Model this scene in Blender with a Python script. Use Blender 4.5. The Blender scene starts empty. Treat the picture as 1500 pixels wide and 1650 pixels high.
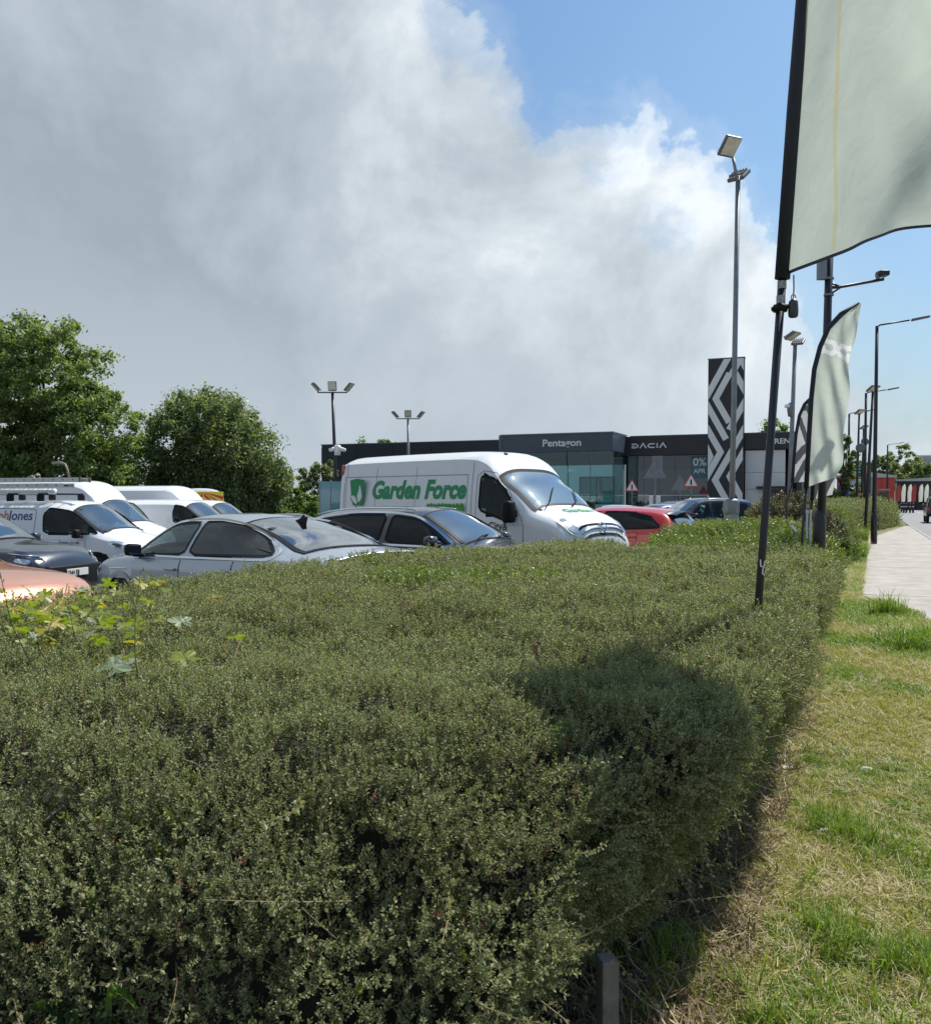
import bpy, bmesh, math, random
import numpy as np
from mathutils import Vector, Matrix, Euler

random.seed(7)
rng = np.random.default_rng(7)
SC = bpy.context.scene
COL = SC.collection
RAD = math.radians

# ------------------------------------------------------------------ camera
EYE = 1.65
cam_d = bpy.data.cameras.new('camera')
cam = bpy.data.objects.new('camera', cam_d)
COL.objects.link(cam)
cam_d.sensor_fit = 'HORIZONTAL'
cam_d.sensor_width = 36.0
cam_d.lens = 36.0
cam_d.shift_y = 0.020
PITCH = math.atan((825 + 30 - 805) / 1500)      # slightly downwards, horizon at 805/1650
cam.location = (0, 0, EYE)
cam.rotation_euler = (RAD(90) - PITCH, 0, 0)
cam_d.clip_start = 0.05
cam_d.clip_end = 6000
SC.camera = cam

# ------------------------------------------------------------------ sun and sky
SUN_AZ, SUN_EL = RAD(45), RAD(55)               # azimuth clockwise from +Y
sun_dir = Vector((math.sin(SUN_AZ) * math.cos(SUN_EL), math.cos(SUN_AZ) * math.cos(SUN_EL), math.sin(SUN_EL)))
sl = bpy.data.lights.new('sun', 'SUN')
sl.energy = 4.8
sl.angle = RAD(0.55)
sl.color = (1.0, 0.95, 0.86)
so = bpy.data.objects.new('sun', sl)
COL.objects.link(so)
so.rotation_euler = sun_dir.to_track_quat('Z', 'Y').to_euler()

W = bpy.data.worlds.new('World')
SC.world = W
W.use_nodes = True
nt = W.node_tree
nt.nodes.clear()


class NT:
    """tiny node-building helper"""
    def __init__(s, tree):
        s.t = tree

    def n(s, typ, **kw):
        nd = s.t.nodes.new(typ)
        for k, v in kw.items():
            if k.startswith('i_'):
                nd.inputs[int(k[2:])].default_value = v
            else:
                setattr(nd, k, v)
        return nd

    def l(s, a, b):
        s.t.links.new(a, b)

    def math(s, op, a, b=None, clamp=False):
        nd = s.t.nodes.new('ShaderNodeMath')
        nd.operation = op
        nd.use_clamp = clamp
        for i, v in enumerate((a, b)):
            if v is None:
                continue
            if isinstance(v, (int, float)):
                nd.inputs[i].default_value = v
            else:
                s.l(v, nd.inputs[i])
        return nd.outputs[0]

    def ramp(s, fac, stops, interp='LINEAR'):
        nd = s.t.nodes.new('ShaderNodeValToRGB')
        cr = nd.color_ramp
        cr.interpolation = interp
        while len(cr.elements) < len(stops):
            cr.elements.new(0.5)
        for e, (p, c) in zip(cr.elements, stops):
            e.position = p
            e.color = (c, c, c, 1) if isinstance(c, (int, float)) else (*c[:3], 1)
        s.l(fac, nd.inputs[0])
        return nd.outputs[0]

    def mix(s, fac, a, b, mode='MIX'):
        nd = s.t.nodes.new('ShaderNodeMix')
        nd.data_type = 'RGBA'
        nd.blend_type = mode
        for sock, v in ((nd.inputs[0], fac), (nd.inputs[6], a), (nd.inputs[7], b)):
            if isinstance(v, (int, float)):
                sock.default_value = v
            elif isinstance(v, tuple):
                sock.default_value = (*v[:3], 1)
            else:
                s.l(v, sock)
        return nd.outputs[2]

    def noise(s, vec, scale, detail=4, rough=0.55, dist=0.0):
        nd = s.t.nodes.new('ShaderNodeTexNoise')
        nd.inputs['Scale'].default_value = scale
        nd.inputs['Detail'].default_value = detail
        nd.inputs['Roughness'].default_value = rough
        nd.inputs['Distortion'].default_value = dist
        if vec is not None:
            s.l(vec, nd.inputs['Vector'])
        return nd.outputs[0]


w = NT(nt)
out = w.n('ShaderNodeOutputWorld')
tc = w.n('ShaderNodeTexCoord')
sky = w.n('ShaderNodeTexSky', sky_type='NISHITA')
sky.sun_disc = False
sky.sun_elevation = SUN_EL
sky.sun_rotation = SUN_AZ
sky.air_density = 1.3
sky.dust_density = 1.6
sky.ozone_density = 2.0
dirv = tc.outputs['Generated']
sep = w.n('ShaderNodeSeparateXYZ')
w.l(dirv, sep.inputs[0])
X, Y, Z = sep.outputs
# a bank of cloud lies low to the left, clear sky high to the right
g = w.math('ADD', w.math('MULTIPLY', X, 0.62), w.math('MULTIPLY', Z, 0.78))
g = w.math('SUBTRACT', g, 0.372)
n1 = w.noise(dirv, 3.2, 10, 0.57, 0.2)
n2 = w.noise(dirv, 11.0, 7, 0.6, 0.3)
nn = w.math('ADD', w.math('MULTIPLY', w.math('SUBTRACT', n1, 0.5), 0.42),
            w.math('MULTIPLY', w.math('SUBTRACT', n2, 0.5), 0.14))
gd = w.math('ADD', g, nn)
alpha = w.ramp(w.math('ADD', w.math('MULTIPLY', gd, 4.0), 0.5), [(0.38, 1.0), (0.50, 0.66), (0.56, 0.18), (0.72, 0.0)], 'EASE')
# body of the cloud: bright near its sunlit rim, grey deeper in, paler again towards the horizon
n3 = w.noise(dirv, 3.1, 10, 0.58, 0.25)
depth = w.math('ADD', w.math('MULTIPLY', w.math('SUBTRACT', n2, 0.5), 0.55), w.math('ADD', w.math('MULTIPLY', gd, -1.8), w.math('MULTIPLY', w.math('SUBTRACT', n3, 0.47), 2.5)))
shade = w.ramp(depth, [(0.0, (0.76, 0.81, 0.85)), (0.15, (0.59, 0.65, 0.70)), (0.42, (0.42, 0.48, 0.535)), (0.80, (0.30, 0.36, 0.415)), (1.0, (0.33, 0.39, 0.445))])
hz = w.ramp(Z, [(0.0, 1.0), (0.09, 0.75), (0.25, 0.0)])
shade = w.mix(w.math('MULTIPLY', hz, 0.52), shade, (0.54, 0.60, 0.66))
# thin veil on the right over the horizon
veil = w.math('MULTIPLY', w.ramp(Z, [(0.0, 0.9), (0.12, 0.6), (0.30, 0.12), (0.5, 0.0)]),
              w.ramp(w.noise(dirv, 5.0, 7, 0.6, 0.6), [(0.3, 0.45), (0.65, 1.0)]))
alpha = w.math('MAXIMUM', alpha, veil)
bg1 = w.n('ShaderNodeBackground')
skc = w.mix(1.0, sky.outputs[0], (0.72, 1.0, 1.22), 'MULTIPLY')
w.l(skc, bg1.inputs[0])
bg1.inputs[1].default_value = 0.078
bg2 = w.n('ShaderNodeBackground')
veilcol = w.mix(w.ramp(gd, [(0.0, 0.0), (0.12, 1.0)]), shade, (0.50, 0.60, 0.71))
w.l(veilcol, bg2.inputs[0])
bg2.inputs[1].default_value = 1.0
mx = w.n('ShaderNodeMixShader')
w.l(alpha, mx.inputs[0])
w.l(bg1.outputs[0], mx.inputs[1])
w.l(bg2.outputs[0], mx.inputs[2])
w.l(mx.outputs[0], out.inputs[0])

SC.view_settings.view_transform = 'Standard'
SC.view_settings.look = 'None'
SC.view_settings.exposure = 0.28
SC.view_settings.gamma = 1.0
SC.view_settings.use_curve_mapping = False
SC.cycles.max_bounces = 8
SC.cycles.transparent_max_bounces = 16
SC.cycles.use_denoising = True

# ------------------------------------------------------------------ road frame
YAW = math.atan((1400 - 750) / 1500)            # the road runs off to the right of the view
SY, CY = math.sin(YAW), math.cos(YAW)


def RF(u, v, z=0.0):
    """u metres to the right of the camera across the road, v metres along it"""
    return (u * CY + v * SY, -u * SY + v * CY, z)


def ground_z(u):
    return -0.022 * min(max(0.0, -u - 9.0), 20.0)


# ------------------------------------------------------------------ materials
MATS = {}


def new_mat(name):
    m = bpy.data.materials.new(name)
    m.use_nodes = True
    m.node_tree.nodes.clear()
    k = NT(m.node_tree)
    o = k.n('ShaderNodeOutputMaterial')
    return m, k, o


def pmat(name, col, rough=0.5, metal=0.0, coat=0.0, var=0.0, vscale=6.0, bump=0.0, bscale=60.0, spec=0.5, col2=None, coord='Object'):
    if name in MATS:
        return MATS[name]
    m, k, o = new_mat(name)
    p = k.n('ShaderNodeBsdfPrincipled')
    p.inputs['Roughness'].default_value = rough
    p.inputs['Metallic'].default_value = metal
    p.inputs['Coat Weight'].default_value = coat
    p.inputs['Coat Roughness'].default_value = 0.04
    p.inputs['Specular IOR Level'].default_value = spec
    t = k.n('ShaderNodeTexCoord').outputs[coord]
    if var > 0 or col2:
        f = k.noise(t, vscale, 6, 0.6)
        c2 = col2 or tuple(min(1, c * (1 + var)) for c in col)
        c1 = col if col2 else tuple(c * (1 - var) for c in col)
        k.l(k.mix(k.ramp(f, [(0.3, 0.0), (0.7, 1.0)]), c1, c2), p.inputs['Base Color'])
        k.l(k.math('ADD', k.math('MULTIPLY', f, 0.15), rough - 0.07), p.inputs['Roughness'])
    else:
        p.inputs['Base Color'].default_value = (*col, 1)
    if bump > 0:
        b = k.n('ShaderNodeBump')
        b.inputs['Strength'].default_value = bump
        b.inputs['Distance'].default_value = 0.02
        k.l(k.noise(t, bscale, 5, 0.6), b.inputs['Height'])
        k.l(b.outputs[0], p.inputs['Normal'])
    k.l(p.outputs[0], o.inputs[0])
    MATS[name] = m
    return m


def paint(name, col, metal=0.0, rough=0.35):
    if name in MATS:
        return MATS[name]
    m, k, o = new_mat(name)
    p = k.n('ShaderNodeBsdfPrincipled')
    t = k.n('ShaderNodeTexCoord').outputs['Object']
    dirt = k.noise(t, 3.0, 8, 0.65)
    dc = k.mix(k.ramp(dirt, [(0.45, 0.0), (0.8, 0.22)]), col, tuple(c * 0.6 + 0.04 for c in col))
    k.l(dc, p.inputs['Base Color'])
    k.l(k.math('ADD', k.math('MULTIPLY', dirt, 0.12), rough - 0.06), p.inputs['Roughness'])
    p.inputs['Metallic'].default_value = metal
    p.inputs['Coat Weight'].default_value = 0.9
    p.inputs['Coat Roughness'].default_value = 0.05
    b = k.n('ShaderNodeBump')
    b.inputs['Strength'].default_value = 0.04
    b.inputs['Distance'].default_value = 0.02
    k.l(k.noise(t, 2.5, 2), b.inputs['Height'])
    k.l(b.outputs[0], p.inputs['Normal'])
    k.l(p.outputs[0], o.inputs[0])
    MATS[name] = m
    return m


def glass(name, tint=(0.5, 0.6, 0.6), trans=0.6, boost=1.0):
    """thin pane: mirror reflection by angle, the rest passes tinted or is soaked up"""
    if name in MATS:
        return MATS[name]
    m, k, o = new_mat(name)
    gl = k.n('ShaderNodeBsdfGlossy')
    gl.inputs['Roughness'].default_value = 0.02
    gl.inputs['Color'].default_value = (0.95, 0.98, 1.0, 1)
    tr = k.n('ShaderNodeBsdfTransparent')
    tr.inputs['Color'].default_value = (*[c * trans for c in tint], 1)
    df = k.n('ShaderNodeBsdfDiffuse')
    df.inputs['Color'].default_value = (0.30, 0.32, 0.32, 1)
    t = k.n('ShaderNodeTexCoord').outputs['Object']
    mxd = k.n('ShaderNodeMixShader')
    k.l(k.ramp(k.noise(t, 5.0, 6), [(0.35, 0.006), (0.75, 0.035)]), mxd.inputs[0])
    k.l(tr.outputs[0], mxd.inputs[1])
    k.l(df.outputs[0], mxd.inputs[2])
    fr = k.n('ShaderNodeLayerWeight')
    f = k.math('POWER', fr.outputs['Facing'], 4.0)
    f = k.math('ADD', k.math('MULTIPLY', f, 0.9), 0.055 * boost, clamp=True)
    mx_ = k.n('ShaderNodeMixShader')
    k.l(f, mx_.inputs[0])
    k.l(mxd.outputs[0], mx_.inputs[1])
    k.l(gl.outputs[0], mx_.inputs[2])
    k.l(mx_.outputs[0], o.inputs[0])
    MATS[name] = m
    return m


def leafmat(name, cols, patch=None, rough=0.4, transl=0.35, spec=0.5, pscale=1.2):
    """cols: colour stops picked per leaf; patch: second set of stops that takes over in soft world-space patches"""
    if name in MATS:
        return MATS[name]
    m, k, o = new_mat(name)
    geo = k.n('ShaderNodeNewGeometry')
    r = geo.outputs['Random Per Island']
    stops = [(i / max(1, len(cols) - 1), c) for i, c in enumerate(cols)]
    wn = k.n('ShaderNodeTexWhiteNoise', noise_dimensions='4D')
    snap = k.n('ShaderNodeVectorMath', operation='SNAP')
    k.l(geo.outputs['Position'], snap.inputs[0])
    snap.inputs[1].default_value = (0.05, 0.05, 0.05)
    k.l(snap.outputs[0], wn.inputs['Vector'])
    k.l(r, wn.inputs['W'])
    pick = k.math('ADD', k.math('MULTIPLY', wn.outputs['Value'], 0.45), k.math('MULTIPLY', r, 0.55))
    c = k.ramp(pick, stops)
    big = k.noise(geo.outputs['Position'], pscale, 5, 0.6)
    if patch:
        c2 = k.ramp(r, [(i / max(1, len(patch) - 1), q) for i, q in enumerate(patch)])
        c = k.mix(k.ramp(big, [(0.45, 0.0), (0.68, 1.0)]), c, c2)
    p = k.n('ShaderNodeBsdfPrincipled')
    k.l(c, p.inputs['Base Color'])
    p.inputs['Roughness'].default_value = rough
    p.inputs['Specular IOR Level'].default_value = spec
    tl = k.n('ShaderNodeBsdfTranslucent')
    k.l(k.mix(1.0, c, (1.25, 1.35, 0.6), 'MULTIPLY'), tl.inputs[0])
    mx_ = k.n('ShaderNodeMixShader')
    mx_.inputs[0].default_value = transl
    k.l(p.outputs[0], mx_.inputs[1])
    k.l(tl.outputs[0], mx_.inputs[2])
    k.l(mx_.outputs[0], o.inputs[0])
    MATS[name] = m
    return m


# ------------------------------------------------------------------ objects
def tag(o, label=None, cat=None, group=None, kind=None):
    for k, v in (('label', label), ('category', cat), ('group', group), ('kind', kind)):
        if v:
            o[k] = v
    return o


def empty(name, loc, rz=0.0, label=None, cat=None, group=None):
    o = bpy.data.objects.new(name, None)
    COL.objects.link(o)
    o.location = loc
    o.rotation_euler = (0, 0, rz)
    return tag(o, label, cat, group)


def link(name, me, parent=None):
    o = bpy.data.objects.new(name, me)
    COL.objects.link(o)
    if parent is not None:
        o.parent = parent
    return o


def copy_tree(o, parent=None):
    c = o.copy()
    COL.objects.link(c)
    c.parent = parent
    for ch in list(o.children):
        copy_tree(ch, c)
    return c


class MB:
    def __init__(s):
        s.v, s.f, s.m = [], [], []

    def face(s, idx, mi=0):
        s.f.append(tuple(idx))
        s.m.append(mi)

    def add(s, verts, faces, mi=0):
        b = len(s.v)
        s.v += [tuple(p) for p in verts]
        for f in faces:
            s.face([i + b for i in f], mi)
        return b

    def box(s, c, d, mi=0, rot=None, bev=0.0):
        """box of size d about c; bev chamfers the edges"""
        hx, hy, hz = d[0] / 2, d[1] / 2, d[2] / 2
        if bev <= 0:
            vs = [(x, y, z) for x in (-hx, hx) for y in (-hy, hy) for z in (-hz, hz)]
            fs = [(0, 1, 3, 2), (4, 6, 7, 5), (0, 4, 5, 1), (2, 3, 7, 6), (0, 2, 6, 4), (1, 5, 7, 3)]
        else:
            bm = bmesh.new()
            bmesh.ops.create_cube(bm, size=1.0)
            for v in bm.verts:
                v.co = Vector((v.co.x * d[0], v.co.y * d[1], v.co.z * d[2]))
            bmesh.ops.bevel(bm, geom=bm.edges[:], offset=min(bev, hx * .9, hy * .9, hz * .9), segments=2, profile=0.6, affect='EDGES')
            bm.verts.index_update()
            vs = [tuple(v.co) for v in bm.verts]
            fs = [tuple(v.index for v in f.verts) for f in bm.faces]
            bm.free()
        if rot is not None:
            R = Euler(rot).to_matrix()
            vs = [tuple(R @ Vector(p)) for p in vs]
        s.add([(p[0] + c[0], p[1] + c[1], p[2] + c[2]) for p in vs], fs, mi)
        return s

    def tube(s, pts, rad, n=8, mi=0, caps=True):
        pts = [Vector(p) for p in pts]
        if isinstance(rad, (int, float)):
            rad = [rad] * len(pts)
        up = None
        b0 = len(s.v)
        for i, p in enumerate(pts):
            t = (pts[min(i + 1, len(pts) - 1)] - pts[max(i - 1, 0)]).normalized()
            if up is None:
                up = Vector((0, 0, 1)) if abs(t.z) < 0.9 else Vector((1, 0, 0))
            a = t.cross(up).normalized()
            up = a.cross(t).normalized()
            for k in range(n):
                q = 2 * math.pi * k / n
                s.v.append(tuple(p + (a * math.cos(q) + up * math.sin(q)) * rad[i]))
        for i in range(len(pts) - 1):
            for k in range(n):
                k2 = (k + 1) % n
                s.face((b0 + i * n + k, b0 + i * n + k2, b0 + (i + 1) * n + k2, b0 + (i + 1) * n + k), mi)
        if caps:
            s.face([b0 + k for k in range(n)][::-1], mi)
            e = b0 + (len(pts) - 1) * n
            s.face([e + k for k in range(n)], mi)
        return s

    def lathe(s, prof, n=16, c=(0, 0, 0), axis='z', mi=0):
        b = len(s.v)
        for r, h in prof:
            for k in range(n):
                a = 2 * math.pi * k / n
                p = (r * math.cos(a), r * math.sin(a), h)
                if axis == 'y':
                    p = (p[0], p[2], p[1])
                elif axis == 'x':
                    p = (p[2], p[0], p[1])
                s.v.append((p[0] + c[0], p[1] + c[1], p[2] + c[2]))
        for i in range(len(prof) - 1):
            for k in range(n):
                k2 = (k + 1) % n
                s.face((b + i * n + k, b + i * n + k2, b + (i + 1) * n + k2, b + (i + 1) * n + k), mi)
        s.face([b + k for k in range(n)][::-1], mi)
        e = b + (len(prof) - 1) * n
        s.face([e + k for k in range(n)], mi)
        return s

    def prism(s, poly, y0, y1, mi=0, plane='xz'):
        """extrude polygon given in (x,z) from y0 to y1, or in (x,y) from z0 to z1"""
        n = len(poly)
        if plane == 'xz':
            vs = [(p[0], y0, p[1]) for p in poly] + [(p[0], y1, p[1]) for p in poly]
        else:
            vs = [(p[0], p[1], y0) for p in poly] + [(p[0], p[1], y1) for p in poly]
        fs = [tuple(range(n)), tuple(range(2 * n - 1, n - 1, -1))]
        for i in range(n):
            j = (i + 1) % n
            fs.append((i, i + n, j + n, j))
        s.add(vs, fs, mi)
        return s

    def stroke(s, pts, wd, y0, y1, mi=0):
        """flat bar of width wd along a polyline in the xz plane, mitred"""
        P = [Vector((p[0], p[1])) for p in pts]
        L, R = [], []
        for i, p in enumerate(P):
            d0 = (P[i] - P[i - 1]).normalized() if i > 0 else (P[1] - P[0]).normalized()
            d1 = (P[i + 1] - P[i]).normalized() if i < len(P) - 1 else d0
            n0 = Vector((-d0.y, d0.x))
            n1 = Vector((-d1.y, d1.x))
            nm = (n0 + n1)
            nm = nm.normalized() if nm.length > 1e-4 else n0
            q = wd / 2 / max(0.35, nm.dot(n0))
            L.append(p + nm * q)
            R.append(p - nm * q)
        for i in range(len(P) - 1):
            s.prism([tuple(L[i]), tuple(R[i]), tuple(R[i + 1]), tuple(L[i + 1])], y0, y1, mi)
        return s

    def mesh(s, name, mats, smooth=False):
        me = bpy.data.meshes.new(name)
        me.from_pydata(s.v, [], s.f)
        for m_ in (mats if isinstance(mats, (list, tuple)) else [mats]):
            me.materials.append(m_)
        me.polygons.foreach_set('material_index', s.m)
        if smooth:
            me.polygons.foreach_set('use_smooth', [True] * len(s.f))
        me.validate()
        me.update()
        bm = bmesh.new()
        bm.from_mesh(me)
        bmesh.ops.recalc_face_normals(bm, faces=bm.faces[:])
        bm.to_mesh(me)
        bm.free()
        return me

    def build_each(s, name, mats, parent=None, smooth=False):
        """one object for every separate piece"""
        root = list(range(len(s.v)))

        def find(a):
            while root[a] != a:
                root[a] = root[root[a]]
                a = root[a]
            return a
        for f in s.f:
            for i in f[1:]:
                root[find(i)] = find(f[0])
        groups = {}
        for f, mi in zip(s.f, s.m):
            groups.setdefault(find(f[0]), []).append((f, mi))
        res = []
        for fs in groups.values():
            idx = sorted({i for f, _ in fs for i in f})
            mp = {i: k for k, i in enumerate(idx)}
            q = MB()
            q.v = [s.v[i] for i in idx]
            for f, mi in fs:
                q.face([mp[i] for i in f], mi)
            res.append(q.build(name, mats, parent, smooth))
        return res

    def build(s, name, mats, parent=None, smooth=False):
        return link(name, s.mesh(name, mats, smooth), parent)


def fast_mesh(name, V, F, mats, mi=None, smooth=False):
    """numpy arrays V (n,3), F (m,k) to a mesh"""
    me = bpy.data.meshes.new(name)
    V = np.asarray(V, dtype=np.float32)
    F = np.asarray(F, dtype=np.int32)
    k = F.shape[1]
    me.vertices.add(len(V))
    me.vertices.foreach_set('co', V.ravel())
    me.loops.add(F.size)
    me.loops.foreach_set('vertex_index', F.ravel())
    me.polygons.add(len(F))
    me.polygons.foreach_set('loop_start', np.arange(0, F.size, k, dtype=np.int32))
    for m_ in (mats if isinstance(mats, (list, tuple)) else [mats]):
        me.materials.append(m_)
    if mi is not None:
        me.polygons.foreach_set('material_index', np.asarray(mi, dtype=np.int32))
    if smooth:
        me.polygons.foreach_set('use_smooth', np.ones(len(F), dtype=bool))
    me.update(calc_edges=True)
    return me


def text_mesh(body, size, mat, shear=0.0, offset=0.0, extrude=0.002, align='LEFT', space=1.0, xs=1.0):
    cu = bpy.data.curves.new('text', 'FONT')
    cu.body = body
    cu.size = size
    cu.shear = shear
    cu.offset = offset
    cu.extrude = extrude
    cu.align_x = align
    cu.space_character = space
    cu.resolution_u = 3
    ob = bpy.data.objects.new('text', cu)
    COL.objects.link(ob)
    dg = bpy.context.evaluated_depsgraph_get()
    me = bpy.data.meshes.new_from_object(ob.evaluated_get(dg))
    bpy.data.objects.remove(ob)
    bpy.data.curves.remove(cu)
    if xs != 1.0:
        me.transform(Matrix.Diagonal((xs, 1, 1, 1)))
    me.materials.clear()
    me.materials.append(mat)
    return me


def put_text(name, body, size, mat, parent, loc, rot=(RAD(90), 0, 0), **kw):
    o = link(name, text_mesh(body, size, mat, **kw), parent)
    o.location = loc
    o.rotation_euler = rot
    return o


def scatter(name, P, rot, scl, vid, variants, parent=None):
    """one object whose geometry nodes set leafy sprigs, tufts ... on the given points"""
    me = bpy.data.meshes.new(name)
    n = len(P)
    me.vertices.add(n)
    me.vertices.foreach_set('co', np.asarray(P, np.float32).ravel())
    a = me.attributes.new('rot', 'FLOAT_VECTOR', 'POINT')
    a.data.foreach_set('vector', np.asarray(rot, np.float32).ravel())
    a = me.attributes.new('scl', 'FLOAT', 'POINT')
    a.data.foreach_set('value', np.asarray(scl, np.float32))
    a = me.attributes.new('vid', 'INT', 'POINT')
    a.data.foreach_set('value', np.asarray(vid, np.int32))
    o = link(name, me, parent)
    ng = bpy.data.node_groups.new(name, 'GeometryNodeTree')
    ng.interface.new_socket('Geometry', in_out='INPUT', socket_type='NodeSocketGeometry')
    ng.interface.new_socket('Geometry', in_out='OUTPUT', socket_type='NodeSocketGeometry')
    k = NT(ng)
    gi, go = k.n('NodeGroupInput'), k.n('NodeGroupOutput')
    join = k.n('GeometryNodeJoinGeometry')
    for ob in variants[::-1]:
        oi = k.n('GeometryNodeObjectInfo')
        oi.inputs['Object'].default_value = ob
        oi.inputs['As Instance'].default_value = True
        k.l(oi.outputs['Geometry'], join.inputs[0])
    iop = k.n('GeometryNodeInstanceOnPoints')
    iop.inputs['Pick Instance'].default_value = True

    def named(nm, typ):
        nd = k.n('GeometryNodeInputNamedAttribute', data_type=typ)
        nd.inputs['Name'].default_value = nm
        return nd.outputs[0]
    e2r = k.n('FunctionNodeEulerToRotation')
    k.l(named('rot', 'FLOAT_VECTOR'), e2r.inputs[0])
    k.l(gi.outputs[0], iop.inputs['Points'])
    k.l(join.outputs[0], iop.inputs['Instance'])
    k.l(named('vid', 'INT'), iop.inputs['Instance Index'])
    k.l(e2r.outputs[0], iop.inputs['Rotation'])
    k.l(named('scl', 'FLOAT'), iop.inputs['Scale'])
    k.l(iop.outputs[0], go.inputs[0])
    md = o.modifiers.new('scatter', 'NODES')
    md.node_group = ng
    o['kind'] = 'stuff'
    return o


def proto(name, me):
    """mesh prototype used only inside scatter(); never linked to the scene"""
    return bpy.data.objects.new(name, me)


def euler_from_normals(N, spin, tilt=0.35):
    """eulers that point local +Z near N, with random spin and tilt"""
    N = N + rng.normal(0, tilt, N.shape)
    N /= np.linalg.norm(N, axis=1)[:, None] + 1e-9
    ex = np.arccos(np.clip(N[:, 2], -1, 1))
    ez = np.arctan2(N[:, 1], N[:, 0]) + np.pi / 2
    out_ = np.zeros((len(N), 3))
    # Rz(ez) Rx(ex) Rz(spin) as quaternion -> euler
    R = np.empty((len(N), 3, 3))
    cz, sz, cx, sx, cs, ss = np.cos(ez), np.sin(ez), np.cos(ex), np.sin(ex), np.cos(spin), np.sin(spin)
    # A = Rz Rx
    A = np.zeros((len(N), 3, 3))
    A[:, 0, 0], A[:, 0, 1], A[:, 0, 2] = cz, -sz * cx, sz * sx
    A[:, 1, 0], A[:, 1, 1], A[:, 1, 2] = sz, cz * cx, -cz * sx
    A[:, 2, 1], A[:, 2, 2] = sx, cx
    B = np.zeros((len(N), 3, 3))
    B[:, 0, 0], B[:, 0, 1] = cs, -ss
    B[:, 1, 0], B[:, 1, 1] = ss, cs
    B[:, 2, 2] = 1
    R = A @ B
    out_[:, 1] = -np.arcsin(np.clip(R[:, 2, 0], -1, 1))
    out_[:, 0] = np.arctan2(R[:, 2, 1], R[:, 2, 2])
    out_[:, 2] = np.arctan2(R[:, 1, 0], R[:, 0, 0])
    return out_


def vnoise(p, seed=0):
    """cheap smooth value noise, p (n,2or3) in lattice units, result about 0..1"""
    p = np.asarray(p, float)
    i = np.floor(p).astype(np.int64)
    f = p - i
    f = f * f * (3 - 2 * f)
    d = p.shape[1]
    res = np.zeros(len(p))
    for c in range(2 ** d):
        h = np.full(len(p), seed * 374761393 + 668265263, dtype=np.int64)
        wgt = np.ones(len(p))
        for a in range(d):
            b = (c >> a) & 1
            h = (h ^ ((i[:, a] + b) * (73856093, 19349663, 83492791)[a])) * 1274126177 & 0x7fffffff
            wgt *= f[:, a] if b else 1 - f[:, a]
        h = (h ^ (h >> 13)) * 1103515245 & 0x7fffffff
        res += wgt * ((h >> 8) & 0xffff) / 65535.0
    return res


def fbm(p, oct=3, seed=0):
    p = np.asarray(p, float)
    r, a, t = 0, 1.0, 0
    for o in range(oct):
        r = r + a * vnoise(p * 2 ** o + 17.3 * o, seed + o)
        t += a
        a *= 0.5
    return r / t
# ------------------------------------------------------------------ ground, road, pavement, verge
def sheet(name, poly, z, mat, label=None):
    """flat polygon in road coordinates"""
    mb = MB()
    mb.add([RF(u, v, z) for u, v in poly], [tuple(range(len(poly)))])
    o = mb.build(name, mat)
    o['kind'] = 'structure'
    return o


def asphalt_mat(name, col, scale=1.0):
    m, k, o = new_mat(name)
    p = k.n('ShaderNodeBsdfPrincipled')
    pos = k.n('ShaderNodeNewGeometry').outputs['Position']
    a = k.noise(pos, 0.35 * scale, 6, 0.6)
    b = k.noise(pos, 60 * scale, 3, 0.6)
    c = k.mix(k.ramp(a, [(0.3, 0.0), (0.7, 1.0)]), tuple(x * 0.75 for x in col), tuple(x * 1.25 for x in col))
    c = k.mix(k.ramp(b, [(0.35, 0.0), (0.7, 0.5)]), c, tuple(x * 1.7 for x in col))
    k.l(c, p.inputs['Base Color'])
    p.inputs['Roughness'].default_value = 0.8
    bp = k.n('ShaderNodeBump')
    bp.inputs['Strength'].default_value = 0.3
    bp.inputs['Distance'].default_value = 0.01
    k.l(b, bp.inputs['Height'])
    k.l(bp.outputs[0], p.inputs['Normal'])
    k.l(p.outputs[0], o.inputs[0])
    return m


M_asph = asphalt_mat('car_park_asphalt', (0.055, 0.055, 0.057))
M_road = asphalt_mat('road_asphalt', (0.17, 0.17, 0.175))
M_conc = pmat('concrete_paving', (0.34, 0.31, 0.28), 0.85, var=0.26, vscale=1.7, bump=0.25, bscale=40, coord='Object')
M_kerb = pmat('kerb_concrete', (0.30, 0.29, 0.27), 0.85, var=0.25, vscale=4, bump=0.4, bscale=30)

# verge earth with straw and moss colours
m, k, o = new_mat('verge_soil')
p = k.n('ShaderNodeBsdfPrincipled')
pos = k.n('ShaderNodeNewGeometry').outputs['Position']
a = k.noise(pos, 1.1, 6, 0.62)
b = k.noise(pos, 34.0, 5, 0.7)
c = k.ramp(a, [(0.3, (0.32, 0.25, 0.13)), (0.48, (0.26, 0.24, 0.085)), (0.62, (0.17, 0.20, 0.05)), (0.8, (0.30, 0.26, 0.12))])
c = k.mix(k.ramp(b, [(0.3, 0.0), (0.65, 0.8)]), k.mix(0.6, c, (0.05, 0.045, 0.025)), c)
k.l(c, p.inputs['Base Color'])
p.inputs['Roughness'].default_value = 0.95
bp = k.n('ShaderNodeBump')
bp.inputs['Strength'].default_value = 0.8
bp.inputs['Distance'].default_value = 0.02
k.l(b, bp.inputs['Height'])
k.l(bp.outputs[0], p.inputs['Normal'])
k.l(p.outputs[0], o.inputs[0])
M_verge = m
M_far = pmat('far_grass', (0.10, 0.11, 0.045), 0.95, var=0.3, vscale=0.05, bump=0.0)

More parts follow.
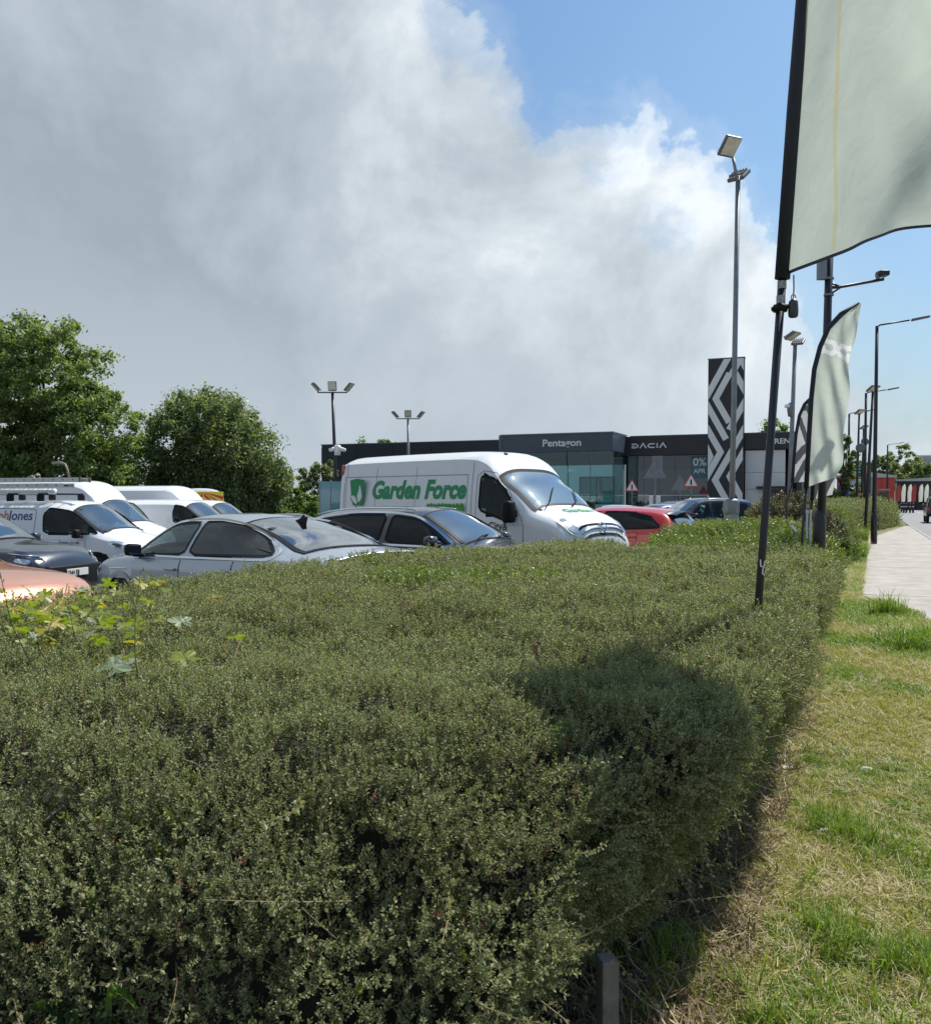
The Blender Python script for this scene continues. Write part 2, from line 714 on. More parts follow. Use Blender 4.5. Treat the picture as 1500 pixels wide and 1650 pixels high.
# base terrain: falls gently away under the car park
mb = MB()
us = [-1500, -120, -29, -9, -4, 2000]
vs_ = [-300, 0, 100, 3000]
for v in vs_:
    for u in us:
        mb.v.append(RF(u, v, ground_z(u) - 0.03))
for j in range(len(vs_) - 1):
    for i in range(len(us) - 1):
        mb.face((j * 6 + i, j * 6 + i + 1, (j + 1) * 6 + i + 1, (j + 1) * 6 + i))
terrain = mb.build('ground', M_far)
terrain['kind'] = 'structure'
mb = MB()
us = [-70, -29, -9, -4.6]
for v in (-25, 72):
    for u in us:
        mb.v.append(RF(u, v, ground_z(u)))
for i in range(3):
    mb.face((i, i + 1, i + 5, i + 4))
cp = mb.build('car_park', M_asph)
cp['kind'] = 'structure'
# verge as a finely lumpy strip
nu, nv = 40, 200
uu, vv = np.meshgrid(np.linspace(-4.7, 2.3, nu), np.linspace(-6, 64, nv))
zz = 0.012 + 0.035 * fbm(np.stack([uu.ravel() * 1.3, vv.ravel() * 1.3], 1), 3, 5) * np.clip((2.3 - uu.ravel()) * 2, 0, 1)
zz = np.where((uu.ravel() > -0.25) & (vv.ravel() > 13.0), np.minimum(zz, 0.02), zz)
XY = np.stack([uu.ravel() * CY + vv.ravel() * SY, -uu.ravel() * SY + vv.ravel() * CY, zz], 1)
ids = np.arange(nu * nv).reshape(nv, nu)
F = np.stack([ids[:-1, :-1], ids[:-1, 1:], ids[1:, 1:], ids[1:, :-1]], -1).reshape(-1, 4)
vg = link('verge', fast_mesh('verge', XY, F, M_verge, smooth=True))
vg['kind'] = 'structure'

# concrete pavement in bays (each bay is a slab with open joints)
pav = empty('pavement', RF(0, 12), -YAW)
pav['kind'] = 'structure'


def pave_edges(v):
    """left and right edge of the concrete at distance v along the road"""
    left = -0.12 if v > 17.2 else -0.12 + (17.2 - v) * 0.26
    if v > 41:
        left = -0.12 + (v - 41) * 0.098
    right = 2.28
    return left, right


vcut = [6.2, 8.6, 11.0, 13.2, 15.4, 17.2, 19.6, 22.0, 24.4, 26.8, 29.2, 31.6, 34.0, 37.0, 41.0, 45.0, 49.0, 53.0, 57.0, 61.0, 63.5]
for a, b in zip(vcut[:-1], vcut[1:]):
    l0, r0 = pave_edges(a + 0.012)
    l1, r1 = pave_edges(b - 0.012)
    if l0 > r0 - 0.1:
        continue
    l1 = min(l1, r1 - 0.05)
    mb = MB()
    mb.prism([(l0, a + 0.012 - 12), (r0, a + 0.012 - 12), (r1, b - 0.012 - 12), (l1, b - 0.012 - 12)], -0.02, 0.036 + random.uniform(-.002, .002), plane='xy')
    mb.build('slab', M_conc, pav)
bed = MB()
bed.prism([(-0.1, 5.2), (2.27, -4), (2.27, 51), (-0.1, 29)], -0.02, 0.022, plane='xy')
bed.build('joint_bed', pmat('joint_dark', (0.07, 0.065, 0.06), 0.95), pav)
# edging strip along the grass side
mb = MB()
for a, b in zip(vcut[5:-6], vcut[6:-5]):
    mb.box((-0.155, (a + b) / 2 - 12, 0.022), (0.05, b - a - 0.02, 0.06), bev=0.006)
mb.build('edging_strip', M_kerb, pav)
# kerb stones between pavement and road
kb = empty('kerb', RF(2.36, 12), -YAW)
kb['kind'] = 'structure'
ks = MB().box((0, 0, 0.0), (0.13, 0.895, 0.16), bev=0.015).mesh('kerb_stone', M_kerb)
for i in range(70):
    o = link('kerb_stone', ks, kb)
    o.location = (0, -6 + i * 0.915, -0.03)
sheet('road', [(2.42, -60), (9.6, -60), (9.6, 900), (2.42, 900)], -0.012, M_road)
M_white = pmat('road_paint', (0.75, 0.75, 0.72), 0.7, var=0.15, vscale=3)
mk = empty('road_marking', RF(6.0, 10), -YAW)
mk['kind'] = 'structure'
dash = MB().box((0, 0, 0), (0.12, 4.0, 0.003)).mesh('dash', M_white)
for i in range(24):
    o = link('dash', dash, mk)
    o.location = (0, i * 9.0, -0.0065)
# far side kerb and verge
sheet('far_verge', [(9.75, -60), (16, -60), (16, 900), (9.75, 900)], 0.05, pmat('dry_grass', (0.27, 0.23, 0.12), 0.95, var=0.2, vscale=0.3))
mb = MB()
mb.box((0, 0, 0), (0.15, 900, 0.16))
fk = mb.build('far_kerb', M_kerb)
fk.location = RF(9.68, 390, 0.0)
fk.rotation_euler = (0, 0, -YAW)
fk['kind'] = 'structure'

# ------------------------------------------------------------------ dealership
BV = 61.0                                        # front plane of the main range
BZ = -0.45
M_navy = pmat('navy_cladding', (0.020, 0.026, 0.040), 0.4, var=0.12, vscale=0.7)
M_navy2 = pmat('blue_grey_cladding', (0.060, 0.080, 0.110), 0.4, var=0.10, vscale=0.7)
M_blk = pmat('black_cladding', (0.018, 0.018, 0.024), 0.4, var=0.12, vscale=0.7)
M_wpan = pmat('white_cladding', (0.62, 0.64, 0.66), 0.45, var=0.05, vscale=0.8)
M_sign = pmat('sign_white', (0.80, 0.80, 0.80), 0.5)
M_mull = pmat('mullion_grey', (0.10, 0.115, 0.12), 0.4)
M_sg = glass('showroom_glass', (0.70, 0.95, 0.95), 0.92, 0.9)
M_sg2 = glass('showroom_glass_dark', (0.30, 0.40, 0.46), 0.55, 1.5)
M_in = pmat('showroom_wall', (0.72, 0.74, 0.73), 0.7)
M_inf = pmat('showroom_floor', (0.42, 0.43, 0.43), 0.3)
M_dk = pmat('dark_plastic', (0.016, 0.016, 0.018), 0.45)

bld = empty('car_showroom', RF(-20.4, BV, BZ), -YAW,
            'long dark single storey car showroom with glass front and striped tower', 'building')


def U(u):
    return u + 20.0


def part(name, mats, fn, parent=bld, smooth=False):
    mb = MB()
    fn(mb)
    return mb.build_each(name, mats, parent, smooth)[0]


H0 = 6.25
# the long left wing: fascia panels over a plain wall
cols = np.linspace(-38, -22.6, 6)
for a, b in zip(cols[:-1], cols[1:]):
    part('cladding_panel', M_navy, lambda mb: mb.box((U((a + b) / 2), 0.05, H0 - 2.2), (b - a - 0.015, 0.12, 4.4)))
part('wall', M_navy, lambda mb: (mb.box((U(-21.5), 9.2, H0 / 2 - 0.15), (33, 17.9, H0 - 0.3)) if False else
     (mb.box((U(-38), 9, H0 / 2 - 0.1), (0.3, 17.6, H0 - 0.2)), mb.box((U(-3.6), 9, H0 / 2 - 0.1), (0.3, 17.6, H0 - 0.2)),
      mb.box((U(-20.8), 17.8, H0 / 2 - 0.1), (34, 0.3, H0 - 0.2)), mb.box((U(-30.3), 0.3, H0 / 2 - 0.1), (15.3, 0.3, H0 - 0.2)))))
part('roof', pmat('roof_grey', (0.16, 0.165, 0.17), 0.8), lambda mb: (mb.box((U(-20.8), 11.9, H0 - 0.45), (34.2, 11.8, 0.2)), mb.box((U(-30.4), 3.0, H0 - 0.45), (15.2, 5.7, 0.2))))  # left open over the glass block so that skylight brightens the interior
part('parapet_cap', pmat('cap_metal', (0.16, 0.18, 0.21), 0.35), lambda mb: (
    mb.box((U(-30.3), 0.05, H0 + 0.03), (15.5, 0.22, 0.06)), mb.box((U(-8.8), 0.05, H0 + 0.03), (10.7, 0.22, 0.06)),
    mb.box((U(-38), 9, H0 + 0.03), (0.34, 17.6, 0.06))))
# projecting glass block with its fascia
PA, PB, PD = -22.6, -14.4, -3.6
FH = 1.05
part('fascia', M_navy2, lambda mb: (
    mb.prism([(U(PA) + .4, PD + .3), (U(PA) + 0.7, PD), (U(PB), PD), (U(PB), PD + .3)], H0 - FH, H0 + 0.06, plane='xy'),
    mb.prism([(U(PB) - .3, PD + .3), (U(PB), PD + .3), (U(PB), 0), (U(PB) - .3, 0)], H0 - FH, H0 + 0.06, plane='xy'),
    mb.prism([(U(PA), 0), (U(PA) + .4, PD + .3), (U(PA) + .7, PD + .3), (U(PA) + .3, 0)], H0 - FH, H0 + 0.06, plane='xy')))
part('fascia_cap', pmat('cap_metal', (0.16, 0.18, 0.21), 0.35), lambda mb: (
    mb.prism([(U(PA) + 0.4, PD + .34), (U(PA) + 0.66, PD - 0.05), (U(PB) + 0.05, PD - 0.05), (U(PB) + 0.05, PD + .34)], H0 + 0.06, H0 + 0.13, plane='xy'), mb.prism([(U(PB) - .34, PD + .34), (U(PB) + .05, PD + .34), (U(PB) + .05, 0), (U(PB) - .34, 0)], H0 + 0.06, H0 + 0.13, plane='xy')))
put_text('lettering', 'Pentagon', 0.64, M_sign, bld, (U(-19.05), PD - 0.03, H0 - .72), offset=0.012, extrude=0.03, xs=1.10)
pan_x = np.linspace(U(PA) + 0.75, U(PB) - 0.05, 6)
ZT = H0 - FH
for a, b in zip(pan_x[:-1], pan_x[1:]):
    for z0, z1 in ((0.15, 2.35), (2.4, ZT - 0.04)):
        part('pane', M_sg, lambda mb: mb.box(((a + b) / 2, PD + 0.3, (z0 + z1) / 2), (b - a - 0.04, 0.02, z1 - z0)))
for y0, y1 in ((PD + 0.35, PD + 1.9), (PD + 1.95, -0.1)):
    for z0, z1 in ((0.15, 2.35), (2.4, ZT - 0.04)):
        part('pane', M_sg, lambda mb: mb.box((U(PB) - 0.1, (y0 + y1) / 2, (z0 + z1) / 2), (0.02, y1 - y0 - 0.03, z1 - z0)))
for x in pan_x:
    part('mullion', M_mull, lambda mb: mb.box((x, PD + 0.34, ZT / 2), (0.035, 0.05, ZT)))
part('transom', M_mull, lambda mb: mb.box(((pan_x[0] + pan_x[-1]) / 2, PD + 0.345, 2.375), (pan_x[-1] - pan_x[0], 0.04, 0.03)))
# showroom interior seen through the glass
part('floor', M_inf, lambda mb: mb.box((U(-16.2), 3.2, 0.05), (13.0, 13.2, 0.1)))
part('inner_wall', M_in, lambda mb: (mb.box((U(-18.0), 2.2, 2.3), (6.0, 0.15, 4.4)), mb.box((U(-12.0), 7.5, 2.2), (6.6, 0.15, 4.2)),
                                     mb.box((U(-22.3), 1.0, 2.2), (0.15, 8.8, 4.2))))
part('inner_window', M_dk, lambda mb: (mb.box((U(-17.0), 2.09, 2.75), (2.5, 0.05, 1.9))))
part('inner_window_pane', glass('inner_glass', (0.4, 0.6, 0.65), 0.5, 2.0), lambda mb: (mb.box((U(-17.6), 2.05, 2.75), (1.1, 0.02, 1.7)), mb.box((U(-16.4), 2.05, 2.75), (1.1, 0.02, 1.7))))
part('counter', M_dk, lambda mb: mb.box((U(-16.5), -0.6, 0.65), (3.0, 0.7, 1.1), bev=0.03))
# recessed range: black fascia, dark glazing
DA, DB = -14.4, -9.05
part('fascia', M_blk, lambda mb: mb.box((U((DA + DB) / 2), -0.05, H0 - 0.62), (DB - DA - 0.02, 0.35, 1.24)))
gx = np.linspace(U(DA) + 0.1, U(DB) - 0.1, 6)
ZT2 = H0 - 1.26
for a, b in zip(gx[:-1], gx[1:]):
    for z0, z1 in ((0.15, 2.35), (2.4, ZT2 - 0.02)):
        part('pane', M_sg2, lambda mb: mb.box(((a + b) / 2, 0.15, (z0 + z1) / 2), (b - a - 0.03, 0.02, z1 - z0)))
for x in gx:
    part('mullion', M_mull, lambda mb: mb.box((x, 0.19, ZT2 / 2), (0.03, 0.05, ZT2)))
# stylised five letter word sign, drawn as bars
def dacia(mb, x, z, h, t, y0, y1):
    wd = h * 1.35
    g_ = h * 0.42
    mb.stroke([(x, z + h - t / 2), (x + wd * .72, z + h - t / 2), (x + wd, z + h * .62), (x + wd, z + h * .38), (x + wd * .72, z + t / 2), (x, z + t / 2)], t, y0, y1)
    mb.stroke([(x, z + h * .5 - t * .1), (x + wd * .55, z + h * .5 - t * .1)], t * .8, y0, y1)
    x += wd + g_
    mb.stroke([(x, z), (x + wd * .5, z + h), (x + wd, z)], t * 1.05, y0, y1)
    x += wd + g_
    mb.stroke([(x + wd, z + h - t / 2), (x + wd * .28, z + h - t / 2), (x, z + h * .62), (x, z + h * .38), (x + wd * .28, z + t / 2), (x + wd, z + t / 2)], t, y0, y1)
    x += wd + g_
    mb.stroke([(x + t / 2, z), (x + t / 2, z + h)], t, y0, y1)
    x += t + g_
    mb.stroke([(x, z), (x + wd * .5, z + h), (x + wd, z)], t * 1.05, y0, y1)


part('lettering', M_sign, lambda mb: dacia(mb, U(-14.0), H0 - .78, 0.31, 0.075, -0.29, -0.235))
part('window_poster', pmat('poster_teal', (0.05, 0.16, 0.20), 0.5), lambda mb: mb.box((gx[-2] + 0.53, 0.125, 4.2), (1.0, 0.012, 1.45)))
put_text('lettering', '0%', 0.72, M_sign, bld, (gx[-2] + 0.53, 0.11, 4.28), align='CENTER', offset=0.006)
put_text('lettering', 'APR', 0.42, M_sign, bld, (gx[-2] + 0.53, 0.11, 3.80), align='CENTER', offset=0.004)
# striped tower
TA, TB = -9.05, -6.85
TW, TH = TB - TA, 10.95
part('tower', M_blk, lambda mb: mb.box((U((TA + TB) / 2), -0.36, TH / 2), (TW, 0.48, TH), bev=0.02))
part('tower_cap', pmat('cap_metal', (0.16, 0.18, 0.21), 0.35), lambda mb: mb.box((U((TA + TB) / 2), -0.36, TH + 0.03), (TW + 0.06, .54, 0.06)))
bands = [[(.56, -.03), (0, 1.0)], [(.60, .42), (.22, 1.13), (.60, 1.82)], [(.66, .45), (.90, .0), (1.0, .2)], [(.75, .42), (1.0, .88)],
         [(0, 1.34), (.52, 2.3)], [(1, 1.3), (.60, 2.03)], [(0, 2.0), (.37, 2.66), (0, 3.34)], [(1, 2.05), (.58, 2.82), (.22, 3.46), (.60, 4.15)],
         [(1, 2.68), (.63, 3.36), (1.0, 4.06)], [(0, 2.6), (.08, 2.78), (0, 2.95)], [(0, 4.0), (.35, 4.6)]]


def clipx(poly, lo, hi):
    for side, lim in ((0, lo), (1, hi)):
        res = []
        for i in range(len(poly)):
            p, q = poly[i], poly[(i + 1) % len(poly)]
            pi = p[0] >= lim if side == 0 else p[0] <= lim
            qi = q[0] >= lim if side == 0 else q[0] <= lim
            if pi:
                res.append(p)
            if pi != qi:
                t = (lim - p[0]) / (q[0] - p[0])
                res.append((lim, p[1] + t * (q[1] - p[1])))
        poly = res
        if not poly:
            break
    return poly


def chevrons(mb, bands_, wd, x0, w_, z0, zmax, ymap, lo=0.015, hi=0.985, hmax=99):
    """bands in units of the panel width, measured from the top"""
    for bnd in bands_:
        P = [Vector(q) for q in bnd]
        # run the ends past the panel edges so that the clip makes them flush
        for e, (i, j) in ((0, (0, 1)), (1, (-1, -2))):
            if P[i].x < 0.02 or P[i].x > 0.98:
                P[i] = P[i] + (P[i] - P[j]).normalized() * 0.2
        L, R = [], []
        for i, p_ in enumerate(P):
            d0 = (P[i] - P[i - 1]).normalized() if i > 0 else (P[1] - P[0]).normalized()
            d1 = (P[i + 1] - P[i]).normalized() if i < len(P) - 1 else d0
            n0, n1 = Vector((-d0.y, d0.x)), Vector((-d1.y, d1.x))
            nm = (n0 + n1).normalized()
            q = wd / 2 / max(.3, nm.dot(n0))
            L.append(p_ + nm * q)
            R.append(p_ - nm * q)
        for i in range(len(P) - 1):
            poly = clipx([tuple(L[i]), tuple(R[i]), tuple(R[i + 1]), tuple(L[i + 1])], lo, hi)
            poly = [(q[1], q[0]) for q in poly]
            poly = clipx(poly, 0.012, hmax) if poly else poly
            if len(poly) < 3:
                continue
            ymap(mb, [(x0 + q[1] * w_, z0 - q[0] * w_) for q in poly])


part('chevron_band', pmat('band_white', (0.78, 0.79, 0.80), 0.5),
     lambda mb: chevrons(mb, bands, 0.175, U(TA), TW, TH, TH, lambda m_, q: m_.prism(q, -0.635, -0.59), hmax=4.9))
# right hand range with white panels and the brand name
RA, RB = -6.85, -3.4
part('fascia', M_blk, lambda mb: mb.box((U((RA + RB) / 2), -0.05, H0 - 0.50), (RB - RA, 0.35, 1.0)))
put_text('lettering', 'RENAULT', 0.46, M_sign, bld, (U(-5.05), -0.24, H0 - 0.68), offset=0.008, extrude=0.02, xs=1.1)
part('emblem', M_sign, lambda mb: mb.stroke([(U(-5.37), H0 - .77), (U(-5.51), H0 - .51), (U(-5.37), H0 - .25), (U(-5.23), H0 - .51), (U(-5.37), H0 - .77)], 0.06, -0.26, -0.23))
for (x0, x1) in ((RA + 0.05, -5.55), (-5.55, -4.4)):
    for i, (z0, z1) in enumerate(((0.0, .9), (.9, 1.8), (1.8, 2.75), (2.75, 3.8), (3.8, 5.2))):
        if x0 > -5.6 and z0 < 2.7:
            continue
        part('white_panel', M_wpan, lambda mb: mb.box((U((x0 + x1) / 2), 0.0, (z0 + z1) / 2), (x1 - x0 - 0.015, 0.1, z1 - z0 - 0.02), bev=0.006))
part('door_recess', M_dk, lambda mb: mb.box((U(-4.5), 0.5, 1.4), (2.1, 0.1, 2.8)))
part('door_post', M_wpan, lambda mb: (mb.box((U(-4.85), 0.2, 1.25), (0.22, 0.15, 2.5)), mb.box((U(-4.4), 0.3, 1.2), (0.1, 0.1, 2.3))))
part('canopy', M_dk, lambda mb: mb.box((U(-5.1), -0.35, 2.85), (1.9, 0.7, 0.16)))
for x in (-21.9, -21.6, -21.2):
    part('roof_vent', M_wpan, lambda mb: mb.tube([(U(x), 3, H0 - 0.4), (U(x), 3, H0 + 0.05)], 0.05))

# ------------------------------------------------------------------ buildings far down the road
def shed(name, label, u0, u1, v, dp, h, mat_wall, mat_roof, cols_=6, cat='building', win=None):
    b = empty(name, RF((u0 + u1) / 2, v), -YAW, label, cat)
    hw = (u1 - u0) / 2
    xs = np.linspace(-hw, hw, cols_ + 1)
    for i, (a, c_) in enumerate(zip(xs[:-1], xs[1:])):
        part('cladding_panel', mat_wall[i % len(mat_wall)], lambda mb: mb.box(((a + c_) / 2, -0.04, h / 2), (c_ - a - 0.05, 0.12, h)), b)
    part('wall', mat_wall[0], lambda mb: mb.box((0, dp / 2 + 0.1, h / 2 - 0.05), (2 * hw - 0.1, dp, h - 0.1)), b)
    part('roof', mat_roof, lambda mb: mb.prism([(-hw - .3, h), (hw + .3, h), (hw + .3, h + .25), (0, h + 0.9), (-hw - .3, h + .25)], -0.4, dp + 0.4), b)
    if win:
        for (x, z, ww, hh) in win:
            wo = part('window', M_mull, lambda mb: mb.box((x, -0.12, z), (ww, 0.06, hh)), b)
            part('pane', M_sg2, lambda mb: mb.box((x, -0.16, z), (ww - 0.15, 0.03, hh - 0.15)), wo)
    return b


M_red = pmat('red_cladding', (0.50, 0.060, 0.045), 0.5, var=0.12, vscale=0.5)
M_grey = pmat('grey_cladding', (0.30, 0.32, 0.34), 0.5, var=0.1, vscale=0.5)
M_lroof = pmat('light_roof', (0.46, 0.49, 0.52), 0.5)
shed('red_warehouse', 'low red warehouse with a grey end behind the far roundabout', -4.5, 3.4, 150, 25, 4.9, [M_red, M_red, M_red, M_red, M_red, M_grey], M_lroof, 9,
     win=[(-5.2, 1.3, 1.2, 2.2)])
shed('dark_showroom', 'dark low showroom behind the row of distant feather flags', 4.2, 26, 165, 20, 4.6, [M_blk, M_navy], M_lroof, 8,
     win=[(-7 + 2.2 * i, 2.0, 1.8, 2.6) for i in range(6)])
shed('hillside_block', 'grey flat block on the hill above the distant trees', 15, 60, 330, 30, 13.4, [M_grey, pmat('grey_brick', (0.22, 0.22, 0.23), .8)], M_lroof, 10,
     win=[(-20 + 4 * i, 11.0, 2.0, 1.6) for i in range(9)] + [(-20 + 4 * i, 7.0, 2.0, 1.6) for i in range(9)])
tk = empty('roof_plant_room', RF(17.5, 338, 13.5), -YAW, 'small box on the roof edge of the hillside block', 'building')
part('wall', M_grey, lambda mb: mb.box((0, 4, 1.0), (7, 8, 2.4)), tk)
part('roof', M_lroof, lambda mb: mb.box((0, 4, 2.4), (7.5, 8.6, 0.4)), tk)
# gentle hill behind
mb = MB()
NX, NY = 48, 14
for j in range(NY):
    for i in range(NX):
        u = -80 + i * 14.0
        v = 260 + j * 40.0
        h = 9 * (1 - math.exp(-((v - 260) / 150) ** 2)) * (0.6 + 0.4 * math.sin(u * 0.011 + 1.0)) * min(1, max(0, (u + 75) / 120))
        mb.v.append(RF(u, v, h - 0.5))
for j in range(NY - 1):
    for i in range(NX - 1):
        mb.face((j * NX + i, j * NX + i + 1, (j + 1) * NX + i + 1, (j + 1) * NX + i))
hl = mb.build('hill', pmat('hill_green', (0.075, 0.09, 0.045), 0.95, var=0.35, vscale=0.03), smooth=True)
hl['kind'] = 'structure'
# ------------------------------------------------------------------ vehicles
def pchip(pts):
    x = np.array([p[0] for p in pts], float)
    y = np.array([p[1] for p in pts], float)
    o_ = np.argsort(x)
    x, y = x[o_], y[o_]
    h = np.diff(x)
    dl = np.diff(y) / h
    d = np.zeros(len(x))
    d[0], d[-1] = dl[0], dl[-1]
    for i in range(1, len(x) - 1):
        if dl[i - 1] * dl[i] > 0:
            w1, w2 = 2 * h[i] + h[i - 1], h[i] + 2 * h[i - 1]
            d[i] = (w1 + w2) / (w1 / dl[i - 1] + w2 / dl[i])

    def f(t):
        t = min(max(t, x[0]), x[-1])
        i = min(max(int(np.searchsorted(x, t) - 1), 0), len(x) - 2)
        s = (t - x[i]) / h[i]
        return ((1 + 2 * s) * (1 - s) ** 2 * y[i] + s * (1 - s) ** 2 * h[i] * d[i]
                + s * s * (3 - 2 * s) * y[i + 1] + s * s * (s - 1) * h[i] * d[i + 1])
    return f


def inpoly(x, y, poly):
    c = False
    j = len(poly) - 1
    for i in range(len(poly)):
        xi, yi = poly[i]
        xj, yj = poly[j]
        if (yi > y) != (yj > y) and x < (xj - xi) * (y - yi) / (yj - yi) + xi:
            c = not c
        j = i
    return c


def chaikin(poly, it=2, q=0.2):
    for _ in range(it):
        r = []
        for i in range(len(poly)):
            a, b = poly[i], poly[(i + 1) % len(poly)]
            r.append((a[0] * (1 - q) + b[0] * q, a[1] * (1 - q) + b[1] * q))
            r.append((a[0] * q + b[0] * (1 - q), a[1] * q + b[1] * (1 - q)))
        poly = r
    return poly


def resample(poly, step=0.08):
    r = []
    for i in range(len(poly)):
        a, b = poly[i], poly[(i + 1) % len(poly)]
        n = max(1, int(math.hypot(b[0] - a[0], b[1] - a[1]) / step))
        for k_ in range(n):
            t = k_ / n
            r.append((a[0] + (b[0] - a[0]) * t, a[1] + (b[1] - a[1]) * t))
    return r


def inset(poly, d):
    n = len(poly)
    ar = sum(poly[i][0] * poly[(i + 1) % n][1] - poly[(i + 1) % n][0] * poly[i][1] for i in range(n))
    sg = 1 if ar > 0 else -1
    r = []
    for i in range(n):
        a, b, c_ = Vector(poly[i - 1]), Vector(poly[i]), Vector(poly[(i + 1) % n])
        t = (c_ - a)
        t = t.normalized() if t.length > 1e-6 else Vector((1, 0))
        r.append((b.x - t.y * d * sg, b.y + t.x * d * sg))
    return r


M_rub = pmat('rubber_trim', (0.012, 0.012, 0.013), 0.55, spec=.15)
M_tyre = pmat('tyre', (0.016, 0.016, 0.017), 0.85)
M_rim = pmat('alloy', (0.45, 0.46, 0.48), 0.3, metal=0.9)
M_chr = pmat('chrome', (0.75, 0.77, 0.80), 0.12, metal=1.0)
M_int = pmat('car_interior', (0.030, 0.030, 0.033), 0.8)
M_lamp = pmat('lamp_lens', (0.62, 0.66, 0.70), 0.08, metal=0.55, coat=1.0, var=0.4, vscale=30)
M_lampd = pmat('lamp_dark', (0.03, 0.035, 0.05), 0.08, coat=1.0, var=0.4, vscale=20)
M_tail = pmat('tail_lens', (0.45, 0.015, 0.015), 0.12, coat=1.0)
M_plate = pmat('plate_white', (0.72, 0.72, 0.68), 0.5)
M_gside = glass('car_glass', (0.55, 0.78, 0.70), 0.72, 0.45)
M_gdark = glass('tinted_glass', (0.30, 0.38, 0.42), 0.35, 0.5)
M_gpriv = glass('privacy_glass', (0.10, 0.11, 0.13), 0.5, 0.5)
M_gwind = glass('windscreen_glass', (0.45, 0.55, 0.58), 0.6, 5.0)


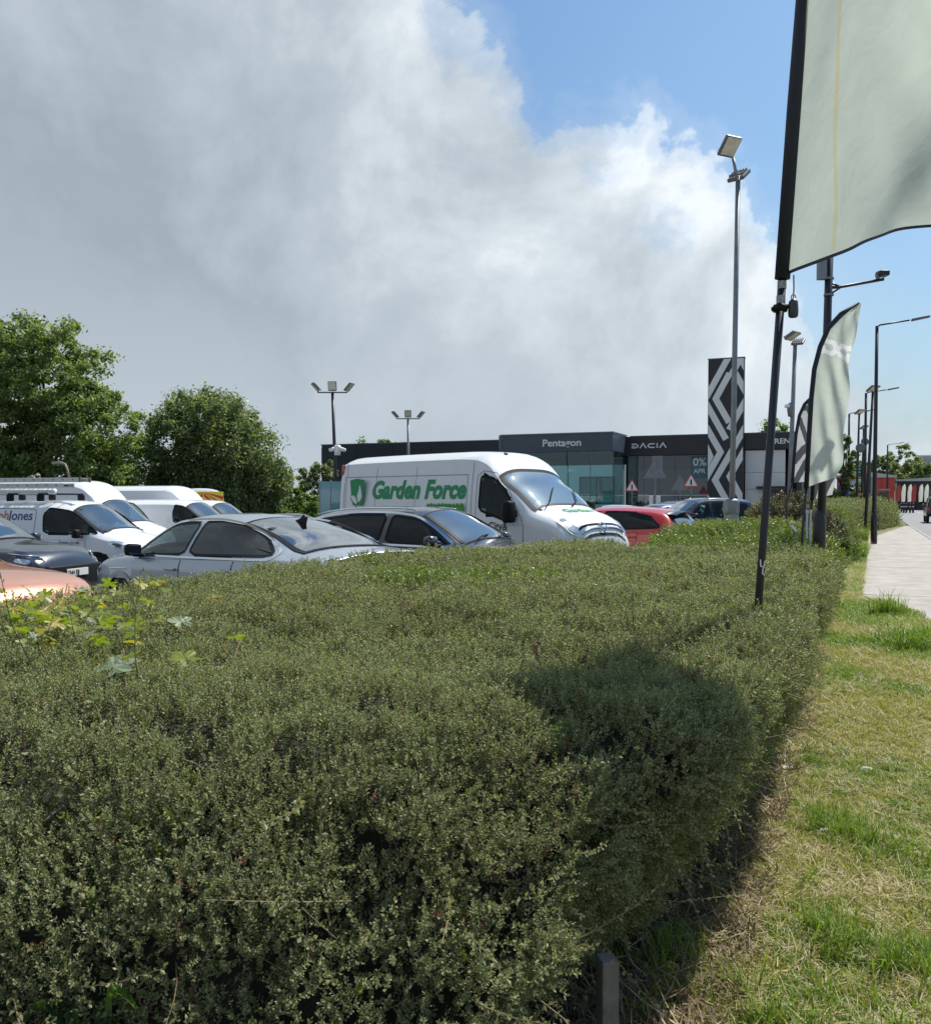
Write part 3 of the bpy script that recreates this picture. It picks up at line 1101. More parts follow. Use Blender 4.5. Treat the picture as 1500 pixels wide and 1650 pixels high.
class Car:
    def __init__(s, name, label, cat, spec, loc, heading, paint_mat, group=None, step=0.06, solid=False):
        s.sp = spec
        s.pm = paint_mat
        s.root = empty(name, loc, math.atan2(heading[1], heading[0]), label, cat, group)
        s.step, s.solid = step, solid
        s.ftop, s.fbelt = pchip(spec['top']), pchip(spec['belt'])
        s.froof, s.fplan = pchip(spec['roof']), pchip(spec['plan'])
        s.zs = spec.get('sill', 0.22)
        s.x0, s.x1 = spec['top'][0][0], spec['top'][-1][0]
        s.cut_side, s.cut_top = [], []
        s.cache = {}

    def sec(s, x):
        """half section at x: list of (y,z) from sill to centre line, and index where the top starts"""
        key = round(x, 4)
        if key in s.cache:
            return s.cache[key]
        hb, zt = s.fplan(x), s.ftop(x)
        zb = min(s.fbelt(x), zt - 0.035)
        sh = s.sp.get('shoulder', 0.06)
        hr = min(s.froof(x), hb - sh - 0.005)
        zs = min(s.zs, zb - 0.1)
        f = [(hb - 0.09, 0.0), (hb - 0.02, .10), (hb, .35), (hb + 0.004, .60), (hb - 0.006, .86), (hb - sh * .5, .96), (hb - sh, 1.0)]
        P = [(y, zs + (zb - zs) * t) for y, t in f]
        cab = zt - zb
        ed = s.sp.get('edge', 0.09)
        ze = zt - min(ed, cab * 0.55)
        ng = 6
        for i in range(1, ng + 1):
            t = i / ng
            bul = 0.018 * math.sin(math.pi * t) * min(1, cab / 0.4)
            P.append((hb - sh + (hr - hb + sh) * t + bul, zb + (ze - zb) * t))
        nt_ = len(P) - 1
        pw = s.sp.get('crown', 2.6)
        for t in (0.95, 0.86, 0.7, 0.5, 0.25, 0.0):
            y = hr * t
            P.append((y, ze + (zt - ze) * (1 - t ** pw)))
        s.cache[key] = (P, nt_)
        return s.cache[key]

    def Y(s, x, z):
        P, n_ = s.sec(x)
        for i in range(n_):
            (ya, za), (yb, zb) = P[i], P[i + 1]
            if za <= z <= zb:
                return ya + (yb - ya) * (z - za) / max(1e-6, zb - za)
        return P[0][0] if z < P[0][1] else P[n_][0]

    def Z(s, x, y):
        P, n_ = s.sec(x)
        y = abs(y)
        for i in range(n_, len(P) - 1):
            (ya, za), (yb, zb) = P[i], P[i + 1]
            if yb <= y <= ya:
                return za + (zb - za) * (ya - y) / max(1e-6, ya - yb)
        return P[n_][1]

    def body(s):
        n = int((s.x1 - s.x0) / s.step)
        xs = list(np.linspace(s.x0, s.x1, n + 1))
        mb = MB()
        rows = []
        for x in xs:
            P, nt_ = s.sec(x)
            full = [(x, y, z) for y, z in P] + [(x, -y, z) for y, z in P[-2::-1]]
            b = len(mb.v)
            mb.v += full
            rows.append((b, len(full)))
        np_ = len(s.sec(xs[0])[0])
        for i in range(n):
            b0, m_ = rows[i]
            b1, _ = rows[i + 1]
            xm = (xs[i] + xs[i + 1]) / 2
            for j in range(m_ - 1):
                vs = [mb.v[q] for q in (b0 + j, b0 + j + 1, b1 + j, b1 + j + 1)]
                ym = sum(q[1] for q in vs) / 4
                zm = sum(q[2] for q in vs) / 4
                jj = j if j < np_ - 1 else m_ - 2 - j
                if not s.solid:
                    if jj < nt_:
                        if any(inpoly(xm, zm, pl) for pl in s.cut_side):
                            continue
                    elif any(a < xm < b and abs(ym) < fr * s.froof(xm) for a, b, fr in s.cut_top):
                        continue
                mb.face((b0 + j, b0 + j + 1, b1 + j + 1, b1 + j))
        mb.face([rows[0][0] + k_ for k_ in range(rows[0][1])])
        mb.face([rows[-1][0] + k_ for k_ in range(rows[-1][1])][::-1])
        o_ = mb.build('body', s.pm, s.root, smooth=True)
        try:
            o_.data.set_sharp_from_angle(angle=RAD(38))
        except Exception:
            pass
        # floor pan, so that no daylight comes up through the openings
        fp = MB()
        fp.box(((s.x0 + s.x1) / 2, 0, s.zs + 0.03), (s.x1 - s.x0 - 0.3, 2 * s.fplan(0) - 0.3, 0.04))
        fp.build('floor_pan', M_int, s.root)
        return o_

    def ring(s, name, poly, wd, off, mat, parent, sides=(1, -1), dup_=True):
        mb = MB()
        inn = inset(poly, wd)
        n = len(poly)
        for sd in sides:
            b = len(mb.v)
            for p_ in poly:
                mb.v.append((p_[0], sd * (s.Y(*p_) + off), p_[1]))
            for p_ in inn:
                mb.v.append((p_[0], sd * (s.Y(*p_) + off), p_[1]))
            for i in range(n):
                j = (i + 1) % n
                mb.face((b + i, b + j, b + n + j, b + n + i))
        return mb.build(name, mat, parent, smooth=True)

    def fill(s, name, poly, off, mat, parent, sd):
        mb = MB()
        c = (sum(p_[0] for p_ in poly) / len(poly), sum(p_[1] for p_ in poly) / len(poly))
        ks_ = (1.0, 0.6, 0.25)
        n = len(poly)
        for k_ in ks_:
            for p_ in poly:
                q = (c[0] + (p_[0] - c[0]) * k_, c[1] + (p_[1] - c[1]) * k_)
                mb.v.append((q[0], sd * (s.Y(*q) + off), q[1]))
        for r in range(len(ks_) - 1):
            for i in range(n):
                j = (i + 1) % n
                mb.face((r * n + i, r * n + j, (r + 1) * n + j, (r + 1) * n + i))
        mb.face([(len(ks_) - 1) * n + i for i in range(n)])
        return mb.build(name, mat, parent, smooth=True)

    def window(s, poly, mat, frame=M_rub, fw=0.03, round_=2, sides=(-1, 1)):
        poly = resample(chaikin(poly, round_, 0.11), 0.09)
        s.cut_side.append(inset(poly, fw * 0.5))
        for sd in sides:
            w_ = s.fill('window', inset(poly, fw * 0.3), 0.004, mat, s.root, sd)
            s.ring('window_frame', poly, fw, 0.009, frame, w_, (sd,))

    def screen(s, name, xa, xb, fr, mat, frame=M_rub, border=0.05):
        """windscreen or rear window between stations xa < xb across the top surface"""
        s.cut_top.append((xa + border * .5, xb - border * .5, fr - border * .6))
        nx, ny = 14, 14
        gr_ = [0, .045] + list(np.linspace(.045, .955, 13))[1:-1] + [.955, 1]
        mb = MB()
        for i in range(nx + 1):
            x = xa + (xb - xa) * gr_[i]
            for j in range(ny + 1):
                y = (2 * gr_[j] - 1) * fr * s.froof(x)
                mb.v.append((x, y, s.Z(x, y) + 0.010))
        for i in range(nx):
            for j in range(ny):
                e = i in (0, nx - 1) or j in (0, ny - 1)
                a = i * (ny + 1) + j
                mb.face((a, a + 1, a + ny + 2, a + ny + 1), 1 if e and frame else 0)
        return mb.build(name, [mat, frame or mat], s.root, smooth=True)

    def arch(s, x, r, mat=M_rub, w_=0.05):
        pl = [(x + r * math.cos(a), max(s.zs + 0.005, 0.33 + r * math.sin(a))) for a in np.linspace(-0.35, math.pi + 0.35, 22)]
        s.cut_side.append([(x + (r - 0.01) * math.cos(a), 0.33 + (r - 0.01) * math.sin(a)) for a in np.linspace(0, 2 * math.pi, 24)])
        mb = MB()
        for sd in (1, -1):
            b = len(mb.v)
            for a in np.linspace(-0.25, math.pi + 0.25, 20):
                for rr in (r - 0.03, r + w_):
                    px, pz = x + rr * math.cos(a), 0.33 + rr * math.sin(a)
                    mb.v.append((px, sd * (s.Y(px, pz) + 0.008), pz))
            for i in range(19):
                mb.face((b + 2 * i, b + 2 * i + 1, b + 2 * i + 3, b + 2 * i + 2))
        mb.build_each('arch_trim', mat, s.root, smooth=True)
        li = MB()
        for sd in (1, -1):
            yb = sd * (s.fplan(x) - 0.30)
            li.lathe([(r + .03, -0.15), (r + .03, 0.15)], 20, (x, yb, 0.33), 'y')
        li.build_each('arch_liner', M_rub, s.root)

    def wheels(s, xf, xr, r=0.33):
        tw = MB()
        tw.lathe([(r * .62, -.10), (r * .9, -.105), (r, -.07), (r, .07), (r * .9, .105), (r * .62, .10)], 24, (0, 0, 0), 'y')
        tme = tw.mesh('tyre', M_tyre, True)
        rm = MB()
        rm.lathe([(r * .63, -.085), (r * .63, .085)], 24, (0, 0, 0), 'y', 1)
        for i in range(5):
            a = i * 2 * math.pi / 5
            for sd in (1, -1):
                rm.box((math.cos(a) * r * .33, sd * .092, math.sin(a) * r * .33), (r * .62, 0.015, r * .17), 0, (0, -a, 0))
        rme = rm.mesh('rim', [M_rim, M_rub])
        for x in (xf, xr):
            for sd in (1, -1):
                t_ = link('wheel', tme, s.root)
                t_.location = (x, sd * (s.fplan(x) - 0.13), r)
                link('rim', rme, t_)

    def door(s, x0, x1, zlo, handle=None, gap=0.008, ztop=None, hmat=None):
        """door skin standing 3 mm proud, with a dark gap round it"""
        def grid(mb, a, b, zl, off, dz):
            nx, nz = 8, 8
            bi = len(mb.v)
            for i in range(nx + 1):
                x = a + (b - a) * i / nx
                zt = (s.fbelt(x) if ztop is None else ztop) - dz
                for j in range(nz + 1):
                    z = zl + (zt - zl) * j / nz
                    mb.v.append((x, sd * (s.Y(x, z) + off), z))
            for i in range(nx):
                for j in range(nz):
                    q = bi + i * (nz + 1) + j
                    mb.face((q, q + 1, q + nz + 2, q + nz + 1))
        for sd in (-1, 1):
            mb = MB()
            grid(mb, x0 + gap, x1 - gap, zlo + gap, 0.006, 0.030)
            d_ = mb.build('door', s.pm, s.root, True)
            g2 = MB()
            grid(g2, x0, x1, zlo, 0.003, 0.026)
            g2.build('door_gap', M_rub, d_, True)
            if handle:
                hx, hz = handle
                h_ = MB()
                h_.box((hx, sd * (s.Y(hx, hz) + 0.025), hz), (0.21, 0.035, 0.035), bev=0.014)
                h_.build('door_handle', hmat or s.pm, d_, True)

    def mirror(s, x, z, sx=0.20, sy=0.19, sz=0.15, mat=None):
        for sd in (-1, 1):
            y = s.Y(x, z)
            m_ = MB()
            m_.box((x, sd * (y + 0.055 + sy / 2), z + 0.03), (sx * .62, sy, sz), bev=0.05)
            o_ = m_.build('wing_mirror', mat or s.pm, s.root, True)
            a_ = MB()
            a_.box((x + 0.02, sd * (y + 0.05), z - 0.035), (0.10, 0.16, 0.05), bev=0.02)
            a_.build('mirror_arm', M_rub, o_, True)
            g_ = MB()
            g_.box((x - sx * .31, sd * (y + 0.055 + sy / 2), z + 0.03), (0.008, sy * .8, sz * .75))
            g_.build('mirror_glass', M_lampd, o_)

    def lamp(s, name, poly, mat, inner=None, off=0.008):
        poly = resample(chaikin(poly, 1, 0.2), 0.08)
        for sd in (-1, 1):
            l_ = s.fill(name, poly, off, mat, s.root, sd)
            if inner:
                s.fill('lamp_unit', [(poly[0][0] * 0 + sum(q[0] for q in poly) / len(poly) + (p_[0] - sum(q[0] for q in poly) / len(poly)) * .5,
                                      sum(q[1] for q in poly) / len(poly) + (p_[1] - sum(q[1] for q in poly) / len(poly)) * .45) for p_ in poly], off + .006, inner, l_, sd)

    def toplamp(s, name, pts, mat, off=0.008):
        """lens lying on the wing top: polygon in (x, |y|)"""
        for sd in (-1, 1):
            mb = MB()
            for x, y in pts:
                mb.v.append((x, sd * y, s.Z(x, y) + off))
            mb.face(range(len(pts)))
            mb.build(name, mat, s.root, True)

    def seats(s, xs_, z=0.5, h=0.62, y=0.37):
        for x in xs_:
            for sd in (1, -1):
                m_ = MB()
                m_.box((x + 0.12, sd * y, z), (0.5, 0.48, 0.16), bev=0.06)
                m_.box((x - 0.16, sd * y, z + h / 2), (0.14, 0.48, h), bev=0.06, rot=(0, -0.2, 0))
                m_.box((x - 0.27, sd * y, z + h + 0.1), (0.10, 0.26, 0.18), bev=0.05, rot=(0, -0.1, 0))
                m_.build('seat', M_int, s.root, True)

    def dash(s, x, z, w_):
        m_ = MB()
        m_.box((x, 0, z), (0.45, w_, 0.16), bev=0.06)
        m_.build('dashboard', M_int, s.root, True)
        t_ = MB()
        pts = [(x - 0.33 + 0.06 * math.sin(a), -w_ * .26 + 0.18 * math.cos(a), z + 0.06 + 0.17 * math.sin(a)) for a in np.linspace(0, 2 * math.pi, 18)]
        t_.tube(pts, 0.015, 6, caps=False)
        t_.build('steering_wheel', M_rub, s.root, True)

    def plate(s, x, z, txt, face=1, back=0.0, mat=None):
        m_ = MB()
        m_.box((x, 0, z), (0.02, 0.52, 0.115), bev=0.004)
        o_ = m_.build('number_plate', mat or M_plate, s.root)
        put_text('lettering', txt, 0.10, M_rub, o_, (x + face * 0.012, -0.24 * face, z - 0.035), (RAD(90), 0, RAD(90) * face), extrude=0.001, xs=0.9, offset=0.002)
        return o_


SALOON = dict(top=[(-2.43, .62), (-2.41, .86), (-2.36, 1.03), (-2.28, 1.075), (-2.0, 1.10), (-1.75, 1.135), (-1.2, 1.29), (-.7, 1.395), (-.2, 1.445), (.25, 1.45), (.65, 1.41),
                   (1.0, 1.26), (1.4, 1.045), (1.55, .995), (2.0, .92), (2.25, .83), (2.38, .72), (2.43, .58)],
              belt=[(-2.43, .90), (-2.0, .98), (-1.4, .99), (0, .95), (1.3, .90), (2.0, .82), (2.43, .62)],
              roof=[(-2.43, .76), (-2.2, .80), (-1.8, .72), (-1, .595), (0, .575), (.65, .60), (1.35, .70), (2.0, .72), (2.43, .5)],
              plan=[(-2.43, .86), (-2.3, .90), (-1.9, .93), (-1.3, .935), (0, .92), (1.4, .935), (1.9, .91), (2.25, .82), (2.43, .62)], shoulder=0.075)
SUV = dict(top=[(-2.27, .70), (-2.25, .95), (-2.18, 1.07), (-2.0, 1.17), (-1.45, 1.42), (-1.1, 1.52), (-.5, 1.575), (.1, 1.575), (.42, 1.53), (.8, 1.33), (1.12, 1.13), (1.25, 1.09),
                (1.8, 1.02), (2.1, .93), (2.22, .80), (2.27, .6)],
           belt=[(-2.27, .95), (-1.6, 1.08), (0, 1.02), (1.1, .99), (1.9, .92), (2.27, .70)],
           roof=[(-2.27, .60), (-1.8, .62), (-1.1, .58), (0, .585), (.42, .60), (1.1, .70), (1.8, .74), (2.27, .52)],
           plan=[(-2.27, .72), (-2.1, .84), (-1.5, .91), (0, .905), (1.4, .91), (1.9, .88), (2.15, .78), (2.27, .62)], shoulder=0.07, sill=0.28)
HATCH = dict(top=[(-2.0, .62), (-1.98, .9), (-1.9, 1.0), (-1.76, 1.08), (-1.5, 1.34), (-1.38, 1.42), (-1.0, 1.475), (-.3, 1.505), (.2, 1.49), (.5, 1.42), (.9, 1.20), (1.2, 1.03), (1.35, .99),
                  (1.75, .90), (1.95, .76), (2.0, .58)],
             belt=[(-2.0, .90), (-1.4, 1.03), (0, .97), (1.1, .93), (1.7, .85), (2.0, .66)],
             roof=[(-2.0, .60), (-1.5, .58), (-.8, .585), (0, .585), (.5, .60), (1.2, .68), (1.7, .68), (2.0, .5)],
             plan=[(-2.0, .70), (-1.85, .82), (-1.4, .885), (0, .89), (1.2, .89), (1.7, .83), (2.0, .62)], shoulder=0.065)
MPV = dict(HATCH, top=[(-2.05, .62), (-2.04, .95), (-1.98, 1.15), (-1.85, 1.42), (-1.75, 1.52), (-1.5, 1.59), (-.6, 1.635), (.0, 1.62), (.35, 1.55), (.8, 1.30), (1.15, 1.10), (1.3, 1.05), (1.8, .93), (1.98, .78), (2.05, .58)],
           roof=[(-2.05, .62), (-1.5, .60), (0, .60), (.5, .62), (1.2, .70), (1.8, .68), (2.05, .5)],
           plan=[(-2.05, .80), (-1.9, .86), (-1.4, .89), (0, .89), (1.2, .89), (1.75, .83), (2.05, .62)], belt=[(-2.05, .98), (0, 1.0), (1.1, .97), (1.75, .87), (2.05, .66)])
VANBIG = dict(top=[(-3.1, 2.40), (-3.06, 2.46), (-2.9, 2.49), (0.2, 2.51), (.75, 2.49), (1.05, 2.40), (1.28, 2.20), (1.36, 2.10), (1.75, 1.86), (2.15, 1.57), (2.22, 1.52), (2.6, 1.41), (2.90, 1.26), (3.02, 1.10), (3.08, .75), (3.1, .5)],
              belt=[(-3.1, 1.35), (0.5, 1.35), (1.5, 1.36), (2.2, 1.32), (2.7, 1.16), (3.1, .66)],
              roof=[(-3.1, .90), (0.4, .90), (1.0, .90), (1.4, .89), (2.2, .90), (2.7, .84), (3.1, .62)],
              plan=[(-3.1, 1.0), (-3.0, 1.03), (0, 1.035), (1.8, 1.03), (2.3, 1.0), (2.8, .93), (3.0, .84), (3.1, .70)], shoulder=0.02, sill=0.3, edge=0.16, crown=4.0)
VANMID = dict(top=[(-2.47, 1.82), (-2.44, 1.88), (-2.3, 1.91), (0.0, 1.93), (.45, 1.91), (.72, 1.84), (.85, 1.77), (1.2, 1.53), (1.58, 1.28), (1.68, 1.22), (2.05, 1.11), (2.3, .98), (2.43, .80), (2.47, .55)],
              belt=[(-2.47, 1.12), (0.5, 1.13), (1.2, 1.11), (1.7, 1.03), (2.2, .90), (2.47, .60)],
              roof=[(-2.47, .80), (0.2, .80), (.8, .77), (1.6, .80), (2.1, .76), (2.47, .55)],
              plan=[(-2.47, .93), (-2.35, .955), (0, .96), (1.5, .955), (1.95, .92), (2.3, .82), (2.47, .64)], shoulder=0.02, sill=0.28, edge=0.17, crown=3.0)
VANHI = dict(top=[(-2.9, 2.40), (-2.86, 2.50), (-2.7, 2.54), (0.3, 2.54), (.6, 2.48), (.95, 2.22), (1.16, 1.98), (1.25, 1.93), (1.7, 1.58), (2.05, 1.30), (2.15, 1.24), (2.5, 1.12), (2.75, .98), (2.86, .80), (2.9, .55)],
             belt=[(-2.9, 1.2), (0.5, 1.22), (1.5, 1.18), (2.1, 1.08), (2.6, .92), (2.9, .62)],
             roof=[(-2.9, .88), (0.4, .86), (1.2, .80), (2.1, .84), (2.6, .80), (2.9, .6)],
             plan=[(-2.9, 1.0), (-2.8, 1.02), (0, 1.02), (1.8, 1.01), (2.3, .97), (2.7, .87), (2.9, .70)], shoulder=0.02, sill=0.28, edge=0.20, crown=3.0)

P_silver = paint('silver_blue_paint', (0.36, 0.41, 0.48), 0.45, 0.32)
P_dark = paint('anthracite_paint', (0.035, 0.037, 0.042), 0.3, 0.3)
P_white = paint('white_paint', (0.74, 0.755, 0.77), 0.0, 0.38)
P_red = paint('red_paint', (0.46, 0.020, 0.012), 0.1, 0.3)
P_navy = paint('navy_paint', (0.012, 0.016, 0.032), 0.2, 0.3)
P_black = paint('black_paint', (0.010, 0.010, 0.012), 0.2, 0.3)
P_copper = paint('copper_paint', (0.50, 0.225, 0.135), 0.35, 0.35)
P_ice = paint('pale_silver_paint', (0.50, 0.53, 0.56), 0.5, 0.3)
P_blue = paint('blue_paint', (0.05, 0.09, 0.20), 0.4, 0.3)

UVof = lambda x, y: (x * CY - y * SY, x * SY + y * CY)


def gz(x, y):
    return ground_z(UVof(x, y)[0])


def hd(deg):
    """heading: degrees clockwise from the viewing direction"""
    return (math.sin(RAD(deg)), math.cos(RAD(deg)))


def place(center, deg):
    return (center[0], center[1], gz(*center)), hd(deg)


# --- silver-blue fastback, nose away
loc, h = place((-2.68, 11.65), -46)
c = Car('parked_car', 'silver blue fastback saloon parked behind the hedge with its nose to the white vans', 'car', SALOON, loc, h, P_silver, step=0.05)
c.window([(.10, .965), (1.18, .925), (1.28, .95), (.92, 1.17), (.62, 1.325), (.10, 1.365)], M_gside, fw=0.025)
c.window([(.03, .965), (.03, 1.368), (-.30, 1.375), (-.75, 1.335), (-1.20, 1.215), (-1.48, 1.08), (-1.52, 1.035), (-1.40, 1.01)], M_gpriv, fw=0.025)
c.ring('window_trim', resample(chaikin([(1.36, .915), (.95, 1.19), (.60, 1.357), (0.1, 1.40), (-.35, 1.405), (-.8, 1.36), (-1.25, 1.24), (-1.60, 1.07), (-1.58, .985), (-1.40, .972), (0, .935)], 2, .2), .07), 0.022, 0.012, M_chr, c.root)
c.screen('windscreen', .68, 1.42, .93, M_gwind)
c.screen('rear_window', -1.88, -.62, .93, M_gwind)
c.arch(1.42, .36, P_silver, .03)
c.arch(-1.42, .36, P_silver, .03)
c.body()
c.wheels(1.42, -1.42, 0.335)
c.door(.08, 1.12, .32, (.24, .80))
c.door(-.98, .06, .32, (-.82, .83))
c.mirror(1.02, .97, mat=M_rub)
c.seats((.1, -.75))
c.dash(1.0, .92, 1.3)
c.lamp('headlight', [(1.98, .70), (2.28, .62), (2.34, .70), (2.1, .80)], M_lamp, M_lampd)
c.lamp('tail_light', [(-2.30, .84), (-1.98, .90), (-2.0, .95), (-2.33, .98)], M_tail)
mb = MB()
for sd in (1, -1):
    for i in range(2):
        x0_ = 1.55 - .18 * i
        mb.tube([(x, sd * (c.Y(x, z) + .008), z) for x, z in ((x0_ + .12, .735 + .01 * i), (x0_ - .10, .745 + .01 * i))], 0.012, 6)
mb.build_each('side_badge', M_chr, c.root)
mb = MB()
mb.prism([(-.85, 1.372), (-1.02, 1.335), (-1.05, 1.42), (-1.02, 1.45), (-.95, 1.40)], -.018, .018)
mb.build('aerial', M_rub, c.root)
mb = MB()
for i in range(13):
    y = -.70 + i * 1.4 / 12
    mb.v += [(-2.27, y, c.Z(-2.27, y) + .004), (-2.42, y * .98, c.Z(-2.3, y) + .012), (-2.42, y * .98, c.Z(-2.3, y) - .015)]
for i in range(12):
    a = i * 3
    mb.face((a, a + 3, a + 4, a + 1))
    mb.face((a + 1, a + 4, a + 5, a + 2), 1)
mb.build('boot_spoiler', [P_silver, M_rub], c.root, True)
c.root.scale = (1.10, 1.04, 1.02)
c.plate(-2.45, .62, 'KX69 VRD', -1, mat=pmat('plate_yellow', (0.75, 0.55, 0.08), .5))

# --- dark coupe SUV, nose towards us
loc, h = place((-0.70, 13.65), 123)
c = Car('parked_car', 'dark grey coupe SUV with chrome window line parked between saloon and signwritten van', 'car', SUV, loc, h, P_dark, step=0.05)
c.window([(.02, 1.06), (.92, 1.03), (1.02, 1.06), (.72, 1.25), (.42, 1.42), (.02, 1.47)], M_gdark, fw=0.03)
c.window([(-.06, 1.065), (-.06, 1.475), (-.6, 1.47), (-1.1, 1.40), (-1.42, 1.28), (-1.40, 1.17), (-1.1, 1.09)], M_gpriv, fw=0.03)
c.ring('window_trim', resample(chaikin([(1.12, 1.01), (.72, 1.29), (.42, 1.46), (0.05, 1.51), (-.6, 1.51), (-1.12, 1.44), (-1.52, 1.30), (-1.50, 1.15), (-1.1, 1.055), (0, 1.03)], 2, .2), .07), 0.028, 0.013, M_chr, c.root)
c.screen('windscreen', .45, 1.13, .95, M_gwind)
c.screen('rear_window', -2.0, -1.4, .9, M_gpriv)
c.arch(1.38, .39)
c.arch(-1.35, .39)
c.body()
c.wheels(1.38, -1.35, .35)
c.door(.0, .98, .38, (.14, .88))
c.door(-1.0, -.04, .38, (-.85, .90))
c.mirror(.80, 1.08)
c.seats((.0, -.85), z=.62)
c.dash(.80, 1.02, 1.25)
c.lamp('headlight', [(1.85, .80), (2.16, .72), (2.18, .80), (1.9, .90)], M_lamp, M_lampd)
mb = MB()
for sd in (1, -1):
    mb.tube([(x, sd * .50, c.Z(x, .5) + .035) for x in np.linspace(-1.3, .3, 9)], .014, 6)
mb.build_each('roof_rail', M_chr, c.root, True)
mb = MB()
mb.tube([(-1.0, 0, c.Z(-1, 0)), (-1.12, 0, c.Z(-1, 0) + .16)], .006, 6)
mb.build('aerial', M_rub, c.root)
mb = MB()
for y0, y1 in ((.05, .58), (-.50, .02)):
    mb.tube([(1.16, y0, c.Z(1.16, y0) + .022), (1.10, (y0 + y1) / 2, c.Z(1.1, .1) + .03), (1.05, y1, c.Z(1.05, abs(y1)) + .022)], .009, 6)
mb.build_each('wiper', M_rub, c.root)
c.root.scale = (1.14, 1.03, .985)

# --- the signwritten white panel van
loc, h = place((0.27, 17.1), 132)
c = Car('delivery_van', 'white high roof panel van with green Garden Force lettering on its side', 'van', VANBIG, loc, h, P_white, step=0.06)
c.window([(.92, 1.46), (1.62, 1.28), (1.80, 1.32), (1.88, 1.42), (1.50, 1.84), (1.22, 2.04), (.93, 2.07)], M_gside, fw=0.04)
c.screen('windscreen', 1.30, 2.17, .97, glass('van_screen', (.50, .66, .70), .7, 6.5), border=0.06)
c.arch(2.05, .40)
c.arch(-1.55, .40)
c.body()
c.wheels(2.05, -1.55, .36)
c.door(.80, 2.02, .50, (.95, 1.20), ztop=1.26, hmat=M_rub)
c.mirror(1.80, 1.42, sx=.28, sy=.20, sz=.36, mat=M_rub)
c.seats((.95,), z=.85, h=.75, y=.5)
c.dash(2.0, 1.42, 1.6)
# panel seams on the side, raised load-bay panel
for sd in (-1,):
    for (pts, wd) in (([(-2.95, .60), (-2.95, 2.08), (.62, 2.08), (.62, .60)], .012), ([(-1.95, .6), (-1.95, 2.25)], .010), ([(-.78, .6), (-.78, 2.25)], .010),
                      ([(.74, .45), (.74, 2.3)], .012), ([(-2.9, .5), (-2.9, 2.35)], .010), ([(.86, .5), (.86, 2.06), (1.0, 2.14), (1.28, 2.10), (1.58, 1.80), (1.97, 1.32), (2.02, 1.2)], .012)):
        mb = MB()
        for a, b in zip(pts[:-1], pts[1:]):
            n_ = max(2, int(math.dist(a, b) / .15))
            d_ = Vector((b[0] - a[0], b[1] - a[1])).normalized()
            nrm = Vector((-d_.y, d_.x)) * wd / 2
            bi = len(mb.v)
            for i in range(n_ + 1):
                q = (a[0] + (b[0] - a[0]) * i / n_, a[1] + (b[1] - a[1]) * i / n_)
                for e in (-1, 1):
                    x, z = q[0] + nrm.x * e, q[1] + nrm.y * e
                    mb.v.append((x, sd * (c.Y(x, z) + .0035), z))
            for i in range(n_):
                mb.face((bi + 2 * i, bi + 2 * i + 1, bi + 2 * i + 3, bi + 2 * i + 2))
        mb.build('panel_seam', pmat('seam_grey', (0.22, 0.23, 0.25), .7), c.root)


def wrap_text(o_, car, off):
    """lay a flat text mesh (local x along the van, y up) on the van's right side"""
    for v in o_.data.vertices:
        x, z = o_.location.x + v.co.x, o_.location.z + v.co.y
        v.co = (x, -(car.Y(x, z) + off + max(0, v.co.z)), z)
    o_.location = (0, 0, 0)
    o_.rotation_euler = (0, 0, 0)


M_grn = pmat('logo_green', (0.012, 0.27, 0.10), .45)
M_grn2 = pmat('grass_print', (0.06, 0.30, 0.04), .5, var=.5, vscale=25)
M_ink = pmat('lettering_ink', (0.03, 0.035, 0.05), .5)
t_ = put_text('lettering', 'Garden Force', .45, M_grn, c.root, (-2.08, -1.1, 1.68), shear=.22, offset=.020, xs=1.02, space=1.02, extrude=.001)
wrap_text(t_, c, .006)
# shield with a leaf pair
mb = MB()
mb.prism([(-2.68, 2.02), (-2.45, 2.05), (-2.22, 2.02), (-2.26, 1.66), (-2.30, 1.54), (-2.60, 1.54), (-2.64, 1.66)], -1.0415, -1.0385)
lg = mb.build('logo_panel', M_grn, c.root)
mb = MB()
mb.prism(chaikin([(-2.42, 1.58), (-2.30, 1.69), (-2.33, 1.83), (-2.37, 1.95), (-2.40, 1.83), (-2.47, 1.71)], 2, .22), -1.0455, -1.0418)
mb.prism(chaikin([(-2.44, 1.57), (-2.52, 1.71), (-2.62, 1.74), (-2.64, 1.65), (-2.56, 1.58)], 2, .22), -1.0455, -1.0418)
mb.build_each('logo_leaf', M_sign, lg)
mb = MB()
pl = [(-.45, 1.40), (.56, 1.40), (.58, 1.43)] + [(.58 - i * .05, 1.56 + (.03 if i % 2 else 0) + random.uniform(-.01, .012)) for i in range(20)] + [(-.46, 1.45)]
mb.prism(pl, -1.0415, -1.0385)
mb.build('grass_strip', M_grn2, c.root)
t_ = put_text('lettering', '0800 020', .18, M_ink, c.root, (-.22, -1.1, 1.20), offset=.004, extrude=.001)
wrap_text(t_, c, .006)
t_ = put_text('lettering', 'City&', .20, M_ink, c.root, (1.20, -1.1, 1.14), offset=.002, extrude=.001)
wrap_text(t_, c, .010)
t_ = put_text('lettering', 'Guilds', .20, M_ink, c.root, (1.20, -1.1, .95), offset=.002, extrude=.001)
wrap_text(t_, c, .010)
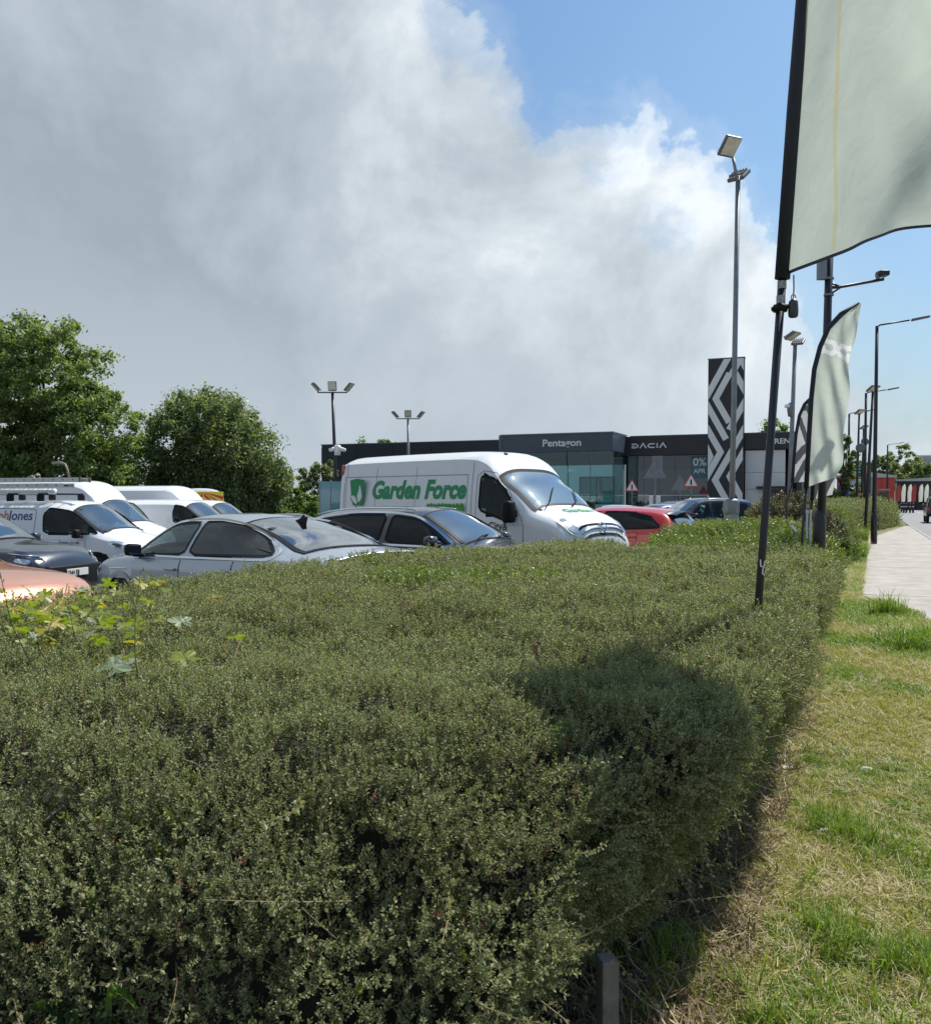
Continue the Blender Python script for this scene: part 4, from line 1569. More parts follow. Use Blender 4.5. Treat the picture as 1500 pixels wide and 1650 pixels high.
# word on the bonnet
t_ = put_text('lettering', 'Garden', .26, M_grn, c.root, (0, 0, 0), shear=.2, offset=.010, extrude=.0, align='CENTER')
for v in t_.data.vertices:
    y, x = v.co.x, 2.48 - v.co.y
    v.co = (x, y, c.Z(x, y) + .009)
t_.rotation_euler = (0, 0, 0)
c.toplamp('headlight', [(2.42, .83), (2.50, .70), (2.95, .55), (2.985, .68), (2.90, .80), (2.7, .86)], M_lampd, .012)
c.toplamp('headlight_unit', [(2.62, .79), (2.66, .70), (2.92, .61), (2.95, .68), (2.86, .77)], M_lamp, .022)
mb = MB()
for i in range(15):
    y = -.62 + i * 1.24 / 14
    for x in (2.91, 3.035):
        mb.v.append((x, y, c.Z(x, y) + .014))
for i in range(14):
    mb.face((2 * i, 2 * i + 1, 2 * i + 3, 2 * i + 2))
gr = mb.build('grille', M_rub, c.root, True)
mb = MB()
mb.tube([(2.985, y, c.Z(2.985, y) + .024) for y in np.linspace(-.6, .6, 13)], .016, 6)
mb.build('grille_bar', M_chr, gr, True)
mb = MB()
mb.tube([(2.985 + .085 * math.sin(a) * .55, .085 * math.cos(a), c.Z(2.985 + .085 * math.sin(a) * .55, 0) + .045) for a in np.linspace(0, 2 * math.pi, 17)], .012, 6, caps=False)
mb.build('badge', M_chr, gr, True)
mb = MB()
for y0, y1 in ((.05, .78), (-.70, .0)):
    mb.tube([(2.24, y0, c.Z(2.24, y0) + .03), (2.12, y0 * .6 + y1 * .4, c.Z(2.12, .3) + .035), (1.80, y1 * .75 + .05, c.Z(1.80, abs(y1) * .75) + .03)], .011, 6)
mb.build_each('wiper', M_rub, c.root)
mb = MB()
mb.tube([(.95, -.30, c.Z(.95, .3) - .01), (.80, -.30, c.Z(.95, .3) + .30)], .007, 6)
mb.box((.95, -.30, c.Z(.95, .3) + .01), (.07, .05, .03), bev=.01)
mb.build('aerial', M_rub, c.root)
mb = MB()
mb.box((-3.06, -.86, 2.22), (.10, .14, .22), bev=.03)
mb.box((-3.06, .86, 2.22), (.10, .14, .22), bev=.03)
mb.build_each('high_tail_light', M_tail, c.root, True)
c.plate(3.12, .55, 'FN21 GFD', 1)
c.root.scale = (.90, 1, 1)

# --- red hatchback, tail towards us
loc, h = place((3.3, 20.4), -54)
c = Car('parked_car', 'red hatchback showing its tail beyond the bonnet of the signwritten van', 'car', HATCH, loc, h, P_red, step=0.06)
c.window([(.05, 1.0), (.9, .97), (.98, 1.0), (.66, 1.24), (.42, 1.36), (.05, 1.40)], M_gpriv, fw=.03)
c.window([(-.03, 1.0), (-.03, 1.405), (-.7, 1.40), (-1.1, 1.33), (-1.38, 1.12), (-1.35, 1.06)], M_gpriv, fw=.03)
c.screen('windscreen', .5, 1.22, .94, M_gwind)
c.screen('rear_window', -1.80, -1.42, .90, M_gwind)
c.arch(1.28, .34)
c.arch(-1.25, .34)
c.body()
c.wheels(1.28, -1.25, .32)
c.door(.0, .95, .34, (.1, .86))
c.door(-.92, -.05, .34, (-.8, .88))
c.mirror(.78, 1.02)
c.lamp('tail_light', [(-1.93, .80), (-1.62, .88), (-1.64, .98), (-1.90, .99)], M_tail)
mb = MB()
for i in range(11):
    y = -.52 + i * 1.04 / 10
    mb.v += [(-1.36, y, c.Z(-1.36, y) + .006), (-1.62, y * .96, c.Z(-1.36, y) - .03), (-1.60, y * .96, c.Z(-1.36, y) - .06)]
for i in range(10):
    a = i * 3
    mb.face((a, a + 3, a + 4, a + 1))
    mb.face((a + 1, a + 4, a + 5, a + 2))
mb.build('roof_spoiler', P_black, c.root, True)
c.plate(-2.01, .72, 'YD18 KLO', -1, mat=MATS['plate_yellow'])

# --- navy people carrier, nose left and towards us
loc, h = place((7.5, 30.2), -112)
c = Car('parked_car', 'dark navy people carrier parked behind the tall lamp post', 'car', MPV, loc, h, P_navy, step=0.06)
c.window([(.0, 1.04), (.85, 1.0), (.92, 1.03), (.62, 1.28), (.32, 1.45), (.0, 1.50)], M_gside, fw=.03)
c.window([(-.07, 1.04), (-.07, 1.505), (-.85, 1.51), (-.9, 1.05)], M_gside, fw=.03)
c.window([(-.98, 1.06), (-.98, 1.50), (-1.45, 1.47), (-1.68, 1.22), (-1.6, 1.08)], M_gpriv, fw=.03)
c.screen('windscreen', .38, 1.17, .95, M_gwind)
c.arch(1.28, .35)
c.arch(-1.3, .35)
c.body()
c.wheels(1.28, -1.3, .32)
c.door(-.03, .9, .34, (.12, .9))
c.door(-.93, -.05, .34, (-.82, .9))
c.mirror(.74, 1.06)
c.seats((.0, -.8), z=.6)
c.dash(.85, 1.0, 1.2)
c.lamp('tail_light', [(-1.97, .72), (-1.80, .74), (-1.72, 1.06), (-1.78, 1.16), (-1.93, 1.06)], M_tail, off=.02)
mb = MB()
for sd in (1, -1):
    mb.tube([(x, sd * .52, c.Z(x, .52) + .03) for x in np.linspace(-1.6, .1, 9)], .013, 6)
mb.build_each('roof_rail', M_chr, c.root, True)
c.root.scale = (1, 1, 1.05)

# --- simple far cars share this builder
def far_car(label, spec, pos, deg, pm, group=None, z=None, glassmat=None):
    loc, h = place(pos, deg)
    if z is not None:
        loc = (loc[0], loc[1], z)
    c_ = Car('parked_car', label, 'car', spec, loc, h, pm, group, step=0.12, solid=True)
    gm = glassmat or M_lampd
    top = spec['top']
    bt = c_.fbelt(0)
    rt = c_.ftop(0)
    if spec is SALOON:
        w1 = [(.05, bt + .03), (1.15, bt), (.9, rt - .26), (.6, rt - .12), (.05, rt - .08)]
        w2 = [(-.03, bt + .03), (-.03, rt - .08), (-.7, rt - .11), (-1.2, rt - .24), (-1.45, rt - .38), (-1.3, bt + .05)]
        ws, rw = (.68, 1.40), (-1.85, -.65)
    elif spec is SUV:
        w1 = [(.02, 1.06), (.95, 1.04), (.70, 1.26), (.42, 1.42), (.02, 1.47)]
        w2 = [(-.06, 1.065), (-.06, 1.475), (-.6, 1.47), (-1.1, 1.40), (-1.42, 1.28), (-1.1, 1.09)]
        ws, rw = (.45, 1.13), (-2.0, -1.4)
    else:
        w1 = [(.05, bt + .03), (.95, bt + .01), (.66, rt - .25), (.40, rt - .14), (.05, rt - .1)]
        w2 = [(-.03, bt + .03), (-.03, rt - .1), (-.8, rt - .1), (-1.2, rt - .16), (-1.4, rt - .35), (-1.3, bt + .08)]
        ws, rw = (.5, 1.2), (-1.82, -1.45)
    c_.window(w1, gm, fw=.035, round_=1)
    c_.window(w2, gm, fw=.035, round_=1)
    c_.screen('windscreen', ws[0], ws[1], .93, gm)
    c_.screen('rear_window', rw[0], rw[1], .9, gm)
    c_.body()
    c_.wheels(1.3, -1.3, .32)
    c_.mirror(.85, bt + .06)
    e0, e1 = spec['top'][0][0], spec['top'][-1][0]
    c_.lamp('headlight', [(e1 - .42, .66), (e1 - .14, .60), (e1 - .12, .68), (e1 - .36, .78)], M_lamp)
    c_.lamp('tail_light', [(e0 + .12, .80), (e0 + .4, .86), (e0 + .4, .96), (e0 + .13, .96)], M_tail)
    return c_


far_car('silver saloon roof just showing over the red hatchback', SALOON, (6.6, 40.0), -70, P_ice)
far_car('black estate car in the row behind the red hatchback', SUV, (8.7, 39.4), -75, P_black)
far_car('blue hatchback half hidden between red hatchback and navy people carrier', HATCH, (7.3, 34.8), -115, P_blue)
rows = [(SUV, 13.8, 52.0, 203, P_black, 'black SUV nearest the striped tower on the showroom forecourt'),
        (SALOON, 15.9, 52.4, 203, P_ice, 'silver saloon on the forecourt left of the feather flags'),
        (HATCH, 18.0, 52.6, 203, P_navy, 'dark hatchback on the forecourt below the white panels'),
        (SUV, 20.1, 52.6, 203, P_white, 'white SUV roof on the forecourt just left of the striped flag'),
        (MPV, 27.6, 66.0, -64, P_ice, 'pale car by the blue board beyond the cream flag')]
for sp, x, y, dg, pm, lb in rows:
    far_car(lb, sp, (x, y), dg, pm, 'cars on the showroom forecourt')
for i, (x, y, pm, lb) in enumerate(((-8.6, 38.5, P_ice, 'silver car roof left of the fastback roof, in front of the trees'),
                                    (-7.0, 37.8, P_black, 'dark car roof just left of the fastback aerial, in front of the trees'))):
    far_car(lb, SUV, (x, y), 112, pm, 'cars parked along the trees', z=-.48)
# black off-roader driving away
loc = RF(4.6, 75.0, 0)
c = Car('off_roader', 'black upright off-roader driving away on the road at the frame edge', 'car',
        dict(top=[(-2.1, 1.0), (-2.08, 1.72), (-2.0, 1.86), (-1.7, 1.90), (.3, 1.90), (.5, 1.82), (.75, 1.35), (.82, 1.22), (1.9, 1.15), (2.05, 1.0), (2.1, .6)],
             belt=[(-2.1, 1.05), (.8, 1.1), (2.1, .7)], roof=[(-2.1, .72), (.5, .72), (1.0, .8), (2.1, .7)],
             plan=[(-2.1, .86), (-1.9, .92), (1.7, .92), (2.1, .85)], shoulder=.05, sill=.45, edge=.10),
        loc, (SY, CY), P_black, step=.1, solid=True)
c.window([(.0, 1.16), (.6, 1.16), (.42, 1.72), (0, 1.74)], M_gpriv, round_=1)
c.window([(-.1, 1.16), (-.1, 1.74), (-.9, 1.74), (-.9, 1.16)], M_gpriv, round_=1)
c.body()
c.wheels(1.35, -1.35, .39)
c.mirror(.6, 1.2, sz=.22)
mb = MB().box((-2.11, 0, 1.42), (.03, 1.15, .48), bev=.01)
mb.build('rear_window', M_gpriv, c.root)
mb = MB().lathe([(.37, 0), (.40, .05), (.40, .18), (.30, .22)], 20, (-2.32, 0, 1.02), 'x')
mb.build('spare_wheel', M_tyre, c.root, True)
for sd in (1, -1):
    MB().box((-2.11, sd * .78, .98), (.04, .13, .24), bev=.01).build('tail_light', M_tail, c.root)
MB().box((-2.16, 0, .55), (.16, 1.7, .2), bev=.03).build('bumper', M_rub, c.root)
c.plate(-2.26, .56, 'SJ17 HBE', -1, mat=MATS['plate_yellow'])

# --- white vans on the left
def van(label, spec, pos, deg, step=.08, win=None, scr=None, name='panel_van', group='white vans parked on the left', arches=(1.55, -1.5), r=.34, zdoor=1.05, door=(.55, 1.55), sc=.97, z=None):
    loc, h = place(pos, deg)
    if z is not None:
        loc = (loc[0], loc[1], z)
    c_ = Car(name, label, 'van', spec, loc, h, P_white, group, step=step)
    c_.window(win, M_gside, fw=.04)
    c_.screen('windscreen', scr[0], scr[1], sc, M_gwind, border=.06)
    c_.arch(arches[0], r + .05)
    c_.arch(arches[1], r + .05)
    c_.body()
    c_.wheels(arches[0], arches[1], r)
    c_.door(door[0], door[1], .42, (door[0] + .14, zdoor - .13), ztop=zdoor, hmat=M_rub)
    c_.seats((door[0] + .1,), z=.8, h=.6, y=.45)
    c_.dash(scr[1] - .2, c_.ftop(scr[1]) - .10, 1.4)
    return c_


MW = [(.42, 1.16), (1.20, 1.14), (1.44, 1.17), (1.40, 1.25), (1.00, 1.54), (.72, 1.72), (.40, 1.77), (.34, 1.5)]
c = van('white van with roof ladders and lettering ending in Jones on its side', VANMID, (-9.5, 22.2), 106, .06, [(.10, 1.16), (1.24, 1.14), (1.50, 1.165), (1.45, 1.22), (1.05, 1.52), (.74, 1.70), (.20, 1.77), (.04, 1.6)], (.76, 1.60), z=-.29, door=(.06, 1.25))
van1 = c
c.mirror(1.12, 1.14, sy=.20, sz=.20, mat=M_rub)
c.lamp('headlight', [(1.78, .93), (2.22, .82), (2.30, .90), (2.1, 1.0), (1.85, 1.02)], M_lamp, M_lampd)
mb = MB()
pl = resample(chaikin([(-2.25, 1.10), (-.20, 1.10), (-.14, 1.25), (-.14, 1.68), (-.22, 1.74), (-2.25, 1.74)], 2, .2), .1)
c.ring('panel_seam', pl, .016, .004, pmat('seam_grey', (0.22, 0.23, 0.25), .7), c.root, (-1,))
t_ = put_text('lettering', 'ph', .31, pmat('ink_orange', (.55, .16, .06), .5), c.root, (-1.20, -1, 1.47), offset=.004, extrude=.001)
wrap_text(t_, c, .006)
t_ = put_text('lettering', 'Jones', .31, pmat('ink_blue', (.035, .07, .20), .5), c.root, (-.90, -1, 1.47), offset=.004, extrude=.001)
wrap_text(t_, c, .006)
t_ = put_text('lettering', 'Jones.co.uk', .12, MATS['ink_blue'], c.root, (.55, -1, .93), offset=.001, extrude=.001)
wrap_text(t_, c, .011)
# roof bars and ladders
mb = MB()
for x in (-1.9, -1.0, -.15):
    for sd in (1, -1):
        mb.box((x, sd * .70, 1.98), (.16, .10, .16), bev=.03)
    mb.box((x, 0, 2.07), (.06, 1.5, .04))
mb.build_each('roof_bar', M_rub, c.root)
mb = MB()
mb.tube([(-2.5, -.45, 2.13), (.05, -.45, 2.13)], .065, 12)
mb.build('pipe_carrier', pmat('white_plastic', (.68, .69, .70), .5), c.root, True)
M_alu = pmat('aluminium', (.52, .53, .55), .35, metal=.75, var=.12, vscale=5)
lad = empty('ladder', (loc := c.root.matrix_basis @ Vector((0, -.36, 2.25)))[:], c.root.rotation_euler[2], 'long aluminium extension ladder lying on the roof bars of the lettered van', 'ladder')
for k_, (x0_, x1_) in enumerate(((-2.9, .35), (-3.3, .78))):
    for sd in (1, -1):
        MB().box(((x0_ + x1_) / 2, sd * (.19 - .03 * k_), .02 + .13 * k_), (x1_ - x0_, .025, .10), bev=.006).build('stile', M_alu, lad)
    for i in range(int((x1_ - x0_) / .27)):
        rg = MB()
        rg.tube([(x1_ - .18 - i * .27, -.205 + .03 * k_, .02 + .13 * k_), (x1_ - .18 - i * .27, .205 - .03 * k_, .02 + .13 * k_)], .017, 8)
        rg.build('rung', M_rub if i % 1 == 0 else M_alu, lad)
MB().box((.80, -.17, .15), (.05, .04, .12), bev=.008).build('end_cap', pmat('worn_brown', (.20, .14, .09), .8), lad)
MB().box((.80, .17, .15), (.05, .04, .12), bev=.008).build('end_cap', MATS['worn_brown'], lad)
mb = MB()
mb.tube([(.36, .02, .18), (.30, .02, .40), (.24, .02, .52), (.12, .02, .56), (-.12, .02, .55)], .025, 8)
mb.build('hook', pmat('hook_tan', (.32, .27, .20), .6), lad, True)

HW = [(1.0, 1.28), (1.75, 1.22), (1.86, 1.28), (1.55, 1.62), (1.28, 1.84), (1.0, 1.88)]
van('white high roof van right behind the ladder van', VANHI, (-12.0, 29.2), 106, .08, HW, (1.22, 2.08), arches=(1.9, -1.5), zdoor=1.16, door=(.9, 1.9))
van('white low roof van with clear cab window behind the high roof vans', VANMID, (-9.7, 31.5), 107, .08, MW, (.76, 1.60))
van('farthest white high roof van beside the trees', VANHI, (-11.5, 36.2), 106, .08, HW, (1.22, 2.08), arches=(1.9, -1.5), zdoor=1.16, door=(.9, 1.9))
van('white low roof van showing only its windscreen just above the fastback roof', VANMID, (-9.5, 33.9), 107, .08, MW, (.76, 1.60))
c = van('white van with red and yellow chevrons on its tail', VANHI, (-12.6, 41.2), -35, .08, HW, (1.22, 2.08), arches=(1.9, -1.5), zdoor=1.16, door=(.9, 1.9), name='service_van')
M_yel = pmat('hivis_yellow', (.75, .62, .05), .5)
M_hr = pmat('hivis_red', (.60, .06, .03), .5)
bk = MB().box((-2.915, 0, 1.80), (.02, 1.75, 1.2)).build('tail_board', M_yel, c.root)
for i in range(-3, 4):
    for sd in (1, -1):
        y = i * .32
        q = [(0 + sd * .02, 2.95 - .3 * (i + 3)), (sd * .86, 2.95 - .3 * (i + 3) - .75), (sd * .86, 2.95 - .3 * (i + 3) - .90), (sd * .02, 2.95 - .3 * (i + 3) - .15)]
        q = [(a, min(2.38, max(1.22, b))) for a, b in q]
        if q[0][1] - q[2][1] < .05:
            continue
        mb = MB()
        mb.add([(-2.93, a, b) for a, b in q] + [(-2.927, a, b) for a, b in q], [(0, 1, 2, 3), (4, 7, 6, 5), (0, 4, 5, 1), (1, 5, 6, 2), (2, 6, 7, 3), (3, 7, 4, 0)])
        mb.build('chevron', M_hr, bk)

# --- dark SUV and copper car at the left edge
loc, h = place((-8.5, 15.5), 104)
c = Car('parked_car', 'navy SUV with bright headlight and white number plate at the left edge', 'car', SUV, loc, h, P_navy, step=.05)
c.window([(.02, 1.06), (.92, 1.03), (1.02, 1.06), (.72, 1.25), (.42, 1.42), (.02, 1.47)], M_gside, fw=0.03)
c.window([(-.06, 1.065), (-.06, 1.475), (-.6, 1.47), (-1.1, 1.40), (-1.42, 1.28), (-1.40, 1.17), (-1.1, 1.09)], M_gpriv, fw=0.03)
c.screen('windscreen', .45, 1.13, .95, M_gwind)
c.arch(1.38, .39)
c.arch(-1.35, .39)
c.body()
c.wheels(1.38, -1.35, .35)
c.door(.0, .98, .38, (.14, .88))
c.door(-1.0, -.04, .38, (-.85, .90))
c.mirror(.80, 1.08)
c.seats((.0,), z=.62)
c.dash(.80, 1.02, 1.25)
c.lamp('headlight', [(1.74, .80), (2.15, .70), (2.20, .78), (2.14, .87), (1.80, .92)], M_lampd, M_lamp)
mb = MB()
for sd in (1, -1):
    mb.tube([(x, sd * (c.Y(x, z) + .012), z) for x, z in ((1.74, .93), (1.95, .905), (2.12, .875))], .012, 6)
    mb.tube([(x, sd * (c.Y(x, z) + .012), z) for x, z in ((1.80, .76), (2.0, .715), (2.16, .67))], .014, 6)
mb.build_each('chrome_strip', M_chr, c.root, True)
MB().box((2.27, 0, .55), (.10, 1.30, .34), bev=.03).build('bumper', M_rub, c.root, True)
c.plate(2.335, .60, 'J344 EJJ', 1)
MB().box((2.30, 0, .31), (.12, 1.4, .05), bev=.015).build('skid_plate', M_chr, c.root)

loc, h = place((-5.62, 8.55), 112)
c = Car('parked_car', 'glossy copper orange car with only its bonnet showing over the hedge', 'car', SUV, loc, h, P_copper, step=.05)
c.window([(.02, 1.06), (.92, 1.03), (1.02, 1.06), (.72, 1.25), (.42, 1.42), (.02, 1.47)], M_gside, fw=0.03)
c.screen('windscreen', .45, 1.13, .95, M_gwind)
c.arch(1.38, .39)
c.arch(-1.35, .39)
c.body()
c.wheels(1.38, -1.35, .35)
c.door(.0, .98, .38, (.14, .88))
c.mirror(.40, 1.08)
c.seats((.0,), z=.62)
c.dash(.80, 1.02, 1.25)
mb = MB()
for sd in (1, -1):
    b = len(mb.v)
    for x in np.linspace(.95, 2.24, 18):
        P, n_ = c.sec(x)
        for t in (.80, .90, .975):
            z = P[0][1] + (P[6][1] - P[0][1]) * t
            mb.v.append((x, sd * (c.Y(x, z) + .007), z))
    for i in range(17):
        for j in range(2):
            q = b + 3 * i + j
            mb.face((q, q + 1, q + 4, q + 3))
mb.build_each('wing_panel', P_ice, c.root, True)
mb = MB()
for sd in (1, -1):
    mb.tube([(x, sd * (c.Y(x, c.fbelt(x) - .012) + .008), c.fbelt(x) - .012) for x in np.linspace(1.15, 2.22, 14)], .012, 6)
mb.build_each('bonnet_gap', M_rub, c.root, True)
c.lamp('headlight', [(1.80, .80), (2.15, .70), (2.18, .76), (1.85, .86)], M_lamp, M_lampd, off=.012)
# ------------------------------------------------------------------ plants: leaf prototypes
M_hleaf = leafmat('hedge_leaf', [(.102, .132, .060), (.208, .238, .112), (.31, .328, .168), (.45, .445, .26)],
                  [(.118, .136, .060), (.258, .264, .114), (.41, .39, .20)], rough=.5, transl=.32, spec=.25, pscale=1.6)
M_hnew = leafmat('hedge_new_growth', [(.10, .16, .02), (.16, .22, .025), (.22, .26, .04)], rough=.4, transl=.4)
M_hdark = leafmat('hedge_bronze_leaf', [(.030, .036, .012), (.055, .060, .018), (.10, .070, .022), (.13, .075, .03)], rough=.4, transl=.25)
M_hred = leafmat('withered_leaf', [(.16, .05, .025), (.22, .09, .04)], rough=.7, transl=.2)
M_twig = pmat('hedge_twig', (.15, .105, .060), .8, var=.3, vscale=20)
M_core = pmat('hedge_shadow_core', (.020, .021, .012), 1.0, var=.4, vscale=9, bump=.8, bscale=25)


def leaf_quads(base, dirn, side, L, Wd, fold=0.25):
    """diamond leaf: 4 verts"""
    up = dirn.cross(side)
    return [base, base + dirn * L * .5 + side * Wd / 2 + up * fold * Wd, base + dirn * L, base + dirn * L * .5 - side * Wd / 2 + up * fold * Wd]


def sprig(name, length, nleaf, L, Wd, mats, curve=.25, spread=1.0, stem_r=.0011, seed=0):
    r = random.Random(seed)
    mb = MB()
    pts = []
    cx, cy = r.uniform(-1, 1), r.uniform(-1, 1)
    for i in range(4):
        t = i / 3
        pts.append(Vector((cx * curve * t * t * length, cy * curve * t * t * length, length * t)))
    mb.tube(pts, [stem_r * (1 - .6 * i / 3) for i in range(4)], 3, mi=1)
    for i in range(nleaf):
        t = (i + .5) / nleaf
        j = min(2, int(t * 3))
        p_ = pts[j].lerp(pts[j + 1], t * 3 - j)
        a = i * 2.4 + r.uniform(-.4, .4)
        out_ = Vector((math.cos(a), math.sin(a), 0))
        d = (out_ * spread * (1.1 - .5 * t) + Vector((0, 0, r.uniform(.25, .9)))).normalized()
        sd = d.cross(Vector((0, 0, 1)) + out_ * .3).normalized()
        k_ = r.uniform(.7, 1.25)
        mb.add(leaf_quads(p_, d, sd, L * k_, Wd * k_, r.uniform(.05, .4)), [(0, 1, 2, 3)], 0)
    me = bpy.data.meshes.new(name)
    me.from_pydata(mb.v, [], mb.f)
    for m_ in mats:
        me.materials.append(m_)
    me.polygons.foreach_set('material_index', mb.m)
    me.update()
    return proto(name, me)


SP = [sprig('sprig', .075, 18, .0125, .0075, [M_hleaf, M_twig], seed=i) for i in range(4)]
SPN = [sprig('sprig_new', .085, 18, .016, .0095, [M_hnew, M_twig], seed=20 + i) for i in range(2)]
SPD = [sprig('sprig_bronze', .085, 18, .017, .010, [M_hdark, M_twig], seed=30 + i) for i in range(2)]
SPR = [sprig('sprig_withered', .07, 14, .013, .007, [M_hred, M_twig], seed=40)]
TWG = [sprig('long_twig', .34, 34, .014, .008, [M_hleaf, M_twig], curve=.35, spread=.9, stem_r=.0024, seed=50 + i) for i in range(3)]
TWB = [sprig('bare_twig', .26, 5, .011, .006, [M_hleaf, M_twig], curve=.3, spread=.9, stem_r=.0020, seed=60 + i) for i in range(2)]
ALLV = SP + SPN + SPD + SPR + TWG + TWB
IV = {'n': 0, 'new': 4, 'dark': 6, 'red': 8, 'twig': 9, 'bare': 12}


def poly_sd(P, poly):
    """signed distance (inside positive) and inward gradient for points P (n,2)"""
    n = len(poly)
    best = np.full(len(P), 1e9)
    grad = np.zeros_like(P)
    inside = np.zeros(len(P), bool)
    for i in range(n):
        a = np.array(poly[i], float)
        b = np.array(poly[(i + 1) % n], float)
        ab = b - a
        t = np.clip(((P - a) @ ab) / (ab @ ab), 0, 1)
        q = a + t[:, None] * ab
        d = np.linalg.norm(P - q, axis=1)
        m_ = d < best
        best[m_] = d[m_]
        grad[m_] = (P[m_] - q[m_]) / (d[m_][:, None] + 1e-9)
        c1 = (a[1] > P[:, 1]) != (b[1] > P[:, 1])
        with np.errstate(divide='ignore', invalid='ignore'):
            xi = (b[0] - a[0]) * (P[:, 1] - a[1]) / (b[1] - a[1]) + a[0]
        inside ^= c1 & (P[:, 0] < xi)
    sd = np.where(inside, best, -best)
    grad = np.where(inside[:, None], grad, -grad)
    return sd, grad


def smooth_poly(poly, it=3):
    return chaikin(poly, it, .22)


def hedge(name, label, poly, H, R, under, cell, dens, seed, pick, sclmul=1.0, zfun=None, cat='hedge', group=None, twigs=0, holes=0.0, lod=2.6, lump=.06, ffun=None, uexp=1.5, warpk=1.0):
    poly = smooth_poly(poly)
    a = np.array(poly)
    c0 = a.mean(0)
    lo, hi = a.min(0) - cell, a.max(0) + cell
    nx, ny = int((hi[0] - lo[0]) / cell) + 2, int((hi[1] - lo[1]) / cell) + 2
    gx_, gy_ = np.meshgrid(lo[0] + np.arange(nx) * cell, lo[1] + np.arange(ny) * cell)
    P = np.stack([gx_.ravel(), gy_.ravel()], 1)
    P0 = P.copy()
    # uneven outline
    warp = ((fbm(P * 1.1, 3, seed + 3) - .5) * .42 + (fbm(P * 3.2, 2, seed + 4) - .5) * .22) * warpk
    sd, gr = poly_sd(P, poly)
    sd = sd + warp * np.clip(1 - sd / 1.2, 0, 1)
    # pull just-outside vertices onto the outline
    outm = (sd < 0) & (sd > -cell * 1.5)
    P[outm] += gr[outm] * (-sd[outm])[:, None]
    s_ = np.clip(sd, 0, None)
    Hh = H + (fbm(P0 * .55, 3, seed) - .5) * .22 * H / 1.1 + (fbm(P0 * 2.2, 3, seed + 1) - .5) * .10
    if zfun is not None:
        Hh = Hh + zfun(P0)
    f = (1 - np.clip(1 - s_ / R, 0, 1) ** 2.2) ** .4545
    ff = np.ones(len(P0)) if ffun is None else ffun(P0)
    z = Hh * f * ff
    if callable(under):
        under = under(P0)
    sh = under * (1 - f) ** uexp
    P = P + gr * sh[:, None]
    V = np.column_stack([P, z])
    if holes > 0:
        hn = fbm(P0 * 5.5, 2, seed + 9)
        V[:, 2] -= np.clip(.36 - hn, 0, 1) * holes * 2.2 * (f > .5)
    keep = (sd > -cell * 1.5) & (ff > 0)
    ids = np.arange(nx * ny).reshape(ny, nx)
    Q = np.stack([ids[:-1, :-1], ids[:-1, 1:], ids[1:, 1:], ids[1:, :-1]], -1).reshape(-1, 4)
    Q = Q[keep[Q].all(1)]
    root = empty(name, (c0[0], c0[1], 0), 0, label, cat, group)
    off = np.array([c0[0], c0[1], 0])
    # compact
    used = np.unique(Q)
    mp = -np.ones(nx * ny, int)
    mp[used] = np.arange(len(used))
    Vc, Qc = V[used] - off, mp[Q]
    tri = np.concatenate([Qc[:, [0, 1, 2]], Qc[:, [0, 2, 3]]])
    A, B, C = Vc[tri[:, 0]], Vc[tri[:, 1]], Vc[tri[:, 2]]
    N = np.cross(B - A, C - A)
    ar = np.linalg.norm(N, axis=1) / 2
    N = N / (2 * ar[:, None] + 1e-9)
    cen = (A + B + C) / 3 + off
    Dv = np.array([0, 0, EYE]) - cen
    dist = np.linalg.norm(Dv, axis=1)
    facing = (N * Dv).sum(1) / dist
    # leaves are also wanted a little way round the back so that outlines stay ragged
    wgt = ar * dens / np.maximum(1, dist / lod) ** 1.5 * np.where(facing > -.25, 1, .12)
    n = int(wgt.sum())
    cum = np.cumsum(wgt)
    ti = np.searchsorted(cum, rng.random(n) * cum[-1])
    r1, r2 = rng.random(n), rng.random(n)
    fl = r1 + r2 > 1
    r1[fl], r2[fl] = 1 - r1[fl], 1 - r2[fl]
    Pt = A[ti] + (B[ti] - A[ti]) * r1[:, None] + (C[ti] - A[ti]) * r2[:, None]
    Nt = N[ti]
    W_ = Pt + off
    n3 = fbm(W_ * 7.0, 2, seed + 5)
    hol = fbm(W_ * np.array([4.2, 4.2, 5.5]), 2, seed + 6)
    steep = np.clip(1.15 - Nt[:, 2], 0, 1)
    front = np.clip((4.2 - dist[ti]) / 1.6, 0, 1)
    depth = (n3 - .5) * 2 * lump + rng.normal(0, .012, n) - .04
    if holes > 0:
        hm = (hol < .35 + .17 * steep * front) & (rng.random(n) < .5 + .45 * front)
        depth = depth - np.where(hm, .075, 0)
        keep_ = ~hm | (rng.random(n) < .55)
    else:
        keep_ = np.ones(n, bool)
    Pt = Pt + Nt * depth[:, None]
    sc = sclmul * rng.uniform(.62, 1.1, n) * np.maximum(1, dist[ti] / (lod * 1.25)) ** .72
    rot = euler_from_normals(Nt * .8 + np.array([0, 0, .45]), rng.uniform(0, 6.283, n), .42)
    vid = pick(W_, n)
    vn = np.zeros_like(Vc)
    for j_ in range(3):
        np.add.at(vn, tri[:, j_], N * ar[:, None])
    vn /= np.linalg.norm(vn, axis=1)[:, None] + 1e-9
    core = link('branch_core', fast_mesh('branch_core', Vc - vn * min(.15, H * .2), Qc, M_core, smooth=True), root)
    core['kind'] = 'stuff'
